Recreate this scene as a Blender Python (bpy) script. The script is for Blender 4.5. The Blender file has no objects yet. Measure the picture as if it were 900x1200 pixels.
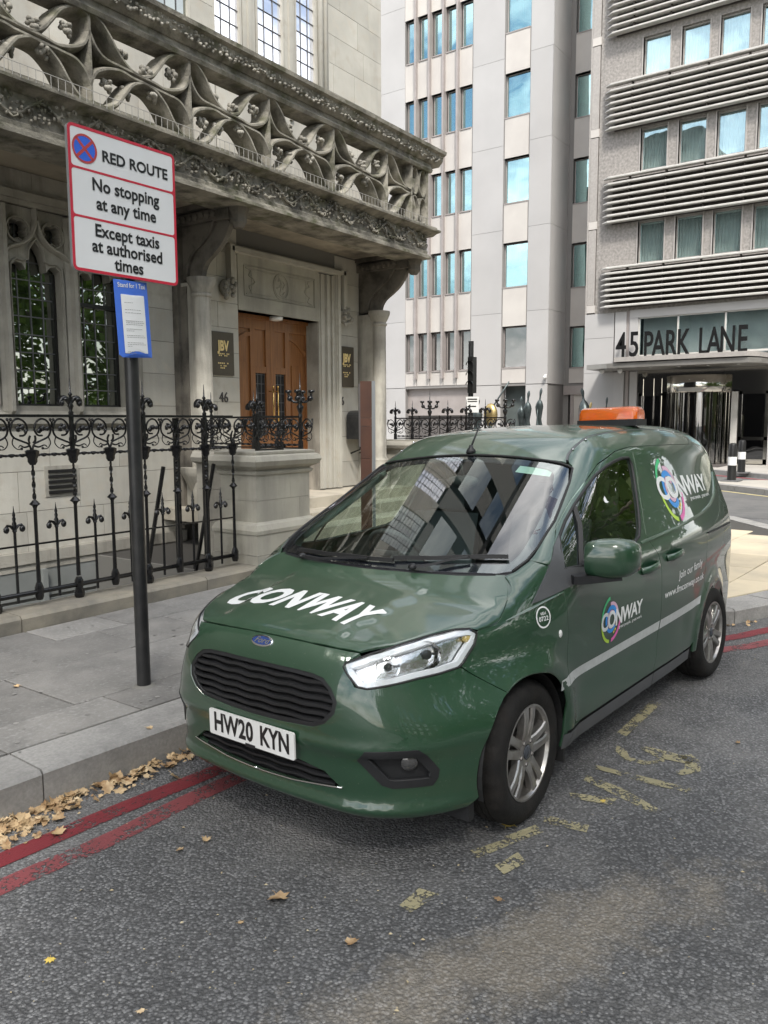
import bpy, bmesh, math, random
import numpy as np
from mathutils import Vector, Matrix
from mathutils.geometry import delaunay_2d_cdt
random.seed(7)
SC=bpy.context.scene; COL=SC.collection
# ------------------------------------------------------------------ camera
cam=bpy.data.cameras.new('camera'); camo=bpy.data.objects.new('camera',cam); COL.objects.link(camo)
F_PX,PITCH,ROLL,YA=932.14,.1131,-.0037,.6213
_y=math.pi/2-YA; _cp,_sp=math.cos(PITCH),math.sin(PITCH)
_F=Vector((math.sin(_y)*_cp,math.cos(_y)*_cp,-_sp)); _R=Vector((math.cos(_y),-math.sin(_y),0)); _U=_R.cross(_F)
_c,_s=math.cos(ROLL),math.sin(ROLL); _R2=_R*_c+_U*_s; _U2=-_R*_s+_U*_c
camo.matrix_world=Matrix(((_R2.x,_U2.x,-_F.x,0),(_R2.y,_U2.y,-_F.y,0),(_R2.z,_U2.z,-_F.z,1.709),(0,0,0,1)))
cam.sensor_fit='VERTICAL'; cam.sensor_height=24; cam.lens=F_PX/1200*24; cam.clip_end=600; cam.clip_start=.05
SC.camera=camo
# ------------------------------------------------------------------ sky, sun, exposure
SUN_EL,SUN_AZ=math.radians(52),math.radians(222)     # azimuth of the sun, counter-clockwise from +x
W=bpy.data.worlds.new('World'); SC.world=W; W.use_nodes=True; wn=W.node_tree.nodes; wl=W.node_tree.links; wn.clear()
sky=wn.new('ShaderNodeTexSky'); sky.sky_type='NISHITA'; sky.sun_disc=False; sky.sun_elevation=SUN_EL; sky.sun_rotation=math.pi/2-SUN_AZ; sky.air_density=1.2; sky.dust_density=1.5
bg=wn.new('ShaderNodeBackground'); bg.inputs[1].default_value=.12
tc=wn.new('ShaderNodeTexCoord'); mp=wn.new('ShaderNodeMapping'); mp.inputs['Scale'].default_value=(1,1,2.6)
cn=wn.new('ShaderNodeTexNoise'); cn.inputs['Scale'].default_value=2.2; cn.inputs['Detail'].default_value=8; cn.inputs['Roughness'].default_value=.6
cr=wn.new('ShaderNodeValToRGB'); cr.color_ramp.elements[0].position=.41; cr.color_ramp.elements[1].position=.66
mx=wn.new('ShaderNodeMixRGB'); mx.inputs[2].default_value=(17,16.7,16.4,1)
wo=wn.new('ShaderNodeOutputWorld')
wl.new(tc.outputs['Generated'],mp.inputs[0]); wl.new(mp.outputs[0],cn.inputs[0]); wl.new(cn.outputs[0],cr.inputs[0])
wl.new(cr.outputs[0],mx.inputs[0]); wl.new(sky.outputs[0],mx.inputs[1]); wl.new(mx.outputs[0],bg.inputs[0]); wl.new(bg.outputs[0],wo.inputs[0])
sl=bpy.data.lights.new('sun','SUN'); sl.energy=2.6; sl.angle=math.radians(9); sl.color=(1,.96,.9)
so=bpy.data.objects.new('sun',sl); COL.objects.link(so)
_d=Vector((math.cos(SUN_EL)*math.cos(SUN_AZ),math.cos(SUN_EL)*math.sin(SUN_AZ),math.sin(SUN_EL)))
so.rotation_euler=_d.to_track_quat('Z','Y').to_euler()
SC.view_settings.view_transform='Standard'; SC.view_settings.look='None'; SC.view_settings.gamma=1; SC.view_settings.exposure=.90
# ------------------------------------------------------------------ helpers
def V3(*a): return Vector(a)
class MB:
    def __init__(s): s.v=[]; s.f=[]
    def add(s,vs,fs):
        b=len(s.v); s.v+= [tuple(v) for v in vs]; s.f+=[tuple(i+b for i in f) for f in fs]
    def box(s,x0,x1,y0,y1,z0,z1):
        s.add([(x0,y0,z0),(x1,y0,z0),(x1,y1,z0),(x0,y1,z0),(x0,y0,z1),(x1,y0,z1),(x1,y1,z1),(x0,y1,z1)],
              [(0,3,2,1),(4,5,6,7),(0,1,5,4),(1,2,6,5),(2,3,7,6),(3,0,4,7)]); return s
    def obox(s,c,d,w,h,l,z0=None):
        # box centred at c, axis along d (horizontal), length l, width w, height h
        d=Vector(d).normalized(); n=Vector((-d.y,d.x,0)).normalized(); u=d.cross(n); c=Vector(c); vs=[]
        for k in (-1,1):
            for a,b in ((-1,-1),(1,-1),(1,1),(-1,1)): vs.append(c+d*a*l/2+n*b*w/2+u*k*h/2)
        s.add(vs,[(0,3,2,1),(4,5,6,7),(0,1,5,4),(1,2,6,5),(2,3,7,6),(3,0,4,7)]); return s
    def sweep(s,path,prof,side=None,closed=False,cap=True,taper=None,pclosed=True):
        # prof points (a,b): a along side vector, b along 'side x tangent'
        P=[Vector(p) for p in path]; n=len(P); m=len(prof); vs=[]
        up=None
        for i in range(n):
            if closed: t=P[(i+1)%n]-P[i-1]
            else: t=P[min(i+1,n-1)]-P[max(i-1,0)]
            t.normalize()
            if side is not None: b=Vector(side); a=t.cross(b).normalized()
            else:
                if up is None: up=Vector((0,0,1)) if abs(t.z)<.9 else Vector((1,0,0))
                a=t.cross(up).normalized(); b=a.cross(t).normalized(); up=b
            k=1 if taper is None else taper(i/(n-1))
            for (p,q) in prof: vs.append(P[i]+a*p*k+b*q*k)
        fs=[]; R=n if closed else n-1
        for i in range(R):
            j=(i+1)%n
            for k in range(m if pclosed else m-1):
                l=(k+1)%m; fs.append((i*m+k,i*m+l,j*m+l,j*m+k))
        if cap and not closed and pclosed: fs+=[tuple(range(m))[::-1],tuple((n-1)*m+k for k in range(m))]
        s.add(vs,fs); return s
    def tube(s,path,r,n=6,taper=None,closed=False):
        return s.sweep(path,[(r*math.cos(2*math.pi*k/n),r*math.sin(2*math.pi*k/n)) for k in range(n)],taper=taper,closed=closed)
    def lathe(s,c,prof,n=10,axis='z',cap=True,sx=1,sy=1):
        c=Vector(c); vs=[]; m=len(prof)
        for (r,z) in prof:
            for k in range(n):
                a=2*math.pi*k/n; x,y=r*math.cos(a)*sx,r*math.sin(a)*sy
                vs.append(c+(Vector((x,y,z)) if axis=='z' else Vector((x,z,y)) if axis=='y' else Vector((z,x,y))))
        fs=[(i*n+k,i*n+(k+1)%n,(i+1)*n+(k+1)%n,(i+1)*n+k) for i in range(m-1) for k in range(n)]
        if cap: fs+=[tuple(range(n))[::-1],tuple((m-1)*n+k for k in range(n))]
        s.add(vs,fs); return s
    def ball(s,c,rx,ry=None,rz=None,n=8,m=6):
        ry=ry or rx; rz=rz or rx
        pr=[(math.sin(math.pi*i/m),-math.cos(math.pi*i/m)) for i in range(m+1)]
        pr[0]=(.02,-1); pr[-1]=(.02,1)
        vs=[(c[0]+rx*r*math.cos(2*math.pi*k/n),c[1]+ry*r*math.sin(2*math.pi*k/n),c[2]+rz*z) for r,z in pr for k in range(n)]
        s.add(vs,[(i*n+k,i*n+(k+1)%n,(i+1)*n+(k+1)%n,(i+1)*n+k) for i in range(m) for k in range(n)]+[tuple(range(n))[::-1],tuple(m*n+k for k in range(n))]); return s
    def poly(s,outer,holes,mapf,th=0,grid=None):
        # flat polygon (with holes) triangulated, mapped by mapf(a,b,depth); th = thickness
        vs,fs,loops=tri(outer,holes,grid)
        if th==0: s.add([mapf(a,b,0) for a,b in vs],fs); return s
        n=len(vs); V=[mapf(a,b,0) for a,b in vs]+[mapf(a,b,th) for a,b in vs]
        F=list(fs)+[tuple(i+n for i in f[::-1]) for f in fs]
        ed={}
        for f in fs:
            for i in range(3):
                e=(f[i],f[(i+1)%3]); ed[e]=1
        for (a,b) in list(ed):
            if (b,a) not in ed: F.append((b,a,a+n,b+n))
        s.add(V,F); return s
def pin(px,py,poly):
    c=False; n=len(poly); j=n-1
    for i in range(n):
        xi,yi=poly[i]; xj,yj=poly[j]
        if (yi>py)!=(yj>py) and px<(xj-xi)*(py-yi)/(yj-yi)+xi: c=not c
        j=i
    return c
def tri(outer,holes=(),grid=None,extra=()):
    pts=[];edges=[]
    def loop(L):
        b=len(pts); 
        for p in L: pts.append(Vector(p))
        for i in range(len(L)): edges.append((b+i,b+(i+1)%len(L)))
    loop(outer)
    for h in holes: loop(h)
    if grid:
        xs=[p[0] for p in outer]; ys=[p[1] for p in outer]
        x=min(xs)+grid/2; r=0
        while x<max(xs):
            y=min(ys)+grid/2+(grid/2 if r%2 else 0)
            while y<max(ys):
                if pin(x,y,outer) and not any(pin(x,y,h) for h in holes):
                    d=min((x-p[0])**2+(y-p[1])**2 for p in pts[:sum(map(len,holes))+len(outer)])
                    if d>(grid*.35)**2: pts.append(Vector((x,y)))
                y+=grid
            x+=grid; r+=1
    v,e,f,_,_,_=delaunay_2d_cdt(pts,edges,[],0,1e-6)
    out=[]
    for t in f:
        cx=sum(v[i][0] for i in t)/3; cy=sum(v[i][1] for i in t)/3
        if pin(cx,cy,outer) and not any(pin(cx,cy,h) for h in holes):
            a=(v[t[1]][0]-v[t[0]][0])*(v[t[2]][1]-v[t[0]][1])-(v[t[1]][1]-v[t[0]][1])*(v[t[2]][0]-v[t[0]][0])
            out.append(tuple(t) if a>0 else tuple(t)[::-1])
    return [tuple(p) for p in v],out,None
def wloc(o):
    return Vector(o.location) if o is not None and o.type=='EMPTY' else Vector((0,0,0))
def P(name,mb,mat,parent=None,smooth=False,local=False,label=None,loc=None):
    me=bpy.data.meshes.new(name); me.from_pydata(mb.v,[],mb.f); me.materials.append(mat)
    if smooth is not False:
        me.polygons.foreach_set('use_smooth',[True]*len(me.polygons))
        if smooth is not True: me.set_sharp_from_angle(angle=math.radians(smooth))
    me.validate(); me.update()
    o=bpy.data.objects.new(name,me); COL.objects.link(o)
    if parent is not None:
        o.parent=parent
        if not local: o.location=-wloc(parent)
    if loc is not None: o.location=Vector(o.location)+Vector(loc)
    if label: o['label']=label
    return o
def thing(name,label,cat,loc=(0,0,0),group=None,rz=0):
    o=bpy.data.objects.new(name,None); COL.objects.link(o); o.location=loc; o.rotation_euler=(0,0,rz); o.empty_display_size=.2
    return tag(o,label,cat,group)
def tag(o,label,cat,group=None,kind=None):
    o['label']=label; o['category']=cat
    if group: o['group']=group
    if kind: o['kind']=kind
    return o
def struct(name,mb,mat,smooth=False):
    o=P(name,mb,mat,None,smooth); o['kind']='structure'; return o
_cache={}
def unit(mat,bev=.0,key='cube'):
    k=(mat.name,key)
    if k not in _cache:
        me=bpy.data.meshes.new(key); b=MB().box(-.5,.5,-.5,.5,-.5,.5); me.from_pydata(b.v,[],b.f); me.materials.append(mat); _cache[k]=me
    return _cache[k]
def block(name,parent,mat,x0,x1,y0,y1,z0,z1,label=None,rot=None):
    o=bpy.data.objects.new(name,unit(mat)); COL.objects.link(o); o.parent=parent
    o.location=Vector(((x0+x1)/2,(y0+y1)/2,(z0+z1)/2))-wloc(parent); o.scale=(x1-x0,y1-y0,z1-z0)
    if label: o['label']=label
    return o
def inst(name,parent,me,loc,scale=(1,1,1),rz=0):
    o=bpy.data.objects.new(name,me); COL.objects.link(o); o.parent=parent
    o.location=Vector(loc)-wloc(parent); o.scale=scale; o.rotation_euler=(0,0,rz); return o
def mesh(name,mb,mat,smooth=False):
    me=bpy.data.meshes.new(name); me.from_pydata(mb.v,[],mb.f); me.materials.append(mat)
    if smooth is not False:
        me.polygons.foreach_set('use_smooth',[True]*len(me.polygons))
        if smooth is not True: me.set_sharp_from_angle(angle=math.radians(smooth))
    me.update(); return me
def dup(root,loc,rz=None,label=None):
    r=root.copy(); COL.objects.link(r); r.location=loc
    if rz is not None: r.rotation_euler=(0,0,rz)
    if label: r['label']=label
    def rec(a,b):
        for ch in list(a.children):
            c=ch.copy(); COL.objects.link(c); c.parent=b; rec(ch,c)
    rec(root,r); return r
def bez(p0,p1,p2,p3,n=8):
    out=[]
    for i in range(n+1):
        t=i/n; out.append(tuple((1-t)**3*a+3*(1-t)**2*t*b+3*(1-t)*t*t*c+t**3*d for a,b,c,d in zip(p0,p1,p2,p3)))
    return out
def crom(pts,n=4,closed=False):
    P_=[Vector(p) for p in pts]; N=len(P_); out=[]
    R=N if closed else N-1
    for i in range(R):
        a=P_[(i-1)%N] if closed or i>0 else P_[0]; b=P_[i]; c=P_[(i+1)%N]; d=P_[(i+2)%N] if closed or i+2<N else P_[-1]
        for k in range(n):
            t=k/n; out.append(.5*((2*b)+(c-a)*t+(2*a-5*b+4*c-d)*t*t+(3*b-a-3*c+d)*t**3))
    if not closed: out.append(P_[-1])
    return out
def text(s,size=1,bold=0,shear=0,sx=1,align='CENTER',res=3,sp=1):
    cu=bpy.data.curves.new('t','FONT'); cu.body=s; cu.size=size; cu.offset=bold; cu.shear=shear; cu.align_x=align; cu.align_y='CENTER'; cu.resolution_u=res; cu.space_character=sp
    o=bpy.data.objects.new('t',cu); COL.objects.link(o); bpy.context.view_layer.update()
    me=o.evaluated_get(bpy.context.evaluated_depsgraph_get()).to_mesh()
    vs=[(v.co.x*sx,v.co.y) for v in me.vertices]; fs=[tuple(p.vertices) for p in me.polygons]
    o.to_mesh_clear(); bpy.data.objects.remove(o); bpy.data.curves.remove(cu)
    return vs,fs
def text_mb(s,o,r,u,size,th=.004,**k):
    # flat lettering as a thin slab; o origin, r right, u up (unit vectors)
    vs,fs=text(s,size,**k); o,r,u=Vector(o),Vector(r),Vector(u); n=r.cross(u); m=MB(); N=len(vs)
    V=[o+r*a+u*b+n*th for a,b in vs]
    F=list(fs); ed={}
    if th>.0021:
        V+=[o+r*a+u*b for a,b in vs]
        for f in fs:
            for i in range(len(f)): ed[(f[i],f[(i+1)%len(f)])]=1
        for (a,b) in list(ed):
            if (b,a) not in ed: F.append((b,a,a+N,b+N))
    m.add(V,F); return m
# ------------------------------------------------------------------ materials
def C4(c): return (c[0],c[1],c[2],1)
def M(name,c1,c2=None,scale=4,rough=.7,bump=0,bscale=60,metal=0,rand=0,spec=.5,coat=0,detail=5,stain=None,sscale=1.2,samt=.6,streak=False,obj=False,rv=0,crough=.03,c3=None,s3=30,ior=None):
    m=bpy.data.materials.new(name); m.use_nodes=True; N=m.node_tree.nodes; L=m.node_tree.links; b=N['Principled BSDF']
    b.inputs['Roughness'].default_value=rough; b.inputs['Metallic'].default_value=metal; b.inputs['Specular IOR Level'].default_value=spec
    b.inputs['Coat Weight'].default_value=coat; b.inputs['Coat Roughness'].default_value=crough
    if ior: b.inputs['IOR'].default_value=ior
    b.inputs['Base Color'].default_value=C4(c1)
    if obj: co=N.new('ShaderNodeTexCoord').outputs['Object']
    else: co=N.new('ShaderNodeNewGeometry').outputs['Position']
    def noise(s,d=5,r=.55,src=co):
        n=N.new('ShaderNodeTexNoise'); n.inputs['Scale'].default_value=s; n.inputs['Detail'].default_value=d; n.inputs['Roughness'].default_value=r; L.new(src,n.inputs['Vector']); return n.outputs['Fac']
    def ramp(src,a,bb):
        r=N.new('ShaderNodeMapRange'); r.inputs[1].default_value=a; r.inputs[2].default_value=bb; L.new(src,r.inputs[0]); return r.outputs[0]
    def mixc(f,a,bcol):
        x=N.new('ShaderNodeMixRGB'); L.new(f,x.inputs[0])
        if hasattr(a,'node'): L.new(a,x.inputs[1])
        else: x.inputs[1].default_value=C4(a)
        if hasattr(bcol,'node'): L.new(bcol,x.inputs[2])
        else: x.inputs[2].default_value=C4(bcol)
        return x.outputs[0]
    col=None
    if c2 is not None: col=mixc(ramp(noise(scale,detail),.32,.68),c1,c2)
    if c3 is not None: col=mixc(ramp(noise(s3,3),.5,.7),col if col else c1,c3)
    if stain is not None:
        src=co
        if streak:
            mpn=N.new('ShaderNodeMapping'); mpn.inputs['Scale'].default_value=(1,1,.12); L.new(co,mpn.inputs[0]); src=mpn.outputs[0]
        f=ramp(noise(sscale,7,.65,src),.48,.72)
        mu=N.new('ShaderNodeMath'); mu.operation='MULTIPLY'; L.new(f,mu.inputs[0]); mu.inputs[1].default_value=samt
        col=mixc(mu.outputs[0],col if col else c1,stain)
    if rand:
        oi=N.new('ShaderNodeObjectInfo'); r=N.new('ShaderNodeMapRange'); r.inputs[3].default_value=1-rand; r.inputs[4].default_value=1+rand; L.new(oi.outputs['Random'],r.inputs[0])
        hs=N.new('ShaderNodeHueSaturation'); L.new(r.outputs[0],hs.inputs['Value'])
        if col: L.new(col,hs.inputs['Color'])
        else: hs.inputs['Color'].default_value=C4(c1)
        col=hs.outputs[0]
    if col: L.new(col,b.inputs['Base Color'])
    if rv:
        r=N.new('ShaderNodeMapRange'); r.inputs[3].default_value=rough-rv; r.inputs[4].default_value=rough+rv; L.new(noise(scale*1.7,4),r.inputs[0]); L.new(r.outputs[0],b.inputs['Roughness'])
    if bump:
        bp=N.new('ShaderNodeBump'); bp.inputs['Strength'].default_value=bump; bp.inputs['Distance'].default_value=.01; L.new(noise(bscale,6,.6),bp.inputs['Height']); L.new(bp.outputs[0],b.inputs['Normal'])
    return m
stone=M('limestone',(.50,.48,.42),(.37,.355,.31),scale=1.1,rough=.85,bump=.25,bscale=45,rand=.09,stain=(.20,.19,.17),sscale=1.0,samt=.55,streak=True,c3=(.42,.39,.33),s3=7)
stone_d=M('weathered_stone',(.38,.36,.31),(.22,.208,.178),scale=2.2,rough=.9,bump=.5,bscale=40,stain=(.045,.042,.036),sscale=2.2,samt=.9,streak=True,rand=.08)
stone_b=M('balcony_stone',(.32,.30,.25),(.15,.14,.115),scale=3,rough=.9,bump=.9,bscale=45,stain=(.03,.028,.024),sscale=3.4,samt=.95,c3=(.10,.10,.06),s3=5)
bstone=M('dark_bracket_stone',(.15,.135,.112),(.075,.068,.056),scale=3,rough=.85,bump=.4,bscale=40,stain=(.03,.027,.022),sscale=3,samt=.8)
pierst=M('pier_stone',(.43,.41,.345),(.32,.305,.26),scale=2.2,rough=.85,bump=.3,bscale=50,rand=.06,stain=(.12,.12,.11),sscale=2,samt=.6,streak=True)
mortar=M('mortar',(.16,.155,.14),rough=.95)
wst=M('pale_cladding',(.43,.42,.41),(.385,.375,.366),scale=.5,rough=.7,bump=.08,bscale=20,rand=.035,stain=(.42,.40,.38),sscale=.35,samt=.5,streak=True)
wst2=M('pale_spandrel',(.53,.50,.46),(.46,.43,.40),scale=.8,rough=.7,rand=.03)
joint=M('cladding_joint',(.22,.21,.20),rough=.9)
gran=M('textured_granite',(.34,.315,.29),(.20,.185,.17),scale=11,rough=.8,bump=.4,bscale=18,detail=3,rand=.03)
gran2=M('smooth_granite',(.36,.335,.31),(.29,.27,.25),scale=14,rough=.6,rand=.05)
louv=M('louvre_metal',(.56,.545,.51),(.46,.445,.41),scale=3,rough=.45)
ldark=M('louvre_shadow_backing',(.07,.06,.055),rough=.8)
fin=M('bronze_fin',(.34,.305,.29),(.28,.25,.235),scale=2,rough=.5)
frame=M('window_frame',(.10,.09,.085),rough=.5)
iron=M('black_iron',(.005,.005,.0055),(.009,.009,.010),scale=30,rough=.22,bump=.15,bscale=90,spec=.5,rv=.06)
ironp=M('black_pole_paint',(.012,.013,.014),(.022,.022,.022),scale=12,rough=.32,stain=(.05,.048,.045),sscale=9,samt=.4,bump=.05,bscale=50)
wood=None
brass=M('brass',(.75,.52,.20),rough=.22,metal=1)
bronze=M('bronze_statue',(.05,.065,.065),(.10,.12,.12),scale=5,rough=.4,metal=.6)
gold=M('gilded',(.55,.42,.18),(.35,.26,.12),scale=6,rough=.35,metal=.8)
paint_blk=M('black_paint',(.015,.015,.015),rough=.35)
lead=M('lead_bar',(.16,.16,.165),rough=.45,metal=.4)
curtain=M('curtain',(.72,.76,.74),(.58,.62,.60),scale=3,rough=.9)
dark=M('dark_interior',(.012,.012,.013),rough=.9)
def woodmat():
    m=M('varnished_oak',(.27,.115,.038),(.18,.07,.022),scale=3,rough=.38,coat=.3,crough=.15); N=m.node_tree.nodes;L=m.node_tree.links
    n=[x for x in N if x.type=='TEX_NOISE'][0]; g=[x for x in N if x.type=='NEW_GEOMETRY'][0]
    mpn=N.new('ShaderNodeMapping'); mpn.inputs['Scale'].default_value=(9,9,.7); L.new(g.outputs['Position'],mpn.inputs[0]); L.new(mpn.outputs[0],n.inputs['Vector']); return m
wood=woodmat()
def glassmat(name,tint,refl,dk=None,rough=.01,rcol=(1,1,1)):
    # pane: part mirror (Fresnel-like facing mix), part tinted see-through
    m=bpy.data.materials.new(name); m.use_nodes=True; N=m.node_tree.nodes; L=m.node_tree.links; N.remove(N['Principled BSDF']); out=N['Material Output']
    g=N.new('ShaderNodeBsdfGlossy'); g.inputs['Roughness'].default_value=rough; g.inputs['Color'].default_value=C4(rcol)
    if dk is None: t=N.new('ShaderNodeBsdfTransparent'); t.inputs[0].default_value=C4(tint)
    else: t=N.new('ShaderNodeBsdfDiffuse'); t.inputs[0].default_value=C4(dk)
    fr=N.new('ShaderNodeFresnel'); gb=N.new('ShaderNodeNewGeometry'); im=N.new('ShaderNodeMapRange'); im.inputs[3].default_value=1.5; im.inputs[4].default_value=1/1.5; L.new(gb.outputs['Backfacing'],im.inputs[0]); L.new(im.outputs[0],fr.inputs[0])
    ma=N.new('ShaderNodeMath'); ma.operation='MULTIPLY_ADD'; ma.inputs[1].default_value=(2.0 if name.startswith('van') else 1.6); ma.inputs[2].default_value=refl; ma.use_clamp=True; L.new(fr.outputs[0],ma.inputs[0])
    geo=N.new('ShaderNodeNewGeometry'); nz=N.new('ShaderNodeTexNoise'); nz.inputs['Scale'].default_value=.9; nz.inputs['Detail'].default_value=1; L.new(geo.outputs['Position'],nz.inputs['Vector'])
    bp=N.new('ShaderNodeBump'); bp.inputs['Strength'].default_value=.02 if name!='van_glass' else 0; bp.inputs['Distance'].default_value=.4; L.new(nz.outputs[0],bp.inputs['Height']); L.new(bp.outputs[0],g.inputs['Normal'])
    x=N.new('ShaderNodeMixShader'); L.new(ma.outputs[0],x.inputs[0]); L.new(t.outputs[0],x.inputs[1]); L.new(g.outputs[0],x.inputs[2]); L.new(x.outputs[0],out.inputs[0])
    return m
gl_office=glassmat('office_glass',(.62,.78,.74),.38,rcol=(.68,.92,.94))
gl_hotel=glassmat('hotel_glass',(.93,.96,.95),.18,rcol=(.72,.95,1))
gl_lead=glassmat('leaded_pane_glass',(.1,.1,.1),.30,dk=(.008,.009,.008),rcol=(.85,.9,.85))
gl_sky=glassmat('painted_sky_pane_glass',(.1,.1,.1),.45,dk=(.55,.58,.66),rcol=(.95,.96,1))  # lilac diffuse base: sky reflection painted into the upper panes
gl_dark=glassmat('dark_glass',(.25,.25,.25),.12)
chrome=M('polished_steel',(.58,.56,.51),rough=.08,metal=1)
# ------------------------------------------------------------------ ground, road, pavements
def asphalt(name,base,lo,hi,dust=.5):
    m=bpy.data.materials.new(name); m.use_nodes=True; N=m.node_tree.nodes; L=m.node_tree.links; b=N['Principled BSDF']
    pos=N.new('ShaderNodeNewGeometry').outputs['Position']
    v=N.new('ShaderNodeTexVoronoi'); v.inputs['Scale'].default_value=84; v.inputs['Randomness'].default_value=1; L.new(pos,v.inputs['Vector'])
    v2=N.new('ShaderNodeTexVoronoi'); v2.inputs['Scale'].default_value=190; L.new(pos,v2.inputs['Vector'])
    sx=N.new('ShaderNodeSeparateColor'); L.new(v.outputs['Color'],sx.inputs[0])
    r=N.new('ShaderNodeValToRGB'); e=r.color_ramp.elements; e[0].color=C4(lo); e[1].color=C4(hi); e[0].position=.15; e[1].position=1
    k=r.color_ramp.elements.new(.7); k.color=C4(base); L.new(sx.outputs[0],r.inputs[0])
    # binder between the chips
    mr=N.new('ShaderNodeMapRange'); mr.inputs[1].default_value=.0045; mr.inputs[2].default_value=.0075; L.new(v.outputs['Distance'],mr.inputs[0])
    mr.inputs[1].default_value=.42; mr.inputs[2].default_value=.66
    mx=N.new('ShaderNodeMixRGB'); L.new(mr.outputs[0],mx.inputs[0]); L.new(r.outputs[0],mx.inputs[1]); mx.inputs[2].default_value=C4([c*.45 for c in base])
    n=N.new('ShaderNodeTexNoise'); n.inputs['Scale'].default_value=.75; n.inputs['Detail'].default_value=9; n.inputs['Roughness'].default_value=.68; L.new(pos,n.inputs['Vector'])
    mr2=N.new('ShaderNodeMapRange'); mr2.inputs[1].default_value=.47; mr2.inputs[2].default_value=.70; mr2.inputs[4].default_value=dust; L.new(n.outputs[0],mr2.inputs[0])
    mx2=N.new('ShaderNodeMixRGB'); L.new(mr2.outputs[0],mx2.inputs[0]); L.new(mx.outputs[0],mx2.inputs[1]); mx2.inputs[2].default_value=(.27,.262,.25,1)
    n3=N.new('ShaderNodeTexNoise'); n3.inputs['Scale'].default_value=.33; n3.inputs['Detail'].default_value=4; L.new(pos,n3.inputs['Vector'])
    mr3=N.new('ShaderNodeMapRange'); mr3.inputs[1].default_value=.35; mr3.inputs[2].default_value=.65; mr3.inputs[3].default_value=.72; mr3.inputs[4].default_value=1.2; L.new(n3.outputs[0],mr3.inputs[0])
    # pale dusty drag mark across the near carriageway (dirt with a shape of its own)
    off=N.new('ShaderNodeVectorMath'); off.operation='SUBTRACT'; off.inputs[1].default_value=DUST[2]; L.new(pos,off.inputs[0])
    rt=N.new('ShaderNodeVectorRotate'); rt.rotation_type='Z_AXIS'; rt.inputs['Angle'].default_value=-DUST[1]; L.new(off.outputs[0],rt.inputs['Vector'])
    sc_=N.new('ShaderNodeVectorMath'); sc_.operation='MULTIPLY'; sc_.inputs[1].default_value=(.8,4.2,0); L.new(rt.outputs[0],sc_.inputs[0])
    ln=N.new('ShaderNodeVectorMath'); ln.operation='LENGTH'; L.new(sc_.outputs[0],ln.inputs[0])
    n5=N.new('ShaderNodeTexNoise'); n5.inputs['Scale'].default_value=6; n5.inputs['Detail'].default_value=9; n5.inputs['Roughness'].default_value=.75; L.new(pos,n5.inputs['Vector'])
    ad5=N.new('ShaderNodeMath'); ad5.operation='MULTIPLY_ADD'; L.new(n5.outputs[0],ad5.inputs[0]); ad5.inputs[1].default_value=2.6; L.new(ln.outputs['Value'],ad5.inputs[2])
    r5=N.new('ShaderNodeMapRange'); r5.inputs[1].default_value=1.55; r5.inputs[2].default_value=2.25; r5.inputs[3].default_value=.34; r5.inputs[4].default_value=0; L.new(ad5.outputs[0],r5.inputs[0])
    mx3=N.new('ShaderNodeMixRGB'); L.new(r5.outputs[0],mx3.inputs[0]); L.new(mx2.outputs[0],mx3.inputs[1]); mx3.inputs[2].default_value=(.42,.36,.27,1)
    hs=N.new('ShaderNodeHueSaturation'); L.new(mr3.outputs[0],hs.inputs['Value']); L.new(mx3.outputs[0],hs.inputs['Color']); L.new(hs.outputs[0],b.inputs['Base Color'])
    b.inputs['Roughness'].default_value=.75; b.inputs['Specular IOR Level'].default_value=.35
    inv=N.new('ShaderNodeMath'); inv.operation='SUBTRACT'; inv.inputs[0].default_value=1; L.new(v.outputs['Distance'],inv.inputs[1])
    ad=N.new('ShaderNodeMath'); ad.operation='MULTIPLY_ADD'; L.new(v2.outputs['Distance'],ad.inputs[0]); ad.inputs[1].default_value=-.35; L.new(inv.outputs[0],ad.inputs[2])
    bp=N.new('ShaderNodeBump'); bp.inputs['Strength'].default_value=.75; bp.inputs['Distance'].default_value=.012; L.new(ad.outputs[0],bp.inputs['Height']); L.new(bp.outputs[0],b.inputs['Normal'])
    return m
DUST=(None,-.46,(2.22,1.02,0))
asph=asphalt('asphalt',(.172,.173,.175),(.10,.10,.101),(.26,.26,.26),.60)
asph2=M('side_road_asphalt',(.12,.118,.115),(.09,.09,.088),scale=3,rough=.85,bump=.3,bscale=120,stain=(.2,.19,.18),sscale=.8,samt=.4)
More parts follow.
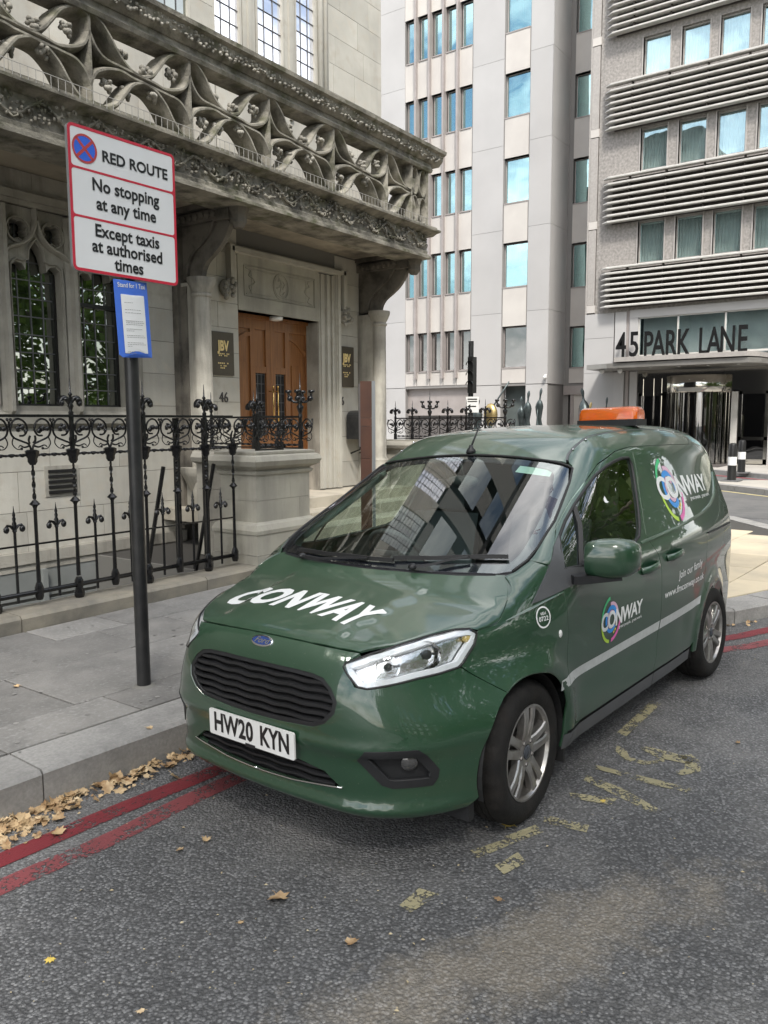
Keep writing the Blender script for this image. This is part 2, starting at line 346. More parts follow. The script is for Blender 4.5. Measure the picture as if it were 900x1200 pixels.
def worn(name,c,edge=.45,sc=9,amt=1,base=(.075,.073,.072),lo=0):
    m=M(name,c,None,rough=.6,bump=.6,bscale=90); N=m.node_tree.nodes;L=m.node_tree.links;b=N['Principled BSDF']
    pos=N.new('ShaderNodeNewGeometry').outputs['Position']
    n=N.new('ShaderNodeTexNoise'); n.inputs['Scale'].default_value=sc; n.inputs['Detail'].default_value=10; n.inputs['Roughness'].default_value=.75; L.new(pos,n.inputs['Vector'])
    v=N.new('ShaderNodeTexVoronoi'); v.inputs['Scale'].default_value=75; L.new(pos,v.inputs['Vector'])
    a=N.new('ShaderNodeMath'); a.operation='MULTIPLY_ADD'; L.new(v.outputs['Distance'],a.inputs[0]); a.inputs[1].default_value=.22; L.new(n.outputs[0],a.inputs[2])
    r=N.new('ShaderNodeMapRange'); r.inputs[1].default_value=edge; r.inputs[2].default_value=edge+.09; r.inputs[3].default_value=lo; r.inputs[4].default_value=amt; L.new(a.outputs[0],r.inputs[0])
    n2=N.new('ShaderNodeTexNoise'); n2.inputs['Scale'].default_value=2.5; n2.inputs['Detail'].default_value=5; L.new(pos,n2.inputs['Vector'])
    x0=N.new('ShaderNodeMixRGB'); L.new(n2.outputs[0],x0.inputs[0]); x0.inputs[1].default_value=C4([k*.65 for k in c]); x0.inputs[2].default_value=C4([min(1,k*1.25) for k in c])
    x=N.new('ShaderNodeMixRGB'); L.new(r.outputs[0],x.inputs[0]); L.new(x0.outputs[0],x.inputs[1]); x.inputs[2].default_value=C4(base); L.new(x.outputs[0],b.inputs['Base Color'])
    tr=N.new('ShaderNodeBsdfTransparent'); ms=N.new('ShaderNodeMixShader'); L.new(r.outputs[0],ms.inputs[0]); L.new(b.outputs[0],ms.inputs[1]); L.new(tr.outputs[0],ms.inputs[2]); L.new(ms.outputs[0],N['Material Output'].inputs[0])
    return m
redp=worn('red_route_paint',(.20,.020,.028),.655,7,lo=.05)
redp2=worn('faded_red_route_paint',(.30,.065,.072),.64,6,lo=.14)
yelp=worn('worn_yellow_paint',(.50,.45,.26),.60,9,amt=.98,lo=.20)
yeld=worn('fresh_yellow_paint',(.55,.47,.22),.75,8)
slabm=M('paving_slab',(.235,.225,.21),(.165,.16,.15),scale=3.2,rough=.8,bump=.35,bscale=70,rand=.22,stain=(.085,.083,.08),sscale=1.7,samt=.55,c3=(.24,.235,.225),s3=38)
york_litm=M('sunlit_york_stone_slab',(.50,.43,.31),(.42,.365,.27),scale=2,rough=.85,bump=.2,bscale=60,rand=.14,stain=(.28,.25,.21),sscale=2,samt=.4)  # york stone with sunlight painted into its pale yellow, far slabs only
kerbm=M('granite_kerb',(.31,.30,.285),(.235,.23,.218),scale=60,rough=.75,bump=.3,bscale=110,rand=.12,stain=(.11,.11,.105),sscale=4,samt=.55)
sandm=M('slab_joint_sand',(.05,.047,.042),rough=.95)
def camber(x,y):
    return -.024*max(0,min(y,3.6)-1.4)*max(0,min(1,(6.8-x)/1.2))
g=MB(); 
def g_out(a,b,d): return (a,b,-.12)
g.poly([(-300,-300),(300,-300),(300,300),(-300,300)],[[(-9,5.95),(5.7,5.95),(5.7,8.6),(-9,8.6)]],g_out)
struct('ground',g,asph2)
ROADP=[(-40,-14),(40,-14),(40,60),(14,60),(14,9),(12,3.6),(-40,4.4)]
g=MB(); xs=[-40,-20,-9]+[-7+.5*i for i in range(34)]+[12,16,24,40]; ys=[-14,-6,0,1.0]+[1.4+.2*i for i in range(14)]+[4.6]
vs=[(x,y,camber(x,y)) for y in ys for x in xs]; nx=len(xs)
g.add(vs,[(j*nx+i,j*nx+i+1,(j+1)*nx+i+1,(j+1)*nx+i) for j in range(len(ys)-1) for i in range(nx-1)])
struct('road',g,asph,smooth=True)
g=MB(); g.add([(9.5,4.6,.004),(40,4.6,.004),(60,80,.004),(9.5,80,.004)],[(0,1,2,3)]); g.add([(13.4,-14,.004),(60,-14,.004),(60,4.6,.004),(15.2,4.6,.004)],[(0,1,2,3)])
struct('side_road',g,asph2)
KP=[(-9,3.74),(-2,3.50),(1.0,3.34),(1.92,3.30),(2.75,3.25),(4.5,3.13),(5.6,3.02),(6.2,2.82),(6.55,2.4),(6.75,1.88),(6.98,1.47),(7.5,1.22),(8.5,.86),(10,.62),(11.3,.95),(12.3,1.5),(13.24,2.24),(14.19,3.07),(14.9,4.2),(15.3,6),(15.4,9),(15.4,40)]
def kerb_pts():
    c=crom([(x,y,0) for x,y in KP],6); return [(p.x,p.y) for p in c]
KC=kerb_pts()
def offs(poly,d):
    out=[]
    for i in range(len(poly)):
        a=Vector(poly[max(i-1,0)]); b=Vector(poly[min(i+1,len(poly)-1)]); t=(b-a).normalized(); n=Vector((-t.y,t.x)); out.append(tuple(Vector(poly[i])+n*d))
    return out
K3=offs(KC,.30)
outer=K3+[(15.1,60),(-9,60)]
WELL=[(-8.9,5.97),(5.72,5.97),(5.72,8.5),(-8.9,8.5)]
g=MB(); g.poly(outer,[WELL],lambda a,b,d:(a,b,.118-d),th=.2)
pv=struct('pavement',g,sandm)
# kerb stones
lens=[0]
for i in range(len(KC)-1): lens.append(lens[-1]+math.dist(KC[i],KC[i+1]))
def at_len(s,poly):
    for i in range(len(KC)-1):
        if lens[i+1]>=s: 
            t=(s-lens[i])/(lens[i+1]-lens[i]); return tuple(Vector(poly[i])*(1-t)+Vector(poly[i+1])*t)
    return poly[-1]
kb=thing('kerb','long granite kerb stones edging the pavement beside the red lines','kerb'); kb['kind']='structure'; del kb['category']; del kb['label']
s0=[l for l,p in zip(lens,KC) if abs(p[0]-1.92)<.03 or p[0]>1.92][0]
s=s0-10.8
while s<lens[-1]-.5 and s<s0+32:
    L_=1.2 if s<s0+4.5 else .6
    g=MB(); e=.004; A=at_len(s+e,KC);B=at_len(s+L_-e,KC);Cc=at_len(s+L_-e,K3);D=at_len(s+e,K3)
    if s>=0 and s+L_<lens[-1]:
        h=.13+random.uniform(-.003,.003); i=.018
        def q(p,r,k): return (p[0]+(r[0]-p[0])*k,p[1]+(r[1]-p[1])*k)
        A2,B2=q(A,D,.06),q(B,Cc,.06)
        vs=[(*A,-.12),(*B,-.12),(*Cc,-.12),(*D,-.12),(*A,h-i),(*B,h-i),(*A2,h),(*B2,h),(*Cc,h),(*D,h)]
        g.add(vs,[(0,1,5,4),(4,5,7,6),(6,7,8,9),(1,2,8,7,5),(3,0,4,6,9),(2,3,9,8),(0,3,2,1)])
        P('kerb_stone',g,kerbm,kb,smooth=False)
    s+=L_
# slabs
cnt=0
KIN=offs(KC,.31)+[(15.05,60),(-9,60)]
rows=[]; y=.9
def blocked(x,y):
    return (x<5.95 and y>5.675) or (x<13 and y>7.7)
ang=-.045
rw=0; yy=-.6
while yy<8.5:
    wd=[.62,.75,.60][rw%3] 
    xx=-2.0+(rw*.43)%.9
    while xx<15.2:
        ln=random.choice([.6,.75,.9,.9,1.05])
        def tr(a,b): return (a, b+ang*(a-2)+ (0))
        pts=[tr(xx+.005,yy+.005),tr(xx+ln-.005,yy+.005),tr(xx+ln-.005,yy+wd-.005),tr(xx+.005,yy+wd-.005)]
        if (xx+ln/2)<5.75: pts=[(p[0],min(p[1],5.668)) for p in pts]
        def up(p):
            y_=p[1]; n_=0
            while not pin(p[0],y_,KIN) and n_<120: y_+=.01; n_+=1
            return (p[0],y_+.003 if n_ else y_)
        pts=[up(p) for p in pts]
        if pts[3][1]-pts[0][1]>.12 and pts[2][1]-pts[1][1]>.12 and all(pin(*p,KIN) for p in pts) and not any(blocked(*p) for p in pts) and not(5.7<xx<6.9 and yy>5.7) and not (abs(xx+ln/2-2.93)<.25 and abs(yy+wd/2-3.85)<.0):
            far=xx>6.0
            if cnt<300:
                g=MB(); h=.130+random.uniform(-.0025,.0025); t1,t2=random.uniform(-.002,.002),random.uniform(-.002,.002)
                b=.006
                cx=sum(p[0] for p in pts)/4; cy=sum(p[1] for p in pts)/4
                ins=[(p[0]+(cx-p[0])*b/ln*2,p[1]+(cy-p[1])*b/wd*2) for p in pts]
                hh=[h+t1,h+t1+t2,h+t2,h]
                g.add([(*p,.10) for p in pts]+[(*p,z-.004) for p,z in zip(pts,hh)]+[(*p,z) for p,z in zip(ins,hh)],
                      [(0,1,5,4),(1,2,6,5),(2,3,7,6),(3,0,4,7),(4,5,9,8),(5,6,10,9),(6,7,11,10),(7,4,8,11),(8,9,10,11)])
                P('paving_slab',g,york_litm if far else slabm,pv); cnt+=1
        xx+=ln
    yy+=wd; rw+=1
# red lines
def line_strip(name,pts,w,mat,z=.004,label=None):
    a=offs(pts,w/2); b=offs(pts,-w/2); g=MB(); n=len(pts)
    g.add([(x,y,camber(x,y)+z) for x,y in a]+[(x,y,camber(x,y)+z) for x,y in b],[(i,i+1,n+i+1,n+i) for i in range(n-1)])
    o=struct(name,g,mat); return o
def rp(pts): return [(p.x,p.y) for p in crom([(x,y,0) for x,y in pts],8)]
line_strip('red_line',rp([(-3,3.30),(0,3.13),(1.55,3.015),(2.05,2.985),(2.65,2.925),(4.2,2.80),(5.2,2.62),(5.75,2.2),(6.1,1.72),(6.5,1.395),(7.0,1.15),(8.2,.62),(10,.28),(12,.95)]),.115,redp)
line_strip('red_line',rp([(-3,3.08),(0,2.92),(1.45,2.825),(1.9,2.785),(2.55,2.775),(4.0,2.62),(4.9,2.4),(5.45,1.95),(5.8,1.6),(6.2,1.31),(6.6,1.08),(8.0,.45),(10,.05),(12,.7)]),.115,redp2)
# worn yellow lettering strokes
def strokes():
    Q=[[(4.19,1.411),(4.169,1.356),(4.747,1.352),(4.762,1.412)],
       [(3.990,1.335),(3.925,1.315),(3.860,1.245),(3.862,1.17),(3.93,1.11),(3.97,1.12),(3.90,1.18),(3.905,1.235),(3.95,1.27)],
       [(4.030,1.225),(3.985,1.12),(3.985,1.0),(4.055,.985),(4.05,1.1),(4.07,1.2)],
       [(4.085,1.0),(4.02,.95),(3.93,.93),(3.85,.975),(3.86,1.01),(3.93,.985),(4.0,1.0),(4.03,1.05)],
       [(3.70,1.345),(3.66,1.32),(3.655,1.05),(3.66,.92),(3.705,.92),(3.705,1.05),(3.70,1.2)],
       [(3.555,1.33),(3.50,1.32),(3.465,1.2),(3.375,.98),(3.42,.965),(3.51,1.17)],
       [(3.345,1.325),(3.31,1.30),(3.34,1.17),(3.40,1.165)],
       [(3.08,1.33),(3.03,1.31),(3.05,1.17),(3.10,1.18)],
       [(3.24,1.48),(3.19,1.44),(2.92,1.43),(2.94,1.475)],
       [(2.66,1.46),(2.63,1.42),(2.75,1.38),(2.80,1.395)],[(2.83,1.40),(2.80,1.36),(2.93,1.31),(2.96,1.35)],[(2.62,1.33),(2.59,1.29),(2.68,1.27),(2.72,1.31)],
       [(2.29,1.49),(2.2,1.49),(2.19,1.45),(2.30,1.43)]]
    for q in Q:
        q2=[Vector(p) for p in q]; c=sum(q2,Vector((0,0)))/len(q2)
        g=MB(); g.poly([tuple(c+(p-c)+(p-c).normalized()*.022) for p in q2],[],lambda a,b,d:(a,b,.0045))
        yield g
gm=MB()
for g in strokes(): gm.add(g.v,g.f)
struct('worn_road_lettering',gm,yelp)
# traffic island and far pavement beyond the side road
def slabpoly(name,pts,h,m,z0=-.05):
    g=MB(); g.poly(pts,[],lambda a,b,d:(a,b,h-d),th=h-z0); return struct(name,g,m)
u_=Vector((.634,.773)); n_=Vector((.773,-.634)); p0=Vector((19.98,3.43))
isl=[tuple(p0+u_*a+n_*b) for a,b in ((-7,0),(1.9,0),(2.6,.5),(2.6,2.0),(1.9,2.5),(-7,2.5))]
slabpoly('traffic_island',isl,.12,M('island_paving',(.42,.39,.34),(.34,.32,.28),scale=2,rough=.85))
for a,b in ((-.13,0.0),(2.5,.0)):
    pass
line_strip('yellow_line',[tuple(p0+u_*a+n_*-.35) for a in (-7,-2,1.9)],.10,yeld,.009)
fp=[tuple(Vector((25.3,4.0))+u_*a+n_*b) for a,b in ((-25,0),(3,0))]+[(28.4,12),(29,30),(29.5,60),(60,60),(60,-20)]
slabpoly('far_pavement',fp,.12,M('far_paving',(.40,.375,.34),(.33,.31,.28),scale=1.5,rough=.85))
fk=MB(); 
for a in range(-24,4): 
    c=Vector((25.3,4.0))+u_*(a-.5); fk.obox((c.x,c.y,.03),(u_.x,u_.y,0),.3,.20,.98)
struct('far_kerb',fk,kerbm)
fk=MB()
for a in range(-6,2):
    c=p0+u_*(a+.45)-n_*.0; fk.obox((c.x,c.y,.03),(u_.x,u_.y,0),.3,.21,.98)
struct('island_kerb',fk,kerbm)
line_strip('red_line',[tuple(Vector((24.6,4.1))+u_*a) for a in (-14,-5,3.5)],.30,redp2,.009)
# inspection cover in the far corner of the pavement
cv=thing('inspection_cover','worn patterned iron inspection cover set in the pale slabs behind the van','manhole cover',(10.6,2.52,.131))
g=MB().box(10.28,10.92,2.3,2.74,.1315,.139); P('cover_frame',g,M('worn_cover_iron',(.16,.14,.12),(.10,.09,.08),scale=20,rough=.6,metal=.3),cv)
g=MB()
for i in range(9):
    for j in range(6): g.box(10.31+i*.066,10.36+i*.066,2.325+j*.067,2.37+j*.067,.139,.144)
P('tread_pattern',g,bpy.data.materials['worn_cover_iron'],cv)
# ------------------------------------------------------------------ left stone building
YW=8.40
bl=thing('stone_building','grey limestone building with carved balcony over an oak double door','building',(9,8.4,.1))
bk=MB()
for x0,x1,z0,z1 in ((-14,1.2,-2,4.6),(1.2,6.45,-2,1.62),(1.2,6.45,4.05,4.6),(6.45,8.19,-2,4.6),(8.19,9.96,3.3,4.6),(9.96,11.70,-2,4.6),(8.19,9.96,-2,.55),
                    (-14,6.55,4.6,16),(6.55,7.45,4.6,6.3),(7.45,7.87,4.6,16),(7.87,8.37,4.6,6.3),(8.37,8.69,4.6,16),(8.69,9.24,4.6,6.3),(9.24,9.51,4.6,16),(9.51,9.98,4.6,6.3),(9.98,11.70,4.6,16),(6.55,9.98,9.6,16)):
    bk.box(x0,x1,YW+.012,YW+.45,z0,z1)
P('wall',bk,mortar,bl)
bk=MB().box(-14,11.69,13,13.3,-2,16); bk.box(11.4,11.69,8.86,13,-2,16); bk.box(-14,11.6,8.86,13,4.3,4.45); bk.box(-14,11.69,8.4,13.3,15,15.4); bk.box(-14,11.5,13.4,26,0,19); bk.box(-14,-13.7,8.9,13,-2,16)
P('inner_walls',bk,dark,bl)
nb=0
def courses(x0,x1,z0,z1,h=.36,L_=.62,y=YW,mat=stone,dep=.03,name='stone_block',off=0,jit=.25,par=None):
    global nb
    n=max(1,round((z1-z0)/h)); hh=(z1-z0)/n
    for r in range(n):
        x=x0; k=0
        first=True
        while x<x1-.01:
            l=L_*(1+random.uniform(-jit,jit))
            if first and (r+off)%2: l*=.55
            first=False
            if x1-(x+l)<L_*.35: l=x1-x
            g=.003
            block(name,par or bl,mat,x+g,x+l-g,y+random.uniform(-.001,.001),y+dep,z0+r*hh+g,z0+(r+1)*hh-g); nb+=1
            x+=l
courses(3.0,6.48,.27,1.62,.45,.95)
courses(6.50,7.02,.27,4.40,.40,.9,off=1)
courses(7.36,8.19,.62,4.40,.36,.7)
courses(10.38,11.02,.62,4.40,.40,.8)
courses(11.22,11.70,.62,4.40,.40,.9)
courses(9.98,11.70,5.2,12.5,.42,.62,off=1)
courses(7.47,7.86,5.4,9.6,.6,.5,dep=.03); 
courses(4.4,7.45,5.0,6.28,.45,.9); courses(7.88,9.97,5.0,6.28,.45,.9); courses(4.4,6.54,6.28,8.2,.45,.7)
# plinth ledge and basement panels in the lightwell
g=MB().box(-9,7.1,YW-.05,YW+.02,.14,.27); g.box(-9,7.1,YW-.03,YW+.02,.06,.14); P('plinth_ledge',g,stone_d,bl)
bp_=M('grey_basement_panel',(.24,.25,.24),(.19,.20,.19),scale=2,rough=.6,rand=.08)
for i in range(8):
    x0=1.0+i*.80
    for j in range(2): block('basement_panel',bl,bp_,x0+.02,x0+.78,YW-.02,YW+.01,-.62+j*.36,-.30+j*.36)
    block('basement_post',bl,bp_,x0-.03,x0+.03,YW-.09,YW+.0,-2,.06)
g=MB().box(-9,5.72,5.97,YW,-2.05,-2.0); struct('lightwell_floor',g,M('lightwell_floor_concrete',(.12,.12,.115),(.07,.07,.07),scale=2,rough=.9))
g=MB().box(-9,5.72,5.93,5.97,-2,.12); g.box(5.70,5.74,5.97,YW,-2,.12); struct('lightwell_wall',g,mortar)
# vent
vt=MB().box(5.10,5.53,YW-.012,YW+.01,.87,1.22); P('vent_frame',vt,stone_d,bl)
for i in range(5): block('vent_slat',bl,paint_blk,5.14,5.49,YW-.03,YW-.005,.90+i*.06,.935+i*.06)
# ---- leaded windows with stone tracery
def head(cx,z0=1.90,w=.30):
    h=[(.30,3.32),(.292,3.42),(.235,3.462),(.165,3.45),(.125,3.39),(.118,3.47),(.09,3.57),(.045,3.65)]
    return [(cx-w,z0),(cx+w,z0)]+[(cx+a,b) for a,b in h]+[(cx,3.70)]+[(cx-a,b) for a,b in h[::-1]]
def foil(cx,cz,r=.075,o=.062):
    out=[]
    for q in range(4):
        a0=math.pi/2*q+math.pi/4
        for k in range(-4,5):
            a=a0+k*math.radians(24); out.append((cx+o*math.cos(a0)*1.0+r*.78*math.cos(a),cz+o*math.sin(a0)+r*.78*math.sin(a)))
    return out
lights=[4.33-1.65,4.33-.825,4.33,5.155,5.98]
holes=[]
for c in lights:
    holes.append(head(c)); 
    for s in (-1,1): holes.append(foil(c+s*.205,3.80))
g=MB(); g.poly([(2.2,1.62),(6.48,1.62),(6.48,4.06),(2.2,4.06)],holes,lambda a,b,d:(a,YW+.04+d,b),th=.14)
wn_=P('window_tracery',g,stone_d,bl)
g=MB(); prof=[(.028,0),(.02,-.035),(-.02,-.035),(-.028,0)]
def mould(pts,w=.022,d=.04,y=YW+.04): 
    g.sweep([(a,y,b) for a,b in pts],[(w,.01),(w*.8,-d*.6),(w*.3,-d),(-w*.3,-d),(-w*.8,-d*.6),(-w,.01)],side=(0,1,0))
for c in lights:
    for s in (-1,1):
        mould([(c+s*(.315),1.9),(c+s*.315,3.3),(c+s*.305,3.44),(c+s*.24,3.49),(c+s*.16,3.478),(c+s*.10,3.50),(c+s*.09,3.60),(c+s*.04,3.69),(c,3.735)],.012,.03)
        mould([tuple(p)[:2] for p in crom([(c+s*.4125,3.30,0),(c+s*.40,3.50,0),(c+s*.31,3.60,0),(c+s*.17,3.655,0),(c+s*.06,3.76,0),(c,3.94,0),(c,4.05,0)],5)],.026,.075)
        cc=[(c+s*.205+.135*math.cos(t*math.pi/12),3.80+.135*math.sin(t*math.pi/12)) for t in range(24)]
        g.sweep([(a,YW+.04,b) for a,b in cc],[(.014,.01),(.006,-.035),(-.006,-.035),(-.014,.01)],side=(0,1,0),closed=True)
        cc=foil(c+s*.205,3.80,.082,.062)[::2]
        g.sweep([(a,YW+.04,b) for a,b in cc],[(.006,.01),(.003,-.02),(-.003,-.02),(-.006,.01)],side=(0,1,0),closed=True)
P('tracery_moulding',g,stone_d,wn_,smooth=40)
for i in range(len(lights)+1):
    x=lights[0]-.4125+i*.825; g=MB()
    pr=[(-.075,0),(-.07,-.03),(-.035,-.06),(-.022,-.13),(.022,-.13),(.035,-.06),(.07,-.03),(.075,0)]
    g.add([(x+a,YW+.045+b,z) for z in (1.84,4.02) for a,b in pr],[(k,k+1,k+9,k+8) for k in range(7)])
    g.add([(x+a,YW+.045+b*1.0,1.84) for a,b in pr]+[(x+a*.9,YW+.045,1.70) for a,b in pr],[(k+1,k,k+8,k+9) for k in range(7)])
    P('mullion',g,stone_d,bl,smooth=30)
g=MB(); g.add([(2.2,YW+.12,1.90),(6.5,YW+.12,1.90),(6.5,YW-.03,1.80),(2.2,YW-.03,1.80),(2.2,YW-.03,1.70),(6.5,YW-.03,1.70),(6.5,YW+.02,1.66),(2.2,YW+.02,1.66)],[(0,3,2,1),(3,4,5,2),(4,7,6,5),(1,2,5,6),(0,7,4,3)]); P('sill',g,stone_d,bl)
g=MB().box(2.2,6.50,YW-.04,YW+.05,4.05,4.10); g.box(2.2,6.50,YW-.09,YW+.05,4.10,4.18); g.box(2.2,7.02,YW-.02,YW+.05,4.18,4.24); P('window_cornice',g,stone_d,bl)
courses(3.0,6.50,4.24,4.42,.18,.9,mat=stone_d)
g=MB().box(6.40,6.50,YW-.02,YW+.06,1.66,4.05); P('window_jamb',g,stone_d,bl)
pane=mesh('pane',MB().box(-.5,.5,-.5,.5,-.5,.5),gl_lead)
for ci,c in enumerate(lights[1:]):
    g=MB()
    for k in range(5): g.box(c-.30+k*.15-.006,c-.30+k*.15+.006,YW+.185,YW+.20,1.88,4.0)
    for k in range(11): g.box(c-.31,c+.31,YW+.184,YW+.199,1.90+k*.20-.006,1.90+k*.20+.006)
    fr_=P('window',g,lead,bl)
    if ci==3: g=MB().box(c-.32,c+.32,YW+.16,YW+.20,3.08,3.13); P('transom_bar',g,paint_blk,fr_)
    g=MB()
    for s in (-1,1): g.box(c+s*.29-.018,c+s*.29+.018,YW+.16,YW+.2,1.88,3.4)
    g.box(c-.3,c+.3,YW+.16,YW+.2,1.88,1.925); P('casement_frame',g,paint_blk,fr_)
    for k in range(4):
        for j in range(10):
            o=inst('pane',fr_,pane,(c-.225+k*.15,YW+.20,2.0+j*.2),(.14,.006,.19)); o.rotation_euler=(random.uniform(-.02,.02),0,random.uniform(-.025,.025))
# upper windows
for (x0,x1,m) in ((6.55,7.45,gl_lead),(7.87,8.37,gl_sky),(8.69,9.24,gl_sky),(9.51,9.98,gl_sky)):
    g=MB(); n=3 if x1-x0<.7 else 5
    for k in range(n+1): g.box(x0+(x1-x0)*k/n-.0035,x0+(x1-x0)*k/n+.0035,YW+.035,YW+.045,6.3,9.6)
    for k in range(16): g.box(x0,x1,YW+.034,YW+.044,6.3+k*.21-.0035,6.3+k*.21+.0035)
    f_=P('window',g,lead,bl)
    pm=pane if m is gl_lead else _cache.setdefault('pb',mesh('pane',MB().box(-.5,.5,-.5,.5,-.5,.5),gl_sky))
    for k in range(n):
        for j in range(3,16):
            w_=(x1-x0)/n
            inst('pane',f_,pm,(x0+w_*(k+.5),YW+.05,6.3+.21*j-.105+.0),(w_-.012,.006,.197),rz=random.uniform(-.015,.015))
g=MB()
for x in (7.87,8.37,8.69,9.24,9.51,9.98,7.45):
    for d,w in ((.0,.02),): 
        g.box(x-w,x+w,YW+d,YW+.2,6.3,9.6)
for x in (8.53,9.375):
    g.box(x-.12,x+.12,YW+.0,YW+.18,6.2,9.6); g.box(x-.035,x+.035,YW-.03,YW+.1,6.2,9.6)
P('window_mullion',g,stone,bl)
g=MB()
for x in (10.05,10.16): g.tube([(x,YW-.03,5.2),(x,YW-.03,12)],.05,8)
P('corner_shaft',g,stone,bl,smooth=True)
# simple upper floors far above the frame, seen only as reflections
for fl in range(3):
    for i in range(14):
        x=-12.5+i*1.75; z=10.2+fl*3.2
        if z+2<16: 
            block('upper_window',bl,gl_lead,x,x+1.0,YW-.0,YW+.02,z,z+2.0)
# ---- pilasters, door surround
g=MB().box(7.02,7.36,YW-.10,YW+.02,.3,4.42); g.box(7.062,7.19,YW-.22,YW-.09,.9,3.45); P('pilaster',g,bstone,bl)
g=MB().box(11.20,11.40,YW-.08,YW+.02,.3,4.42); P('pilaster',g,stone_d,bl)
def column(x):
    y=8.02; g=MB()
    g.lathe((x,y,0),[(.17,.5),(.19,.62),(.19,.95),(.16,1.02),(.165,1.06),(.12,1.12),(.115,3.30),(.135,3.32),(.135,3.345),(.115,3.36),(.15,3.42),(.185,3.50),(.185,3.55)],12)
    g.box(x-.10,x+.10,y+.05,YW+.02,.5,3.5)
    P('column',g,stone_d,bl,smooth=40)
    # bracket: plate with S-curved moulded ribs
    top=4.42
    S=[(8.06,3.54),(8.02,3.68),(7.93,3.80),(7.79,3.89),(7.66,3.98),(7.56,4.09),(7.50,4.20)]
    S2=[(tuple(p)[0],tuple(p)[1]) for p in crom([(a,b,0) for a,b in S],4)]
    pl=[(YW,3.54)]+[(a+.03,b) for a,b in S2]+[(7.5,4.24),(7.5,top),(YW,top)]
    g=MB(); g.poly(pl,[],lambda a,b,d:(x-.05+d,a,b),th=.10)
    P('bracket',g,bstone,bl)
    g=MB()
    g.sweep([(x,a,b) for a,b in S2],[(.11,-.06),(.115,.0),(.08,.045),(.03,.05),(-.03,.05),(-.08,.045),(-.115,0),(-.11,-.06)],side=(1,0,0))
    for s in (-1,1):
        S3=[(a+.14,b+.05) for a,b in S2]; g.sweep([(x+s*.06,a,b) for a,b in S3],[(.02,-.03),(.03,0),(.02,.03),(-.02,.03),(-.02,-.03)],side=(1,0,0))
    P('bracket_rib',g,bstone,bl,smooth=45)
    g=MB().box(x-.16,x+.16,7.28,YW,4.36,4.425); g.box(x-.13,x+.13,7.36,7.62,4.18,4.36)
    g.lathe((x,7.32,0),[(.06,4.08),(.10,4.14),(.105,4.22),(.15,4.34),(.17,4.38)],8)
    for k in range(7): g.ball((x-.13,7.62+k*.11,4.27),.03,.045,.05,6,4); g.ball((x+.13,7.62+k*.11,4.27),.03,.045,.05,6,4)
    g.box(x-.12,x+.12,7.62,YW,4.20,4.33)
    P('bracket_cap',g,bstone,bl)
column(7.18); column(11.08)
g=MB(); g.lathe((7.2,8.1,0),[(.05,.60),(.12,.72),(.20,.85),(.27,1.0),(.30,1.06),(.30,1.12)],10); P('corbel',g,stone_d,bl,smooth=40)
# lintel, hood mould, jambs
g=MB(); pnl=[[ (8.50,3.52),(9.72,3.52),(9.72,3.92),(8.50,3.92)]]
g.box(8.19,9.96,YW-.01,YW+.28,3.30,3.50); g.box(8.19,9.96,YW-.01,YW+.02,3.95,4.10); g.box(8.19,9.96,YW+.004,YW+.011,3.48,3.96); g.box(8.19,8.30,YW-.01,YW+.02,3.50,3.95); g.box(9.86,9.96,YW-.01,YW+.02,3.50,3.95)
P('lintel',g,pierst,bl)
g=MB()
def cr(pts,w=.012,d=.02,closed=False): g.sweep([(a,YW+.012,b) for a,b in pts],[(w,.01),(w*.5,-d),(-w*.5,-d),(-w,.01)],side=(0,1,0),closed=closed)
cr([(8.32,3.52),(9.84,3.52),(9.84,3.93),(8.32,3.93)],closed=True)
cr([(8.47,3.56),(9.66,3.56),(9.66,3.89),(8.47,3.89)],.008,.015,True)
cr([(9.09+.165*math.cos(t*math.pi/10),3.725+.185*math.sin(t*math.pi/10)) for t in range(20)],closed=True)
cr([(9.09+.14*math.cos(t*math.pi/10),3.725+.16*math.sin(t*math.pi/10)) for t in range(20)],.006,.015,True)
for s,c0 in ((1,8.36),(-1,9.80)):
    for q in (-1,1):
        cr([tuple(p)[:2] for p in crom([(c0,3.725+q*.18,0),(c0+s*.10,3.725+q*.15,0),(c0+s*.06,3.725+q*.08,0),(c0+s*.13,3.725+q*.05,0),(c0+s*.18,3.725,0)],4)],.01,.02)
cr([tuple(p)[:2] for p in crom([(9.03,3.80,0),(9.07,3.84,0),(9.10,3.74,0),(9.07,3.62,0),(9.12,3.60,0),(9.17,3.66,0)],4)],.014,.02)
cr([tuple(p)[:2] for p in crom([(9.0,3.70,0),(9.06,3.72,0),(9.13,3.80,0),(9.17,3.76,0),(9.13,3.70,0)],4)],.012,.02)
P('carved_panel',g,pierst,bl)
g=MB()
for k,(d,w) in enumerate(((.035,.10),(.07,.055),(.10,.03))):
    g.box(8.02-.0,10.42,YW-d,YW+.01,4.13-w/2-.02*k,4.13+w/2)
    g.box(10.36-w/2,10.40+w/2*.6,YW-d+.002,YW+.01,.62,4.10)
g.box(9.99,10.06,YW-.03,YW+.02,.62,4.05); g.box(10.12,10.18,YW-.05,YW+.02,.62,4.05); g.box(10.26,10.30,YW-.04,YW+.02,.62,4.05); g.box(9.96,10.38,YW-.002,YW+.02,.62,4.05)
g.box(7.98,8.06,YW-.10,YW+.01,3.62,4.16); g.box(10.50,10.58,YW-.10,YW+.01,3.55,4.16); g.box(10.42,10.56,YW-.10,YW+.01,4.09,4.16)
P('hood_mould',g,stone,bl)
rr=random.Random(3)
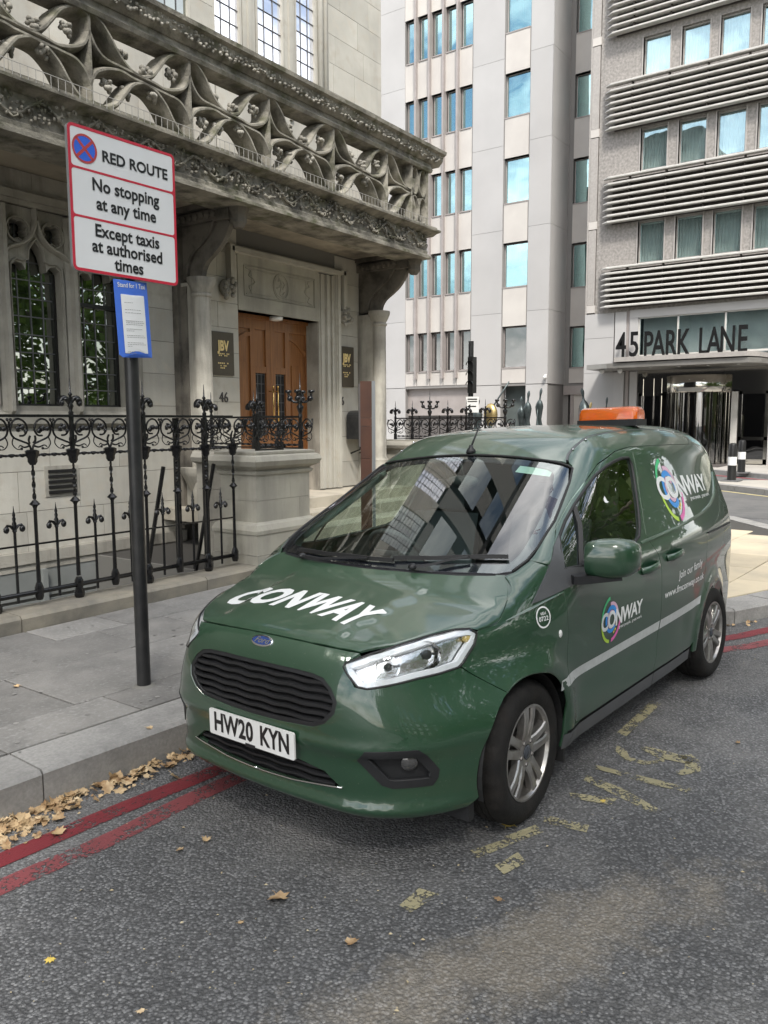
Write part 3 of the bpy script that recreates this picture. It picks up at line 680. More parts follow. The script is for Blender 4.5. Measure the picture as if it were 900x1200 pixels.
for cx,cz in ((7.93,3.56),(10.56,3.44)):
    g=MB()
    for k in range(26):
        a=rr.uniform(0,6.28); r=rr.uniform(.03,.13); g.ball((cx+r*math.cos(a),YW-.05-rr.uniform(0,.07),cz+r*math.sin(a)*1.15),rr.uniform(.02,.045),.035,rr.uniform(.02,.05),6,4)
    g.ball((cx,YW-.04,cz),.12,.07,.13,8,5)
    P('carved_boss',g,stone_d,bl,smooth=True)
P('door_reveal',MB().box(8.15,8.20,YW+.015,YW+.30,.6,3.29),stone_d,bl); g=MB().box(9.95,10.0,YW+.015,YW+.30,.6,3.29); P('door_reveal',g,stone_d,bl)
# door leaves
for (x0,x1,s) in ((8.19,9.108,1),(9.112,10.03,-1)):
    dy=8.66; g=MB()
    gx0,gx1=(x1-.33,x1-.10) if s==1 else (x0+.10,x0+.33)
    px0,px1=(x0+.10,x1-.43) if s==1 else (x0+.43,x1-.10)
    g.box(x0,x1,dy+.03,dy+.07,.62,1.5); g.box(min(px0,px1),max(px0,px1),dy+.03,dy+.07,1.5,3.25)
    # stiles & rails
    def st(a,b,c,d,e=0): g.box(a,b,dy-e,dy+.0701,c,d)
    st(x0,x0+.10,.60,3.25); st(x1-.10,x1,.60,3.25)
    mid=px1 if s==1 else px0-.10
    st(mid,mid+.10,.60,3.25,-.001)
    st(x0,x1,.60,.85,-.002); st(x0,x1,3.10,3.25,-.002); st(gx0,gx1,2.45,2.55,-.003); st(gx0,gx1,1.35,1.47,-.003)
    g.box(gx0,gx1,dy+.03,dy+.07,2.55,3.10); g.box(gx0,gx1,dy+.03,dy+.07,.8,1.35)
    d_=P('door_leaf',g,wood,bl)
    g=MB(); cxm=(px0+px1)/2; w2=(px1-px0)/2
    arc=[(cxm-w2+.0,3.10),(cxm-w2,2.80)]+[(cxm+s*-1*w2+s*2*w2*t, 2.80+.22*math.sin(t*math.pi/2)) for t in [i/8 for i in range(9)]]+[(cxm+w2 if s==1 else cxm-w2,3.10)]
    a2=[(px0,2.78)]+[((px0+(px1-px0)*t) if s==-1 else (px0+(px1-px0)*t),2.78+.24*(math.sin(t*math.pi/2) if s==1 else math.cos(t*math.pi/2))) for t in [i/8 for i in range(9)]]+[(px1,2.78)]
    g.sweep([(a,dy+.012,b) for a,b in a2[1:-1]],[(.03,.02),(.03,-.01),(-.03,-.01),(-.03,.02)],side=(0,1,0))
    g.box(px0+.06,px1-.06,dy+.012,dy+.035,1.0,2.6)
    P('raised_panel',g,wood,d_)
    g=MB().box(gx0,gx1,dy+.045,dy+.05,1.45,2.46); P('door_glass',g,gl_lead,d_)
    g=MB()
    for k in range(4): g.box(gx0+(gx1-gx0)*k/3-.004,gx0+(gx1-gx0)*k/3+.004,dy+.035,dy+.044,1.45,2.46)
    for k in range(8): g.box(gx0,gx1,dy+.034,dy+.043,1.45+k*.14-.004,1.45+k*.14+.004)
    P('lead_grid',g,lead,d_)
    hx=x1-.045 if s==1 else x0+.055; g=MB().tube([(hx,dy-.09,1.72),(hx,dy-.09,2.24)],.012,8); g.tube([(hx,dy-.09,1.78),(hx,dy,1.78)],.008); g.tube([(hx,dy-.09,2.18),(hx,dy,2.18)],.008); g.ball((hx,dy-.09,2.25),.018); P('door_handle',g,brass,d_,smooth=True)
    if s==-1:
        g=MB()
        for z in (1.0,1.95,2.85): g.box(x1-.018,x1-.008,dy-.012,dy+.0,z,z+.12)
        P('hinge',g,brass,d_)
g=MB().box(8.19,10.03,8.62,8.74,3.25,3.34); P('door_frame_head',g,wood,bl)
g=MB().lathe((9.1,8.52,0),[(.06,3.24),(.10,3.25),(.11,3.30)],12); P('ceiling_light',g,M('lamp_opal',(.7,.7,.68),rough=.4),bl,smooth=True)
g=MB().box(8.19,9.96,8.7,8.75,.5,3.4); P('door_back',g,dark,bl)
# drain pipe
dp=MB().tube([(11.18,8.27,.7),(11.18,8.27,4.05)],.045,8); dp.tube([(11.18,8.27,4.05),(11.22,8.1,4.25),(11.3,7.6,4.40)],.04,8); dp.box(11.11,11.25,8.22,8.4,3.6,3.66)
P('drainpipe',dp,ironp,bl,smooth=True)
# soffit & balcony
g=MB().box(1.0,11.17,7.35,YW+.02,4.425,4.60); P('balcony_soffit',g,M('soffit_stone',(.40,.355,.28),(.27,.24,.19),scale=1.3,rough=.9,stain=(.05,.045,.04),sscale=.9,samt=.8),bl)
def prof_run(name,prof,x0,x1,mat,parent=bl,smooth=False):
    # prof: (y,z) closed outline extruded along x
    n=len(prof); g=MB(); g.add([(x,y,z) for x in (x0,x1) for y,z in prof],[(k,(k+1)%n,(k+1)%n+n,k+n) for k in range(n)]+[tuple(range(n))[::-1],tuple(range(n,2*n))]); return P(name,g,mat,parent,smooth=smooth)
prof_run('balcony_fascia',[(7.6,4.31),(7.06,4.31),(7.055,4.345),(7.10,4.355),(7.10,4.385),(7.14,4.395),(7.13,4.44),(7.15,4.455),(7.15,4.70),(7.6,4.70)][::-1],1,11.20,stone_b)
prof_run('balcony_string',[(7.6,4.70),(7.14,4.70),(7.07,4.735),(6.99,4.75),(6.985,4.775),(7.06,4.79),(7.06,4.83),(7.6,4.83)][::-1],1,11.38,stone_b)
# carved running foliage on the fascia
rr=random.Random(11); g=MB(); x=1.6
while x<11.15:
    ph=(x*2*math.pi/.62); z=4.58+.06*math.sin(ph)
    x+=.01
    if int(x*100)%3==0:
        for q in range(2):
            g.ball((x+rr.uniform(-.03,.03),7.135-rr.uniform(0,.04),4.58+rr.uniform(-.11,.11)),rr.uniform(.010,.024),.022,rr.uniform(.010,.028),5,3)
pth=[(1.6+i*.05,7.12,4.58+.085*math.sin((1.6+i*.05)*2*math.pi/.62)) for i in range(190)]
g.tube(pth,.016,5)
for i in range(0,190,3):
    a,b,c=pth[i]; s=1 if math.cos(a*2*math.pi/.62)>0 else -1
    g.tube([(a,b,c),(a+.04,b-.02,c+s*.04),(a+.08,b-.03,c+s*.02),(a+.09,b-.01,c-s*.02)],.012,4,taper=lambda t:1-.5*t)
P('carved_frieze',g,stone_b,bl,smooth=True)['kind']='stuff'
# balustrade rails
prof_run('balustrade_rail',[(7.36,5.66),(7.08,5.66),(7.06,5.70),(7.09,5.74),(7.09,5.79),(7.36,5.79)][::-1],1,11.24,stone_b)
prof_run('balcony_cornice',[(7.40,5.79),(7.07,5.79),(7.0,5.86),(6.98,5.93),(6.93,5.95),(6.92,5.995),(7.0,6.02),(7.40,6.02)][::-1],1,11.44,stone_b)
g=MB(); x=1.6
while x<11.4:
    for q in range(4): g.ball((x+rr.uniform(-.03,.03),7.02-rr.uniform(0,.04),5.875+rr.uniform(-.06,.06)),rr.uniform(.012,.034),.022,rr.uniform(.008,.022),5,3)
    x+=.05
P('carved_cresting',g,stone_d,bl,smooth=True)['kind']='stuff'
# tracery cells
W_,H_=1.253,.86
def cellmb(curves,prof=None):
    g=MB()
    pr=prof or [(.034,.26),(.040,.12),(.030,.045),(.010,0),(-.010,0),(-.030,.045),(-.040,.12),(-.034,.26)]
    for c in curves:
        pts=crom([(a*W_,0,b*H_) for a,b in c],5)
        g.sweep(pts,[(a,b) for a,b in pr],side=(0,1,0))
    return g
A=[(0.0,1.0),(.10,.96),(.19,.84),(.27,.68),(.38,.56),(.50,.53)]
B=[(0.0,.80),(.05,.66),(.13,.57),(.26,.55),(.40,.54),(.50,.53)]
Cq=[(1.0,.10),(.90,.10),(.80,.17),(.73,.30),(.64,.42),(.50,.47)]
E1=[(.50,.53),(.60,.60),(.68,.74),(.77,.90),(.89,.99),(1.0,.96)]
E2=[(1.0,.78),(.95,.63),(.84,.54),(.72,.50),(.62,.52),(.50,.53)]
G1=[(1-a,1-b) for a,b in E1]; G2=[(1-a,1-b) for a,b in E2]
A2=[(1-a,1-b) for a,b in A]; B2=[(1-a,1-b) for a,b in B]
cell=mesh('tracery_cell',cellmb([A,B,E1,E2,G1,G2,A2,B2]),stone_b,smooth=40)
barm=mesh('tracery_bar',MB().add([(a,b,z) for z in (-.02,H_+.02) for a,b in ((-.045,.27),(-.045,.10),(-.012,0),(.012,0),(.045,.10),(.045,.27))],[(k,k+1,k+7,k+6) for k in range(5)]) or MB(),stone_b) if False else None
g=MB(); g.add([(a,b,z) for z in (-.02,H_+.02) for a,b in ((-.045,.27),(-.045,.10),(-.012,0),(.012,0),(.045,.10),(.045,.27))],[(k,k+1,k+7,k+6) for k in range(5)]); barm=mesh('tracery_bar',g,stone_b)
def knob(seed,s=1):
    r2=random.Random(seed); g=MB()
    for k in range(14):
        g.ball((r2.uniform(-.045,.045)*s,r2.uniform(-.04,.03)*s,r2.uniform(-.045,.05)*s),r2.uniform(.02,.035)*s,.03*s,r2.uniform(.02,.035)*s,5,4)
    return mesh('carved_leaf',g,stone_d,smooth=True)
kn=[knob(i) for i in range(4)]
xb=10.04
for i in range(8):
    x=xb-i*W_
    inst('tracery_bar',bl,barm,(x,7.10,4.82))
    if i>0:
        c=inst('tracery_cell',bl,cell,(x,7.10,4.82))
        for q,(a,b) in enumerate(((.55,.62),(.36,.30),(.62,.38),(.34,.70),(.82,.72),(.18,.30))):
            o=inst('carved_leaf',c,kn[(q+i)%4],(0,0,0)); o.location=(a*W_,.05+.03*(q%2),b*H_)
half=mesh('tracery_half_cell',cellmb([A,B,G1,G2,[(.5,.53),(.56,.62),(.60,.75)],[(.5,.47),(.56,.40),(.60,.25)]]),stone_b,smooth=40)
c=inst('tracery_cell',bl,half,(xb,7.10,4.82))
for x in (10.70,11.16): inst('tracery_bar',bl,barm,(x,7.10,4.82))
g=MB()
for s in (0,1):
    cx=10.815+s*.23; 
    for zc,h in ((5.45,.2),(5.03,.2)):
        g.sweep([(cx+.10*math.cos(t*math.pi/8),7.12,zc+h*math.sin(t*math.pi/8)) for t in range(16)],[(.016,.16),(.018,.05),(.006,0),(-.006,0),(-.018,.05),(-.016,.16)],side=(0,1,0),closed=True)
P('tracery_panel',g,stone_b,bl,smooth=40)
# bird netting strip along the foot of the balustrade: thin vertical wires
g=MB(); x=3.2
while x<11.1: g.box(x-.0022,x+.0022,7.045,7.05,4.79,4.92); x+=.075
g.box(3.2,11.1,7.044,7.05,4.917,4.922)
nt=P('bird_spike_strip',g,M('pale_wire',(.30,.29,.27),rough=.5),bl); nt['kind']='stuff'
# numerals and plaques
for x in (7.87,10.50):
    tm=text_mb('46',(x,YW-.002,2.05),(1,0,0),(0,0,1),.20,th=.012,sx=.86); P('number_46',tm,M('dark_numeral',(.05,.045,.045),rough=.5),bl)
gpaint=M('gold_paint',(.80,.62,.28),rough=.4)
plq=M('bronze_plaque',(.10,.085,.065),(.085,.072,.055),scale=3,rough=.4,metal=.35)
for (x0,x1,z0,z1,lb) in ((7.66,8.06,2.37,2.95,'bronze plaque with gold letters on the wall left of the oak door'),(10.44,10.83,2.30,2.95,'bronze plaque with gold letters on the narrow wall right of the oak door')):
    t=thing('plaque',lb,'plaque',((x0+x1)/2,YW,z0),'plaques flanking the door'); cx=(x0+x1)/2
    P('plate',MB().box(x0,x1,YW-.03,YW-.004,z0,z1),plq,t)
    P('rim',MB().box(x0-.008,x1+.008,YW-.022,YW-.003,z0-.008,z1+.008),frame,t)
    P('lettering',text_mb('JBV',(cx,YW-.031,z1-.19),(1,0,0),(0,0,1),  .19,th=.004,bold=.007,sx=.72,sp=1.0),gpaint,t)
    g=MB()
    for k,(w,zz) in enumerate(((.24,.29),(.17,.315),(.20,.42),(.12,.455),(.12,.485))):
        n=int(w/.03)
        for q in range(n):
            if (q*7+k)%5: g.box(cx-w/2+q*w/n,cx-w/2+(q+.62)*w/n,YW-.033,YW-.0305,z1-zz-.012,z1-zz+.006)
    P('small_lettering',g,gpaint,t)['kind']='stuff'
# mailbox
mb=thing('mailbox','round-topped black mailbox on the wall by the right number 46','mailbox',(10.75,8.3,1.3))
g=MB(); w,d=.17,.20
pro=[(-w,1.42),(w,1.42),(w,1.78)]+[(w*math.cos(t*math.pi/8),1.78+.12*math.sin(t*math.pi/8)) for t in range(1,8)]+[(-w,1.78)]
g.poly(pro,[],lambda a,b,dd:(10.77+a,8.10+dd,b),th=.26); P('box_body',g,ironp,mb)
g=MB(); g.tube([(10.64,8.12,1.42),(10.64,8.10,1.25),(10.64,8.3,1.18)],.015); g.tube([(10.88,8.12,1.42),(10.88,8.10,1.25),(10.88,8.3,1.18)],.015); P('bracket',g,iron,mb)
# entrance steps
stp=M('step_stone',(.42,.38,.31),(.34,.31,.25),scale=2,rough=.85,rand=.05,stain=(.2,.18,.15),sscale=2,samt=.5)
for k in range(4):
    x=6.75
    y0=7.62-k*.40
    while x<11.55:
        l=min(1.6,11.55-x); block('step_stone',bl,stp,x+.003,x+l-.003,y0,YW+.25 if k==0 else y0+.42,(.6-.155*(k+1)) if k<3 else .05,.6-.155*k+random.uniform(-.001,.001) if k<3 else .135); x+=l
# ------------------------------------------------------------------ iron railings and stone piers
plinthm=M('plinth_stone_surface',(.30,.27,.21),(.20,.185,.155),scale=3,rough=.85,bump=.4,bscale=60,rand=.1,stain=(.10,.095,.085),sscale=2.2,samt=.7)
ZT,ZM,ZL,ZB=1.765,1.457,.752,.365; SP=.357
def twist(g,x,y,z0,z1,r=.0135):
    n=int((z1-z0)/.012); vs=[]
    for i in range(n+1):
        z=z0+(z1-z0)*i/n; a=i*.42
        for k in range(4): vs.append((x+r*math.cos(a+k*math.pi/2)*(1.15 if k%2 else .75),y+r*math.sin(a+k*math.pi/2)*(1.15 if k%2 else .75),z))
    g.add(vs,[(i*4+k,i*4+(k+1)%4,(i+1)*4+(k+1)%4,(i+1)*4+k) for i in range(n) for k in range(4)])
def balmesh(big):
    g=MB()
    if big: g.lathe((0,0,0),[(.030,.25),(.042,.27),(.044,.30),(.030,.335),(.036,.36),(.036,.40),(.022,.43)],8)
    else: g.lathe((0,0,0),[(.026,.30),(.034,.33),(.034,.36),(.036,.40),(.022,.44)],8)
    g.lathe((0,0,0),[(.018,.44),(.0145,.75),(.0145,1.04),(.022,1.055),(.044,1.07),(.030,1.085),(.016,1.10)],8,cap=False)
    twist(g,0,0,1.10,1.385)
    g.lathe((0,0,0),[(.022,1.38),(.038,1.405),(.038,1.43),(.052,1.455),(.056,1.49),(.035,1.50)],8)
    return mesh('baluster',g,iron,smooth=35)
balb,bals=balmesh(1),balmesh(0)
g=MB(); g.tube([(0,0,.30),(0,0,.93)],.011,6); g.lathe((0,0,0),[(.011,.86),(.02,.875),(.011,.89),(.02,.93),(.012,.95),(.016,.97),(.010,.985),(.014,1.0),(.006,1.03),(.002,1.07)],6)
for s in (-1,1): g.tube([(0,0,.88),(s*.03,0,.915),(s*.055,0,.92),(s*.07,0,.90)],.012,5); g.ball((s*.065,0,.888),.026,.022,.028,6,5)
spike=mesh('short_spike',g,iron,smooth=40)
def scrollmesh(tall=True):
    g=MB(); z0=1.49
    for s in (-1,1):
        g.tube(crom([(0,0,z0-.02),(s*.02,0,z0+.05),(s*.07,0,z0+.075),(s*.145,0,z0+.11),(s*.168,0,z0+.17),(s*.140,0,z0+.235),(s*.09,0,z0+.25),(s*.045,0,z0+.22),(s*.03,0,z0+.17),(s*.055,0,z0+.125),(s*.095,0,z0+.12)],4),.0085,5)
        g.tube(crom([(s*.02,0,z0+.04),(s*.06,0,z0+.03),(s*.10,-.012,z0+.045),(s*.12,-.02,z0+.03)],4),.008,4,taper=lambda t:1-.5*t)
        g.tube(crom([(s*.015,0,z0+.06),(s*.028,-.01,z0+.085),(s*.02,-.02,z0+.12)],4),.009,4)
        g.tube(crom([(s*.145,0,z0+.11),(s*.16,-.005,z0+.06),(s*.13,-.01,z0+.02),(s*.09,-.01,z0+.015)],4),.006,4,taper=lambda t:1-.4*t)
        g.tube(crom([(s*.168,0,z0+.17),(s*.176,-.005,z0+.21),(s*.165,-.01,z0+.25)],3),.006,4)
        g.ball((s*.165,-.008,z0+.245),.013,.012,.014,5,4); g.ball((s*.088,-.01,z0+.02),.012,.012,.012,5,4)
        r2=random.Random(5 if s>0 else 9)
        for k in range(9): 
            a=r2.uniform(0,6.28); r=r2.uniform(0,.032); g.ball((s*.088+r*math.cos(a)*1.3,-.01+r2.uniform(-.022,.012),z0+.178+r*math.sin(a)*1.3),r2.uniform(.012,.024),.016,r2.uniform(.010,.026),5,4)
    return mesh('scrollwork',g,iron,smooth=True)
scr=scrollmesh()
g=MB(); g.tube([(0,0,1.765),(0,0,1.95)],.010,6); g.lathe((0,0,0),[(.012,1.775),(.022,1.79),(.012,1.81),(.018,1.83),(.026,1.845),(.014,1.87),(.012,1.93),(.020,1.94),(.009,1.955),(.002,2.07)],7)
for s in (-1,1):
    for yy in (0,.02):
        g.tube(crom([(0,yy,1.86),(s*.03,yy,1.905),(s*.062,yy,1.91),(s*.088,yy,1.88),(s*.088,yy,1.85)],3),.016,5,taper=lambda t:.6+.8*math.sin(t*2.6))
    g.ball((s*.08,0,1.868),.022,.03,.026,6,4); g.ball((s*.055,-.015,1.90),.018,.02,.014,6,4)
fini=mesh('leaf_finial',g,iron,smooth=True)
g=MB(); g.lathe((0,0,0),[(.020,1.70),(.024,1.78),(.016,1.80),(.034,1.85),(.040,1.88),(.018,1.905),(.034,1.93),(.018,1.955),(.014,2.03),(.022,2.04),(.010,2.06),(.002,2.24)],9)
for k in range(4):
    a=k*math.pi/2+.5; c_,s_=math.cos(a),math.sin(a)
    g.tube(crom([(0,0,1.93),(c_*.07,s_*.07,1.93),(c_*.12,s_*.12,1.98),(c_*.13,s_*.13,2.03)],4),.015,6); g.ball((c_*.115,s_*.115,1.965),.033); g.lathe((c_*.13,s_*.13,0),[(.012,2.02),(.036,2.03),(.036,2.055),(.012,2.06)],7)
cand=mesh('candelabra_finial',g,iron,smooth=True)
def fence(name,label,pos,d,n0,n1,bal,fins,loc,group=None):
    # d: unit direction; stations n0..n1 at pos + d*i*SP
    t=thing(name,label,'railing',loc,group); d=Vector(d); pos=Vector(pos); rz=math.atan2(d.y,d.x)
    a=pos+d*(n0*SP-(.18 if bal else 0)); b=pos+d*(n1*SP)
    def rail(z,w,h,nm='rail',dy=0):
        g=MB(); c=(a+b)/2; g.obox((c.x,c.y,z),d,w,h,(b-a).length); P(nm,g,iron,t)
    rail(ZT,.034,.022); 
    g=MB(); L_=(b-a).length; n=int(L_/.012); vs=[]
    nrm=Vector((-d.y,d.x,0))
    for i in range(n+1):
        c=a+d*(L_*i/n); an=i*.42
        for k in range(4):
            q=an+k*math.pi/2; rr_=.014*(1.1 if k%2 else .75); vs.append(c+nrm*rr_*math.cos(q)+Vector((0,0,ZM+rr_*math.sin(q))))
    g.add(vs,[(i*4+k,i*4+(k+1)%4,(i+1)*4+(k+1)%4,(i+1)*4+k) for i in range(n) for k in range(4)]); P('twisted_rail',g,iron,t)
    if bal: rail(ZL,.022,.014); 
    if bal:
        g=MB(); g.tube([(a.x,a.y,ZB),(b.x,b.y,ZB)],.020,8); P('rail',g,iron,t,smooth=True)
    else: rail(1.42,.03,.016)
    for i in range(n0,n1+1):
        p=pos+d*i*SP; 
        if bal: inst('baluster',t,balb if i in fins else bals,(p.x,p.y,0),rz=rz)
        else:
            block('foot',t,iron,p.x-.02,p.x+.02,p.y-.02,p.y+.02,1.40,1.50)
        if i<n1 or bal or True: 
            s=inst('scrollwork',t,scr,(p.x,p.y,0),rz=rz)
        if bal:
            q=pos+d*(i-.5)*SP; inst('short_spike',t,spike,(q.x,q.y,0),rz=rz)
        if i in fins:
            inst('post',t,_cache.setdefault('post',mesh('post',MB().box(-.014,.014,-.014,.014,1.44,1.80),iron)),(p.x,p.y,0),rz=rz)
            inst('candelabra_finial' if fins[i]=='c' else 'leaf_finial',t,cand if fins[i]=='c' else fini,(p.x,p.y,0),rz=rz)
    return t
fl=fence('iron_railing','black wrought iron railing on the stone plinth behind the sign post',(5.63,5.90,0),(1,0,0),-12,0,True,{i:'f' for i in range(-11,0,2)},(3.6,5.9,.25))
g=MB()
for x in (5.02,6.9):
    pass
for x0 in (4.98,5.72,):
    g=MB().box(x0-.03,x0+.03,5.96,5.985,.28,1.75) if x0<5.1 else MB().box(x0-.42,x0-.36,5.96,5.985,.28,1.75); P('stay_post',g,iron,fl)
for x0 in (4.80,5.42):
    g=MB().tube([(x0+.02,5.97,1.30),(x0-.06,6.30,-.2)],.020,6); P('diagonal_stay',g,iron,fl)
fence('iron_railing','black ironwork frieze standing on top of the pale stone pier',(5.63,5.90,0),(1,0,0),1,2,False,{1:'f'},(6.2,5.9,1.4))
f3=fence('iron_railing','black ironwork frieze running back from the pier towards the oak door',(6.66,5.90,0),(0,1,0),0,4,False,{0:'c',2:'f',4:'f'},(6.66,6.5,1.4))
fence('iron_railing','black railing beside the entrance steps, right of the brown totem',(11.59,5.90,0),(0,1,0),0,6,False,{0:'c',1:'f',2:'f',3:'f',4:'c',5:'f',6:'f'},(11.59,7,1.3))
# plinth kerb under the railing
pk=thing('stone_plinth','low stone plinth carrying the black railing beside the pavement','plinth',(3.5,5.8,.13)); 
xx=-8.9
while xx<5.7:
    l=1.85 if xx>-8 else 1.0
    x1=min(xx+l,5.78)
    if abs(xx-4.40)<1.2 and False: pass
    g=MB(); pr=[(5.68,.10),(5.675,.225),(5.70,.25),(6.0,.255),(6.0,.10)]
    g.add([(x,a,b) for x in (xx+.004,x1-.004) for a,b in pr],[(0,1,6,5),(1,2,7,6),(2,3,8,7),(3,4,9,8),(4,3,2,1,0),(5,6,7,8,9)])
    P('plinth_stone',g,plinthm,pk); xx=x1
    if x1>=5.78: break
# piers
def pier(x0,x1,y0,y1,label,wall=None):
    t=thing('stone_pier',label,'pier',((x0+x1)/2,(y0+y1)/2,.13))
    def ring(prof,nm,m=pierst):
        # prof (out,z): stacked rectangle rings
        vs=[];n=len(prof)
        for o,z in prof: vs+=[(x0-o,y0-o,z),(x1+o,y0-o,z),(x1+o,y1+o,z),(x0-o,y1+o,z)]
        F=[(i*4+k,i*4+(k+1)%4,(i+1)*4+(k+1)%4,(i+1)*4+k) for i in range(n-1) for k in range(4)]+[(3,2,1,0),tuple((n-1)*4+k for k in range(4))]
        g=MB(); g.add(vs,F); P(nm,g,m,t,smooth=30)
    ring([(.0,1.16),(.02,1.17),(.03,1.20),(.0,1.215),(.02,1.23),(.075,1.26),(.10,1.31),(.08,1.36),(.04,1.375),(.045,1.385),(.045,1.405),(.0,1.412)],'pier_cap')
    ring([(.07,.56),(.075,.60),(.05,.655),(.01,.675),(0,.68)],'pier_base_moulding')
    ring([(-.02,.1),(-.02,1.2)],'pier_core',mortar)
    W2=x1-x0
    for (za,zb,o,cuts) in ((.13,.34,.07,(0,1)),(.345,.555,.06,(0,.62,1)),(.68,.90,0,(0,.80,1)),(.903,1.16,0,(0,.62,1))):
        for i in range(len(cuts)-1):
            a=x0-o+(W2+2*o)*cuts[i]; b=x0-o+(W2+2*o)*cuts[i+1]
            block('pier_stone',t,pierst,a+.002,b-.002,y0-o,y1+o,za,zb)
    return t
pier(5.83,6.66,5.78,6.30,'pale stone pier with moulded cap beside the entrance steps, behind the van')
def wingwall(x0,x1,y0,y1,label):
    t=thing('wing_wall',label,'low wall',((x0+x1)/2,(y0+y1)/2,.13)); 
    y=y0
    while y<y1-.01:
        b=min(y+.7,y1)
        for z in (.13,.53,.93): block('wall_stone',t,stone_d,x0,x1,y+.003,b-.003,z,z+.395 if z<.9 else 1.22)
        y=b
    n=MB(); pr=[(-.0,1.22),(-.07,1.25),(-.09,1.30),(-.06,1.35),(-.02,1.37),(-.02,1.395)]
    vs=[]
    for yy in (y0-.02,y1): vs+=[(x0+a,yy,z) for a,z in pr]+[(x1-a,yy,z) for a,z in pr[::-1]]
    m=len(pr)*2; n.add(vs,[(k,(k+1)%m,(k+1)%m+m,k+m) for k in range(m)]+[tuple(range(m))[::-1],tuple(range(m,2*m))]); P('coping',n,stone_d,t)
    return t
wingwall(6.42,6.72,6.44,7.35,'low dark stone wall running back from the pier beside the steps')
wingwall(11.48,11.78,5.80,8.30,'low dark stone wall right of the entrance steps carrying a railing')
# ------------------------------------------------------------------ wooden totem by the entrance
tt=thing('wooden_totem','slim brown panelled totem with a grey metal edge in front of the right column','totem',(7.2,5.4,.13))
corten=M('brown_panel',(.095,.036,.018),(.065,.025,.014),scale=4,rough=.55,rand=.12)
tz=[.13,.95,1.30,1.66,1.75,2.16]
dr=Vector((.582,-.813,0)); fw=Vector((.813,.582,0)); tc0=Vector((7.205,5.40,0))
for a,b in zip(tz,tz[1:]):
    g=MB(); g.obox(tc0+Vector((0,0,(a+b)/2)),dr,.10,b-a-.004,.125); P('totem_panel',g,corten,tt)
g=MB(); g.obox(tc0+dr*.085+Vector((0,0,1.145)),dr,.11,2.03,.035); P('metal_edge',g,M('grey_steel_edge',(.26,.27,.28),rough=.35,metal=.6),tt)
g=MB(); g.obox(tc0-dr*.072+fw*-.0+Vector((0,0,1.78)),dr,.08,.70,.02); P('dark_edge',g,frame,tt)
# ------------------------------------------------------------------ pale stone building behind
WX=33.0; WR=34.8
wb=thing('pale_stone_building','tall pale stone building with a bay of five narrow windows between bronze fins','building',(34,20,.1))
wb2=wb
FL=[20.39+3.63,20.39,16.76,13.21,9.58,5.93]   # window tops
BT=[22.1,18.47,14.95,11.32,7.68,4.12]
g=MB()
# backing with window openings: columns of wall strips
def strip(y0,y1,z0,z1,X=WX,d=.5): g.box(X+.03,X+d,y0,y1,z0,z1)
for y0,y1 in ((22.3,60),(17.01,18.66),(14.80,15.82)): strip(y0,y1,0,30)
bays=[(22.22,21.76),(21.52,21.0),(20.77,20.22),(20.02,19.48),(19.26,18.69)]
def openings(ya,yb,rows,X=WX):
    z=rows[-1][0] if rows else 0
    prev=3.3
    for zt,zb in sorted(rows):
        lo,hi=min(zt,zb),max(zt,zb); strip(ya,yb,prev,lo,X); prev=hi
    strip(ya,yb,prev,30,X)
rows=[(a,b) for a,b in zip(FL,BT)]
openings(18.66,22.3,rows); openings(15.82,17.01,rows)
rowsR=[((a-1.709)*1+1.709,b) for a,b in rows]
def openings0(ya,yb,rows,X,p0):
    prev=p0
    for lo,hi in sorted((min(r),max(r)) for r in rows): g.box(X+.03,X+.5,ya,yb,prev,lo); prev=hi
    g.box(X+.03,X+.5,ya,yb,prev,30)
openings0(13.68,14.54,rows,WR,3.2)
g.box(WR+.03,WR+.5,12.0,13.68,0,30); g.box(WR+.03,WR+.5,14.54,14.9,0,30)
g.box(WX+.035,WR+.5,14.79,15.2,0,30)
g.box(33,42,60,60.4,0,30); g.box(WR+.5,42,12.0,12.3,0,30); g.box(41.7,42,12,60,0,30)
g.box(WX+.1,42,12.3,60,29.9,30.2)
P('wall',g,joint,wb)
def pan(y0,y1,z0,z1,m=wst,X=WX,e=.006,proud=0): 
    block('cladding_panel',wb,m,X-proud,X+.03,y0+e,y1-e,z0+e,z1-e)
JZ=[3.36,6.56,10.18,13.80,17.44,21.06,24.7,28.3]
for i in range(len(JZ)-1):
    z0,z1=JZ[i],JZ[i+1]
    pan(22.30,26.4,z0,z1); pan(26.4,32,z0,z1); pan(17.05,18.62,z0,z1); pan(14.75,15.80,z0,z1)
    block('cladding_panel',wb,wst,WX,WR+.03,14.75,14.78,z0+.006,z1-.006)
    pan(12.2,13.66,z0,z1,wst2,WR)
for (ya,yb,X) in ((18.66,22.3,WX),(15.84,17.0,WX),(13.70,14.52,WR)):
    zs=[3.4]+[v for lo,hi in sorted((b,a) for a,b in rows) for v in (lo,hi)]+[28]
    for k in range(0,len(zs)-1,2):
        if X==WX and ya>18:
            for (a,b) in ((22.3,21.66),(21.62,20.90),(20.86,20.15),(20.11,19.42),(19.38,18.66)):
                pan(b,a,zs[k]+.02,zs[k+1]-.05,wst2,WX+.012)
        else:
            pan(ya,yb,zs[k]+.02,zs[k+1]-.04,wst2,X,proud=-.0)
pan(22.3,26.4,1.6,3.34); pan(26.4,32,0,3.34); pan(17.05,18.62,0,3.34); pan(14.75,15.80,0,3.34); pan(22.3,26.4,0,1.58)
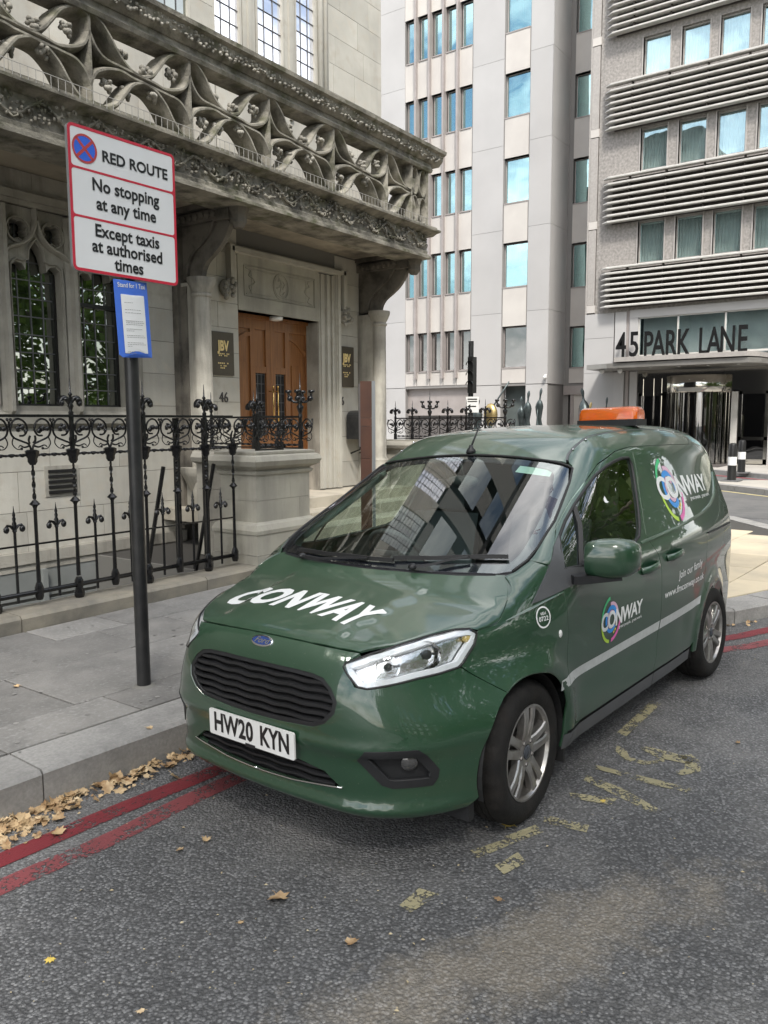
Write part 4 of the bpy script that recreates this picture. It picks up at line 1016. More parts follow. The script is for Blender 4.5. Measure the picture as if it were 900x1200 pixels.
# windows
def wwin(y0,y1,z0,z1,X,dark_=False,cur=True):
    f=MB(); e=.035
    f.box(X+.16,X+.22,y0,y1,z1-e,z1); f.box(X+.16,X+.22,y0,y1,z0,z0+e); f.box(X+.16,X+.22,y0,y0+e,z0,z1); f.box(X+.16,X+.22,y1-e,y1,z0,z1)
    f.box(X-.02,X+.2,y0,y1,z0-.05,z0); f.box(X+.03,X+.2,y0,y1,z1,z1+.03)
    w=P('window',f,fin,wb)
    block('pane',w,gl_dark if dark_ else gl_office,X+.20,X+.21,y0+e,y1-e,z0+e,z1-e)
    if cur:
        c=MB(); n=14; yy0,yy1=(y0+.05,y0+(y1-y0)*random.choice([.45,.98,.98]))
        if random.random()<.5: yy0,yy1=y1-(yy1-yy0),y1-.05
        vs=[(X+.42+.03*math.sin(k*2.2),yy0+(yy1-yy0)*k/(n*2),z) for z in (z0,z1) for k in range(n*2+1)]; N_=n*2+1
        c.add(vs,[(k,k+1,N_+k+1,N_+k) for k in range(N_-1)]); P('curtain',c,curtain,w,smooth=True)
rs=random.Random(2)
for fi,(zt,zb) in enumerate(rows):
    for (a,b) in bays: wwin(b,a,zb,zt,WX,fi==5,cur=fi<5)
    wwin(15.84,17.0,zb,zt,WX,fi==5,cur=fi<5); wwin(13.72,14.5,zb,zt,WR,False,cur=True)
for y in (21.64,20.885,20.12,19.37):
    b=MB().box(WX-.16,WX+.2,y-.05,y+.05,3.75,29); P('fin',b,fin,wb)
b=MB().box(WX+.5,WX+.55,15.25,60,0,29.8); b.box(WR+.5,WR+.55,12.3,15.2,0,29.8); b.box(WX+.31,WX+.5,18.3,18.5,0,29); P('inner_wall',b,M('office_interior',(.10,.12,.115),(.05,.06,.06),scale=.8,rough=.9),wb)
# street level: shutter opening, doorways, alarm, camera
g=MB(); g.box(WX+.25,WX+.3,18.66,22.3,2.0,3.35); P('shutter_head',g,fin,wb)
g=MB(); g.box(WX+.5,WX+.6,18.66,22.3,0,2.0); P('garage_opening',g,ldark,wb)
for i in range(6): block('louvre_door',wb,frame,WX+.35,WX+.4,18.75+i*.6,19.28+i*.6,.2,2.0)
g=MB().box(WX+.9,WX+1,15.82,17.05,0,3.4); P('dark_doorway',g,dark,wb)
g=MB(); g.box(WX+.04,WX+.08,16.6,17.04,0,1.6); P('door_side_panel',g,fin,wb)
g=MB().box(WR-.1,WR+.03,13.0,14.72,2.9,3.3); g.box(WR-.05,WR+.03,14.25,14.40,0,2.9); g.box(WR-.1,WR+.02,12.2,13.1,0,3.3); P('side_entrance_frame',g,fin,wb)
g=MB().box(WR,WR+.02,13.1,14.3,0,2.9); P('side_entrance_panel',g,wst2,wb)
g=MB().box(WR-.06,WR-.02,13.25,14.0,0,2.3); dd=P('side_door',g,fin,wb); block('pane',dd,M('lit_frosted_pane',(.45,.43,.33),rough=.4),WR-.075,WR-.062,13.33,13.92,.3,2.2)
g=MB().lathe((WX-.06,23.6,3.22),[(.0,-.1),(.12,-.06),(.13,.05),(.05,.1)],10,axis='z'); g.box(WX-.1,WX+.02,23.5,23.7,3.3,3.45); P('alarm_bell',g,M('white_plastic',(.7,.7,.68),rough=.4),wb,smooth=True)
g=MB().ball((WX-.09,23.68,2.80),.11,.11,.11,10,7); P('alarm_dome',g,M('brown_dome',(.20,.08,.04),rough=.3),wb,smooth=True)
g=MB().ball((WX-.12,14.82,3.62),.09); g.box(WX-.1,WX,14.78,14.86,3.64,3.74); P('security_camera',g,bpy.data.materials['white_plastic'],wb,smooth=True)
# ------------------------------------------------------------------ granite hotel
HX=31.0
hb=thing('granite_hotel','granite hotel with white horizontal louvre bands above a glass entrance canopy','hotel',(33,6,.1))
g=MB()
hw=[(10.29,9.31),(8.90,7.94),(7.58,6.62),(6.24,5.26),(4.90,3.92),(3.56,2.58),(2.22,1.24)]
hz=[(4.25,5.62),(7.65,9.22),(11.04,12.60),(14.38,15.80),(17.9,19.4),(21.3,22.8)]
def hbx(y0,y1,z0,z1): g.box(HX,HX+.6,y0,y1,z0,z1)
hbx(10.29,11.90,5.9,26)
prev=5.9
for z0,z1 in hz[1:]: hbx(-6,10.29,prev,z0); prev=z1
hbx(-6,10.29,prev,26)
for z0,z1 in hz[1:]:
    for i in range(len(hw)-1): hbx(hw[i+1][0],hw[i][1],z0,z1)
for z0,z1 in hz[1:]: hbx(-6,hw[-1][1],z0,z1)
P('granite_wall',g,gran,hb)
for z0,z1 in zip([5.95,9.15,12.6,15.95,19.4,22.8],[9.13,12.58,15.93,19.38,22.78,26]):
    block('corner_stone',hb,gran2,HX-.03,HX+.3,11.93,12.22,z0+.30,z1-.01); block('corner_stone',hb,wst2,HX-.04,HX+.3,11.90,12.24,z0,z0+.29)
block('corner_stone',hb,gran2,HX-.02,HX+.3,12.23,12.30,5.9,26)
g=MB().box(HX+.35,WR+.5,12.0,12.28,0,26); P('end_wall',g,gran2,hb)
g=MB().box(HX+.6,HX+8,-6,-5.7,0,26); g.box(HX+7.7,HX+8,-6,12.3,0,26); g.box(HX,HX+8,-6,12.3,26,26.3); P('rear_walls',g,gran,hb)
g=MB().box(HX+.9,HX+.95,-5.7,12.2,3.0,26); P('inner_wall',g,bpy.data.materials['office_interior'],hb)
for zi,(z0,z1) in enumerate(hz[1:]):
    for (a,b) in hw:
        f=MB(); e=.05
        f.box(HX-.03,HX+.25,a,a+.05,z0-.02,z1); f.box(HX-.03,HX+.25,b-.05,b,z0-.02,z1); f.box(HX+.1,HX+.25,b,a,z1-.06,z1); f.box(HX+.1,HX+.25,b,a,z0,z0+.06); f.box(HX+.15,HX+.2,b,b+.05,z0,z1); f.box(HX+.15,HX+.2,a-.05,a,z0,z1)
        w=P('window',f,gran2,hb); block('pane',w,gl_hotel,HX+.20,HX+.21,b+.05,a-.05,z0+.06,z1-.06)
        c=MB(); n=30; vs=[(HX+.34+.03*math.sin(k*1.9+a),b+(a-b)*k/n,z) for z in (z0,z1) for k in range(n+1)]
        c.add(vs,[(k,k+1,n+k+2,n+k+1) for k in range(n)]); P('curtain',c,curtain,w,smooth=True)
def blade(y1=11.62,y0=-6):
    g=MB(); pr=[(0,-.010),(-.30,-.040),(-.34,-.034),(-.345,.012),(-.30,.040),(-.10,.036),(0,.022)]
    n=len(pr); vs=[(HX-.06+a,y,z) for y in (y0,y1-.25) for a,z in pr]+[(HX-.06+a*.45,y1,z*.4) for a,z in pr]
    g.add(vs,[(k+r*n,(k+1)%n+r*n,(k+1)%n+(r+1)*n,k+(r+1)*n) for r in range(2) for k in range(n)]+[tuple(range(2*n,3*n)),tuple(range(n))[::-1]]); return g
blm=mesh('louvre_blade',blade(),louv)
for (zb,zt) in ((6.10,7.55),(9.27,10.90),(12.70,14.28),(16.10,17.80),(19.5,21.2)):
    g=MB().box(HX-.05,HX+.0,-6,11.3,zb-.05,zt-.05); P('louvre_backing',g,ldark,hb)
    for k in range(8): inst('louvre_blade',hb,blm,(0,0,zb+(zt-zb)*k/7))
    g=MB()
    y=10.6
    while y>-6: g.box(HX-.25,HX-.05,y-.02,y+.02,zb,zt-.02); y-=1.35
    P('louvre_bracket',g,ldark,hb)['kind']='stuff'
# lower storeys
def hbp(y0,y1,z0,z1,m=wst,X=HX,nm='cladding_panel',e=.006): block(nm,hb,m,X-.02,X+.3,y0+e,y1-e,z0+e,z1-e)
hbp(11.1,12.3,4.95,5.9); hbp(11.1,12.3,3.6,4.95); hbp(11.05,12.3,1.9,3.6); hbp(11.05,12.3,.1,1.9)
g=MB().box(HX+.02,HX+.3,-6,12.28,.1,5.92); 
P('lower_wall_core',MB().box(HX+.02,HX+.3,10.2,12.28,.1,5.92),joint,hb)
hbp(10.60,11.05,4.0,5.9,X=HX-.05); hbp(10.14,10.48,4.0,5.9,X=HX-.05); hbp(-6,10.48,5.62,5.93,X=HX-.06); 
g=MB().box(HX-.02,HX+.01,10.48,10.60,.1,5.9); P('dark_reveal',g,fin,hb)
hbp(10.12,10.42,.1,3.6,X=HX-.03); hbp(10.64,11.05,.1,3.6,X=HX-.03)
# glass sign band
g=MB()
for y in (10.12,8.67,7.0,5.35,3.7,2.0): g.box(HX-.02,HX+.06,y-.03,y+.03,4.2,5.62)
g.box(HX-.02,HX+.06,-6,10.14,4.15,4.22); g.box(HX-.02,HX+.06,-6,10.14,5.58,5.63)
sb=P('sign_band_frame',g,louv,hb)
for a,b in ((10.12,8.67),(8.67,7.0),(7.0,5.35),(5.35,3.7),(3.7,2.0)): block('pane',sb,gl_hotel,HX+.02,HX+.03,b+.03,a-.03,4.22,5.58)
P('sign_band_reflection_board',MB().box(HX+.45,HX+.5,-6,10.1,4.15,5.62),M('painted_reflection_pale',(.80,.82,.82),(.45,.48,.48),scale=.7,rough=.8),hb)  # pale board added behind the glass in place of lighter reflections
# canopy
g=MB(); out=[(29.25,11.50),(28.9,10.6),(28.9,5.75),(29.4,5.45),(30.2,5.3),(30.2,-6),(31,-6),(31,11.55)]
g.poly(out[::-1],[],lambda a,b,d:(a,b,3.80-d),th=.17); cn_=P('canopy_slab',g,M('canopy_metal',(.30,.285,.265),(.24,.23,.21),scale=2,rough=.35,metal=.4),hb)
g=MB(); out=[(28.95,10.35),(28.82,10.3),(28.82,5.80),(29.3,5.5),(30.1,5.35),(30.1,-6),(31,-6),(31,10.5)]
g.poly(out[::-1],[],lambda a,b,d:(a,b,4.0-d),th=.16); P('canopy_edge',g,gran2,hb)
g=MB()
for y in (6.2,7.2,8.2,9.2): g.lathe((29.6,y,3.615),[(.05,0),(.06,.02)],8)
for y in (11.0,10.3): g.ball((29.5,y,3.56),.10)
P('canopy_downlight',g,M('light_lens',(.6,.6,.58),rough=.3),hb)
lt=M('black_sign_letter',(.006,.006,.006),rough=.6,spec=.2)
for s,y,w in (('4',10.66,1),('5',10.16,1)): P('number_45',text_mb(s,(30.6,y,4.55),(0,-1,0),(0,0,1),1.32,th=.06,sx=.62,bold=.014),lt,hb)
yy=9.50
for ch,adv in zip('PARK LANE',(.52,.60,.60,.62,.32,.50,.62,.66,.52)):
    if ch!=' ': P('sign_letter',text_mb(ch,(30.20,yy,4.47),(0,-1,0),(0,0,1),1.36,th=.06,sx=.53,bold=.016),lt,hb)
    yy-=adv*.735
# entrance: mirror-lined vestibule, revolving door drum, glass doors
g=MB().box(HX+1.2,HX+1.25,-6,10.1,.1,3.6); P('lobby_back',g,M('lobby_dark',(.05,.04,.035),(.02,.018,.016),scale=1.5,rough=.6),hb)
g=MB().box(HX+.0,HX+1.2,-6,10.12,.08,.12); P('lobby_floor',g,gran2,hb)
g=MB(); pr=[(1.17,2.72),(1.2,2.76),(1.2,3.34),(1.15,3.36)]; g.lathe((HX+.25,7.85,0),pr,36); P('revolving_door_drum',g,chrome,hb,smooth=True)
g=MB()
for k in range(14):
    a=math.pi/2+math.pi*k/13; g.box(HX+.25+1.16*math.cos(a)-.025,HX+.25+1.16*math.cos(a)+.025,7.85+1.16*math.sin(a)-.025,7.85+1.16*math.sin(a)+.025,.1,2.75)
P('revolving_door_post',g,chrome,hb)
n=24; g=MB(); g.add([(HX+.25+1.1*math.cos(math.pi/2+math.pi*k/n),7.85+1.1*math.sin(math.pi/2+math.pi*k/n),z) for z in (.12,2.72) for k in range(n+1)],[(k,k+1,n+k+2,n+k+1) for k in range(n)]); P('curved_glass',g,gl_dark,hb,smooth=True)
g=MB()
for a in (.4,1.97,3.5,5.1): g.add([(HX+.25,7.85,.15),(HX+.25+1.05*math.cos(a),7.85+1.05*math.sin(a),.15),(HX+.25+1.05*math.cos(a),7.85+1.05*math.sin(a),2.7),(HX+.25,7.85,2.7)],[(0,1,2,3)])
P('door_wing',g,gl_dark,hb)
g=MB().box(HX+1.0,HX+1.05,7.6,8.3,.3,2.6); P('lobby_wood_panel',g,M('lit_wood_panel',(.75,.30,.10),(.60,.22,.06),scale=2,rough=.5),hb)
for (a,b) in ((10.05,9.15),(6.42,5.45),(5.3,4.3)):
    g=MB(); e=.10; X=HX-.02
    g.box(X,X+.08,b,b+e,.15,2.75); g.box(X,X+.08,a-e,a,.15,2.75); g.box(X,X+.08,b,a,2.65,2.78); g.box(X,X+.08,b,a,.15,.32)
    if a<9: g.box(X,X+.07,b,a,1.0,1.12)
    f=P('glass_door_frame',g,chrome,hb); block('pane',f,gl_dark,X+.03,X+.045,b+e,a-e,.3,2.68)
    if a<9: g=MB().tube([(X-.06,a-.15,1.1),(X-.06,a-.15,1.9)],.02); P('pull_handle',g,chrome,f)
g=MB().box(HX-.03,HX+.1,-6,10.1,2.78,3.62); P('transom_panel',g,chrome,hb)
g=MB()
for y in (9.9,9.5,9.2): g.box(HX-.06,HX-.02,y-.02,y+.02,.2,3.3)
P('steel_mullion',g,chrome,hb)
hbp(5.42-.28,5.42,.1,3.6,X=HX-.04); hbp(6.45,6.68,.1,2.75,X=HX-.03,m=louv)
g=MB().box(HX-.3,HX-.03,4.95,5.1,1.35,1.75); P('call_panel',g,paint_blk,hb)
g=MB().box(28.6,31,6.5,9.3,.121,.135); P('entrance_mat',g,ldark,hb)
# ------------------------------------------------------------------ bollards, statues, signal
def bollard(loc,label):
    t=thing('bollard',label,'bollard',loc,'black and white bollards'); x,y,z=loc
    g=MB(); g.box(x-.28,x+.28,y-.22,y+.22,z-.0,z+.03); P('base',g,M('bollard_base',(.12,.12,.12),rough=.7) if 'bollard_base' not in bpy.data.materials else bpy.data.materials['bollard_base'],t)
    m=paint_blk; wm=bpy.data.materials.get('white_band') or M('white_band',(.75,.75,.73),rough=.5)
    g=MB(); g.lathe((x,y,z),[(.115,.03),(.11,.42)],12); g.lathe((x,y,z),[(.11,.64),(.108,.93),(.09,.98),(.05,1.0)],12); P('post',g,m,t,smooth=40)
    g=MB(); g.lathe((x,y,z),[(.112,.42),(.112,.64)],12); P('reflective_band',g,wm,t,smooth=40)
bollard((22.3,4.72,.12),'black and white plastic bollard at the near tip of the traffic island')
bollard((25.9,5.22,.12),'black and white plastic bollard on the far kerb behind the nearer one')
def figure(name,label,x,y,h,lean,mat,pair=0,belly=1):
    t=thing(name,label,'statue',(x,y,.12),'tall bronze figures by the pale building')
    for k in range(1+pair):
        g=MB(); ox=k*.42; pts=[];rad=[]
        prof=[(.05,.0),(.09,.2),(.12,.6),(.15,.85),(.22,1.12),(.24,1.28),(.16,1.5),(.14,1.62),(.21,1.88),(.25,2.08),(.17,2.24),(.06,2.33),(.05,2.45),(.08,2.56),(.09,2.66),(.03,2.76)]
        n=9; vs=[]
        for r,z in prof:
            zz=z*h/2.76*(1-.08*k); cx=x+lean*math.sin(z*1.9)*.18; cy=y+ox*.8+lean*math.sin(z*1.4+k)*.12
            for q in range(n):
                a=2*math.pi*q/n; vs.append((cx+r*.75*math.cos(a)*belly,cy+r*.85*math.sin(a)*belly,.12+zz))
        g.add(vs,[(i*n+q,i*n+(q+1)%n,(i+1)*n+(q+1)%n,(i+1)*n+q) for i in range(len(prof)-1) for q in range(n)]+[tuple(range(n))[::-1]])
        P('figure_body',g,mat,t,smooth=True)
    P('statue_base',MB().lathe((x,y,.10),[(.4,0),(.4,.06)],12),bronze,t)
figure('bronze_statue','pair of slender headless bronze figures left of the single tall one',28.4,13.45,2.75,.6,bronze,1,.8)
figure('bronze_statue','single tall bronze figure with bent neck between the pair and the doorway',28.75,13.1+.0,2.85,.8,bronze,0,.75)
figure('bronze_statue','curved bronze figure just left of the amber light bar',29.75,11.85,2.85,-1.2,bronze,0,.95)
figure('gilded_statue','pale gilded figure embraced by the curved bronze one',29.9,11.55,2.3,.8,gold,0,.7)
figure('bronze_statue','thin dark figure above the amber light bar, farthest right',30.4,11.1+.0,2.5,.3,bronze,0,.6)
figure('bronze_statue','dark rounded bronze figure right beside the traffic signal',27.2,15.0,2.45,.5,bronze,0,1.1)
t=thing('spear_statue','gilded shield-like sculpture with a long slanting rod','statue',(27.5,14.6,.12))
P('shield',MB().ball((27.5,14.62,1.95),.18,.30,.45,12,8),gold,t,smooth=True)
P('rod',MB().tube([(27.45,14.9,1.7),(27.6,13.9,3.2)],.03,6),bronze,t,smooth=True)
P('stem',MB().lathe((27.5,14.62,.1),[(.3,0),(.12,.1),(.08,1.5)],8),bronze,t,smooth=True)
t=thing('spindle_statue','small dark pointed spindle between the tall bronze figures','statue',(28.6,13.3,.12))
P('spindle',MB().lathe((28.55,13.15,.1),[(.2,0),(.1,.5),(.12,1.2),(.05,1.5),(.03,1.8),(.01,2.1)],8),bronze,t,smooth=True)
t=thing('traffic_signal','black traffic signal seen edge-on with a small white sign on its post','traffic signal',(14.9,8.4,.13))
P('post',MB().lathe((14.9,8.4,.13),[(.057,0),(.057,3.25)],10),ironp,t,smooth=40)
P('signal_head',MB().box(14.80,14.97,8.30,8.42,2.30,3.05),paint_blk,t)
g=MB()
for z in (2.47,2.67,2.88): g.sweep([(14.80,8.36,z),(14.76,8.36,z)],[(.09*math.cos(k*math.pi/6),.09*math.sin(k*math.pi/6)) for k in range(0,7)],pclosed=False,cap=False)
P('visor',g,paint_blk,t)
wh=M('sign_white',(.62,.62,.60),rough=.5)
sg=P('sign_plate',MB().box(-.135,.135,-.008,.0,-.165,.165),wh,t,local=True); sg.location=(-.05,-.07,1.93); sg.rotation_euler=(0,0,-.95)
k_=MB(); k_.box(-.08,.08,-.012,-.009,-.05,-.025); k_.add([(-.11,-.012,-.037),(-.04,-.012,.01),(-.04,-.012,-.085)],[(0,2,1)]); k_.box(-.10,.10,-.012,-.009,.10,.125); k_.box(-.10,.10,-.012,-.009,.055,.075)
P('arrow_print',k_,paint_blk,sg,local=True)
# parked vehicles' place is empty; low planter hedge line behind the railing is not visible
# ------------------------------------------------------------------ red route sign
sp=thing('red_route_sign','tall black post with red-bordered RED ROUTE parking sign','road sign',(2.935,3.885,.13))
P('post',MB().lathe((2.935,3.885,.128),[(.041,0),(.0405,.5),(.040,2.95)],20),ironp,sp,smooth=40)
P('post_collar',MB().lathe((2.935,3.885,.128),[(.075,0),(.062,.006),(.050,.012),(.041,.014)],20),mortar,sp)
SW,SH=.679,.745
yaw=-.03; so_=Vector((2.884,3.812,2.882)); sr=Vector((math.cos(yaw),math.sin(yaw),0)); su=Vector((0,0,1)); sn=sr.cross(su)
def rrect(w,h,r,n=5):
    out=[]
    for cx,cy,a0 in ((w/2-r,h/2-r,0),(-w/2+r,h/2-r,90),(-w/2+r,-h/2+r,180),(w/2-r,-h/2+r,270)):
        for k in range(n+1):
            a=math.radians(a0+90*k/n); out.append((cx+r*math.cos(a),cy+r*math.sin(a)))
    return out
def onsign(d,ox=0,oy=0): return lambda a,b,dd:so_+sr*(a+ox)+su*(b+oy)+sn*(d-dd)
sw_=M('reflective_white',(.70,.71,.72),(.66,.67,.68),scale=4,rough=.35,spec=.5); sred=M('sign_red',(.50,.025,.05),rough=.35); sblue=M('sign_blue',(.03,.12,.62),rough=.35); sblk=M('sign_black',(.012,.012,.013),rough=.4)
alu=M('aluminium_back',(.35,.36,.37),rough=.45,metal=.8)
g=MB(); g.poly(rrect(SW,SH,.03),[],onsign(-.001),th=.02); P('sign_back',g,alu,sp)
g=MB(); hh=[]
t1,t2=.155,-.09   # panel divisions (above centre)
def rr2(x0,x1,y0,y1,r=.016): 
    return [(a+(x0+x1)/2,b+(y0+y1)/2) for a,b in rrect(x1-x0,y1-y0,r)]
e=.016; pans=[rr2(-SW/2+e,SW/2-e,t1+.006,SH/2-e),rr2(-SW/2+e,SW/2-e,t2+.006,t1-.006),rr2(-SW/2+e,SW/2-e,-SH/2+e,t2-.006)]
g=MB(); g.poly(rrect(SW,SH,.03),[],onsign(.0005)); P('white_face',g,sw_,sp)
g=MB(); g.poly(rrect(SW,SH,.03),pans,onsign(.0015)); P('red_border',g,sred,sp)
def stext(s,x,y,size,**k): 
    m=text_mb(s,so_+sr*x+su*y+sn*.002,sr,su,size,th=.001,**k); return m
g=MB()
for s,x,y,sz in (('RED ROUTE',.072,.245,.080),('No stopping',.005,.087,.092),('at any time',.005,-.008,.092),('Except taxis',.005,-.150,.092),('at authorised',.005,-.232,.092),('times',.005,-.312,.092)):
    P('sign_lettering',stext(s,x,y,sz,bold=.0022,sx=.93 if s!='RED ROUTE' else 1.0),sblk,sp)
cx,cy,R=-.243,.258,.074
circ=lambda r,n=32:[(cx+r*math.cos(2*math.pi*k/n),cy+r*math.sin(2*math.pi*k/n)) for k in range(n)]
g=MB(); g.poly(circ(R-.012),[],onsign(.002)); P('roundel_blue',g,sblue,sp)
sr2=M('roundel_red',(.42,.05,.05),rough=.4)
g=MB(); g.poly(circ(R),[circ(R-.012)],onsign(.0026)); 
for q in (1,-1):
    r=R-.006; w=.0075; c45=math.sqrt(.5)
    pts=[(cx+c45*r*s1*1-q*w*c45*s2*1,cy+q*c45*r*s1+w*c45*s2) for s1,s2 in ((1,1),(-1,1),(-1,-1),(1,-1))]
    a=sum(pts[i][0]*pts[(i+1)%4][1]-pts[(i+1)%4][0]*pts[i][1] for i in range(4))
    if a<0: pts=pts[::-1]
    g.poly(pts,[],onsign(.0028+.0002*q))
P('roundel_red',g,sr2,sp)
g=MB(); 
for z in (2.70,3.10): g.lathe((2.935,3.885,z),[(.046,0),(.046,.03)],16)
P('sign_clip',g,alu,sp)
# blue notice strapped to the post
nt=thing('taxi_notice','blue laminated notice sheet fixed to the sign post under the big sign','notice',(2.907,3.80,2.1))
yaw=.05; no=Vector((2.915,3.815,2.289)); nr=Vector((math.cos(yaw)*math.cos(.05),math.sin(yaw),math.sin(.05))).normalized(); nu=Vector((-math.sin(.05),0,1)).normalized(); nn=nr.cross(nu)
NW,NH=.232,.425
onn=lambda d:(lambda a,b,dd:no+nr*a+nu*b+nn*(d-dd)+nn*(-.012*(a/.12)**2))
g=MB(); g.poly([(-NW/2+.02,-NH/2),(NW/2,-NH/2),(NW/2,NH/2),(-NW/2,NH/2),(-NW/2,-NH/2+.015)],[],onn(0),th=.003,grid=.04); P('blue_sheet',g,M('notice_blue',(.06,.16,.62),rough=.35,spec=.5),nt,smooth=False)
g=MB(); g.poly(rrect(NW*.70,NH*.76,.002,1),[],lambda a,b,d:onn(.002)(a,b-.028,d),grid=.04); P('white_page',g,M('notice_paper',(.72,.73,.74),rough=.4),nt)
vs,fs=text('Stand for 1 Taxi',.036,sx=.82,bold=.0005); g=MB(); g.add([onn(.002)(a,b+NH/2-.030,0) for a,b in vs],fs); P('notice_title',g,sw_,nt)
g=MB()
rn=random.Random(4)
for k,(w,zz) in enumerate(((.05,.10),(.04,-.0),(.10,.062),(.11,.045),(.0,0),(.12,.0),(.12,-.010),(.12,-.02),(.11,-.045),(.05,-.055),(.12,-.08),(.13,-.09),(.10,-.12),(.12,-.13),(.03,-.14),(.05,-.17),(.05,-.18))):
    x=-.062; 
    while x<-.062+w:
        l=rn.uniform(.006,.016); g.add([onn(.003)(x,zz-.012,0),onn(.003)(x+l,zz-.012,0),onn(.003)(x+l,zz-.0095,0),onn(.003)(x,zz-.0095,0)],[(0,1,2,3)]); x+=l+.004
P('small_print',g,M('print_grey',(.25,.25,.25),rough=.5),nt)['kind']='stuff'
# ------------------------------------------------------------------ the van
# ---- van body surface (van-local metres: x forward from the front axle, y left, z up) ----
def smx(a,b,k):
    h=np.clip(.5+.5*(a-b)/k,0,1); return b+(a-b)*h+k*h*(1-h)
def smn(a,b,k): return -smx(-a,-b,k)
def sst(a,b,x):
    t=np.clip((x-a)/(b-a),0,1); return t*t*(3-2*t)
def _spl(xs,ys):
    # monotone-ish cubic (Catmull-Rom) interpolation table, evaluated by linear lookup
    xs=np.array(xs,float); ys=np.array(ys,float); m=np.gradient(ys,xs)
    X=np.linspace(xs[0],xs[-1],600); i=np.clip(np.searchsorted(xs,X)-1,0,len(xs)-2)
    h=xs[i+1]-xs[i]; t=(X-xs[i])/h
    Y=(2*t**3-3*t**2+1)*ys[i]+(t**3-2*t**2+t)*h*m[i]+(-2*t**3+3*t**2)*ys[i+1]+(t**3-t**2)*h*m[i+1]
    return lambda x:np.interp(x,X,Y)
xf=_spl([.1,.16,.20,.235,.28,.36,.44,.485,.52,.58,.66,.75,.82,.86,.92,1.2],[.66,.70,.738,.776,.766,.770,.778,.795,.790,.789,.78,.757,.735,.715,.66,.40])
Hc=_spl([-.8,-.3,-.1,.2,.42,.6,.70,.76,.85],[1.14,1.068,1.03,.975,.93,.888,.858,.82,.70])
Rc=_spl([-4,-3.45,-3.2,-2.8,-2.3,-1.8,-1.4,-1.1,-.85,-.6,-.2],[1.2,1.57,1.63,1.68,1.705,1.708,1.694,1.658,1.582,1.48,1.28])
Sz=_spl([0,.15,.25,.35,.5,.65,.8,.92,1.0,1.08,1.2,1.35,1.5,1.62,1.75],[.80,.815,.842,.855,.868,.876,.882,.880,.868,.845,.806,.752,.700,.655,.60])
def body(x,y,z):
    a=np.abs(y)
    # side
    S=Sz(z)-.16*np.clip(x-.05,0,9)**2-.05*np.clip(-x-1.6,0,9)**2
    S=S-.012*np.exp(-((z-.50)/.09)**2)*sst(-.32,-.5,x)*sst(-2.05,-1.85,x)     # hollow door bottoms
    for wx in (0.,-2.489):
        r=np.hypot(x-wx,z-.31); S=S+.022*np.exp(-((r-.36)/.055)**2)*sst(.1,.3,z)
    S=S+.007*np.exp(-((z-(.955-.035*x))/.06)**2)*sst(.35,0,x)                    # shoulder line
    side=(a-S)*.97
    H=Hc(x+.20*y*y)-.05*y*y
    yc=.42-.10*x
    H=H+.011*(1-sst(yc-.016,yc+.020,a))*sst(.80,.50,x)
    Wd=1.02+.545*(.10-x-.22*y*y)
    R=Rc(x)-.085*y*y-.25*np.clip(a-.5,0,1)**2
    T=smx(H,smn(Wd,R,.05),.02)
    top=(z-T)*.85
    F=xf(z)-.12*y*y-(3.0+3.0*sst(.5,.8,z))*np.clip(a-.36,0,9)**3
    front=(x-F)*.9
    rear=(-x-3.34+.05*y*y+2.5*np.clip(a-.55,0,9)**3+.16*np.clip(z-1.0,0,9)**1.5)*.95
    bot=-(z-.185)
    kt=.05+.09*sst(.0,-.6,x)+.03*sst(.0,.3,x)
    f=smx(side,top,kt)
    f=smx(f,front,.07)
    f=smx(f,rear,.12)
    return smx(f,bot,.03)
def trace(O,D,t1=7.,step=.02):
    D=np.asarray(D,float);D=D/np.linalg.norm(D,axis=-1,keepdims=True)
    O=np.broadcast_to(np.asarray(O,float),D.shape)
    lo=np.zeros(len(D)); hi=np.full(len(D),np.nan); t=0.; alive=np.ones(len(D),bool)
    while t<t1 and alive.any():
        k=np.where(alive)[0]; P=O[k]+D[k]*t
        ins=body(P[:,0],P[:,1],P[:,2])<0
        hi[k[ins]]=t; alive[k[ins]]=False; lo[k[~ins]]=t; t+=step
    for i in range(14):
        m=(lo+hi)/2; P=O+D*m[:,None]; ins=body(P[:,0],P[:,1],P[:,2])<0
        hi=np.where(ins,m,hi); lo=np.where(ins,lo,m)
    return O+D*hi[:,None]
def grad(P,e=.002):
    g=np.stack([body(*(P+d).T)-body(*(P-d).T) for d in np.eye(3)*e],1)
    return g/np.linalg.norm(g,axis=1,keepdims=True)
van=thing('parked_van','dark green small van with white lettering and amber roof light bar parked at the kerb','van',(0,0,0))
_vy=-2.256; _a=math.atan2(.0,1)
_ex=Vector((math.cos(_vy)*math.sin(YA)+math.sin(_vy)*math.cos(YA), -math.cos(_vy)*math.cos(YA)+math.sin(_vy)*math.sin(YA),0))
_eyv=Vector((-_ex.y,_ex.x,0)); _og=Vector((-.037*math.sin(YA)+3.7716*math.cos(YA), .037*math.cos(YA)+3.7716*math.sin(YA),0))
RO=.027; Rm_=Matrix.Rotation(RO,4,'X')
van.matrix_world=Matrix.Translation(_og)@Matrix((( _ex.x,_eyv.x,0,0),(_ex.y,_eyv.y,0,0),(0,0,1,0),(0,0,0,1)))@Matrix.Translation((0,.8,0))@Rm_@Matrix.Translation((0,-.8,0))
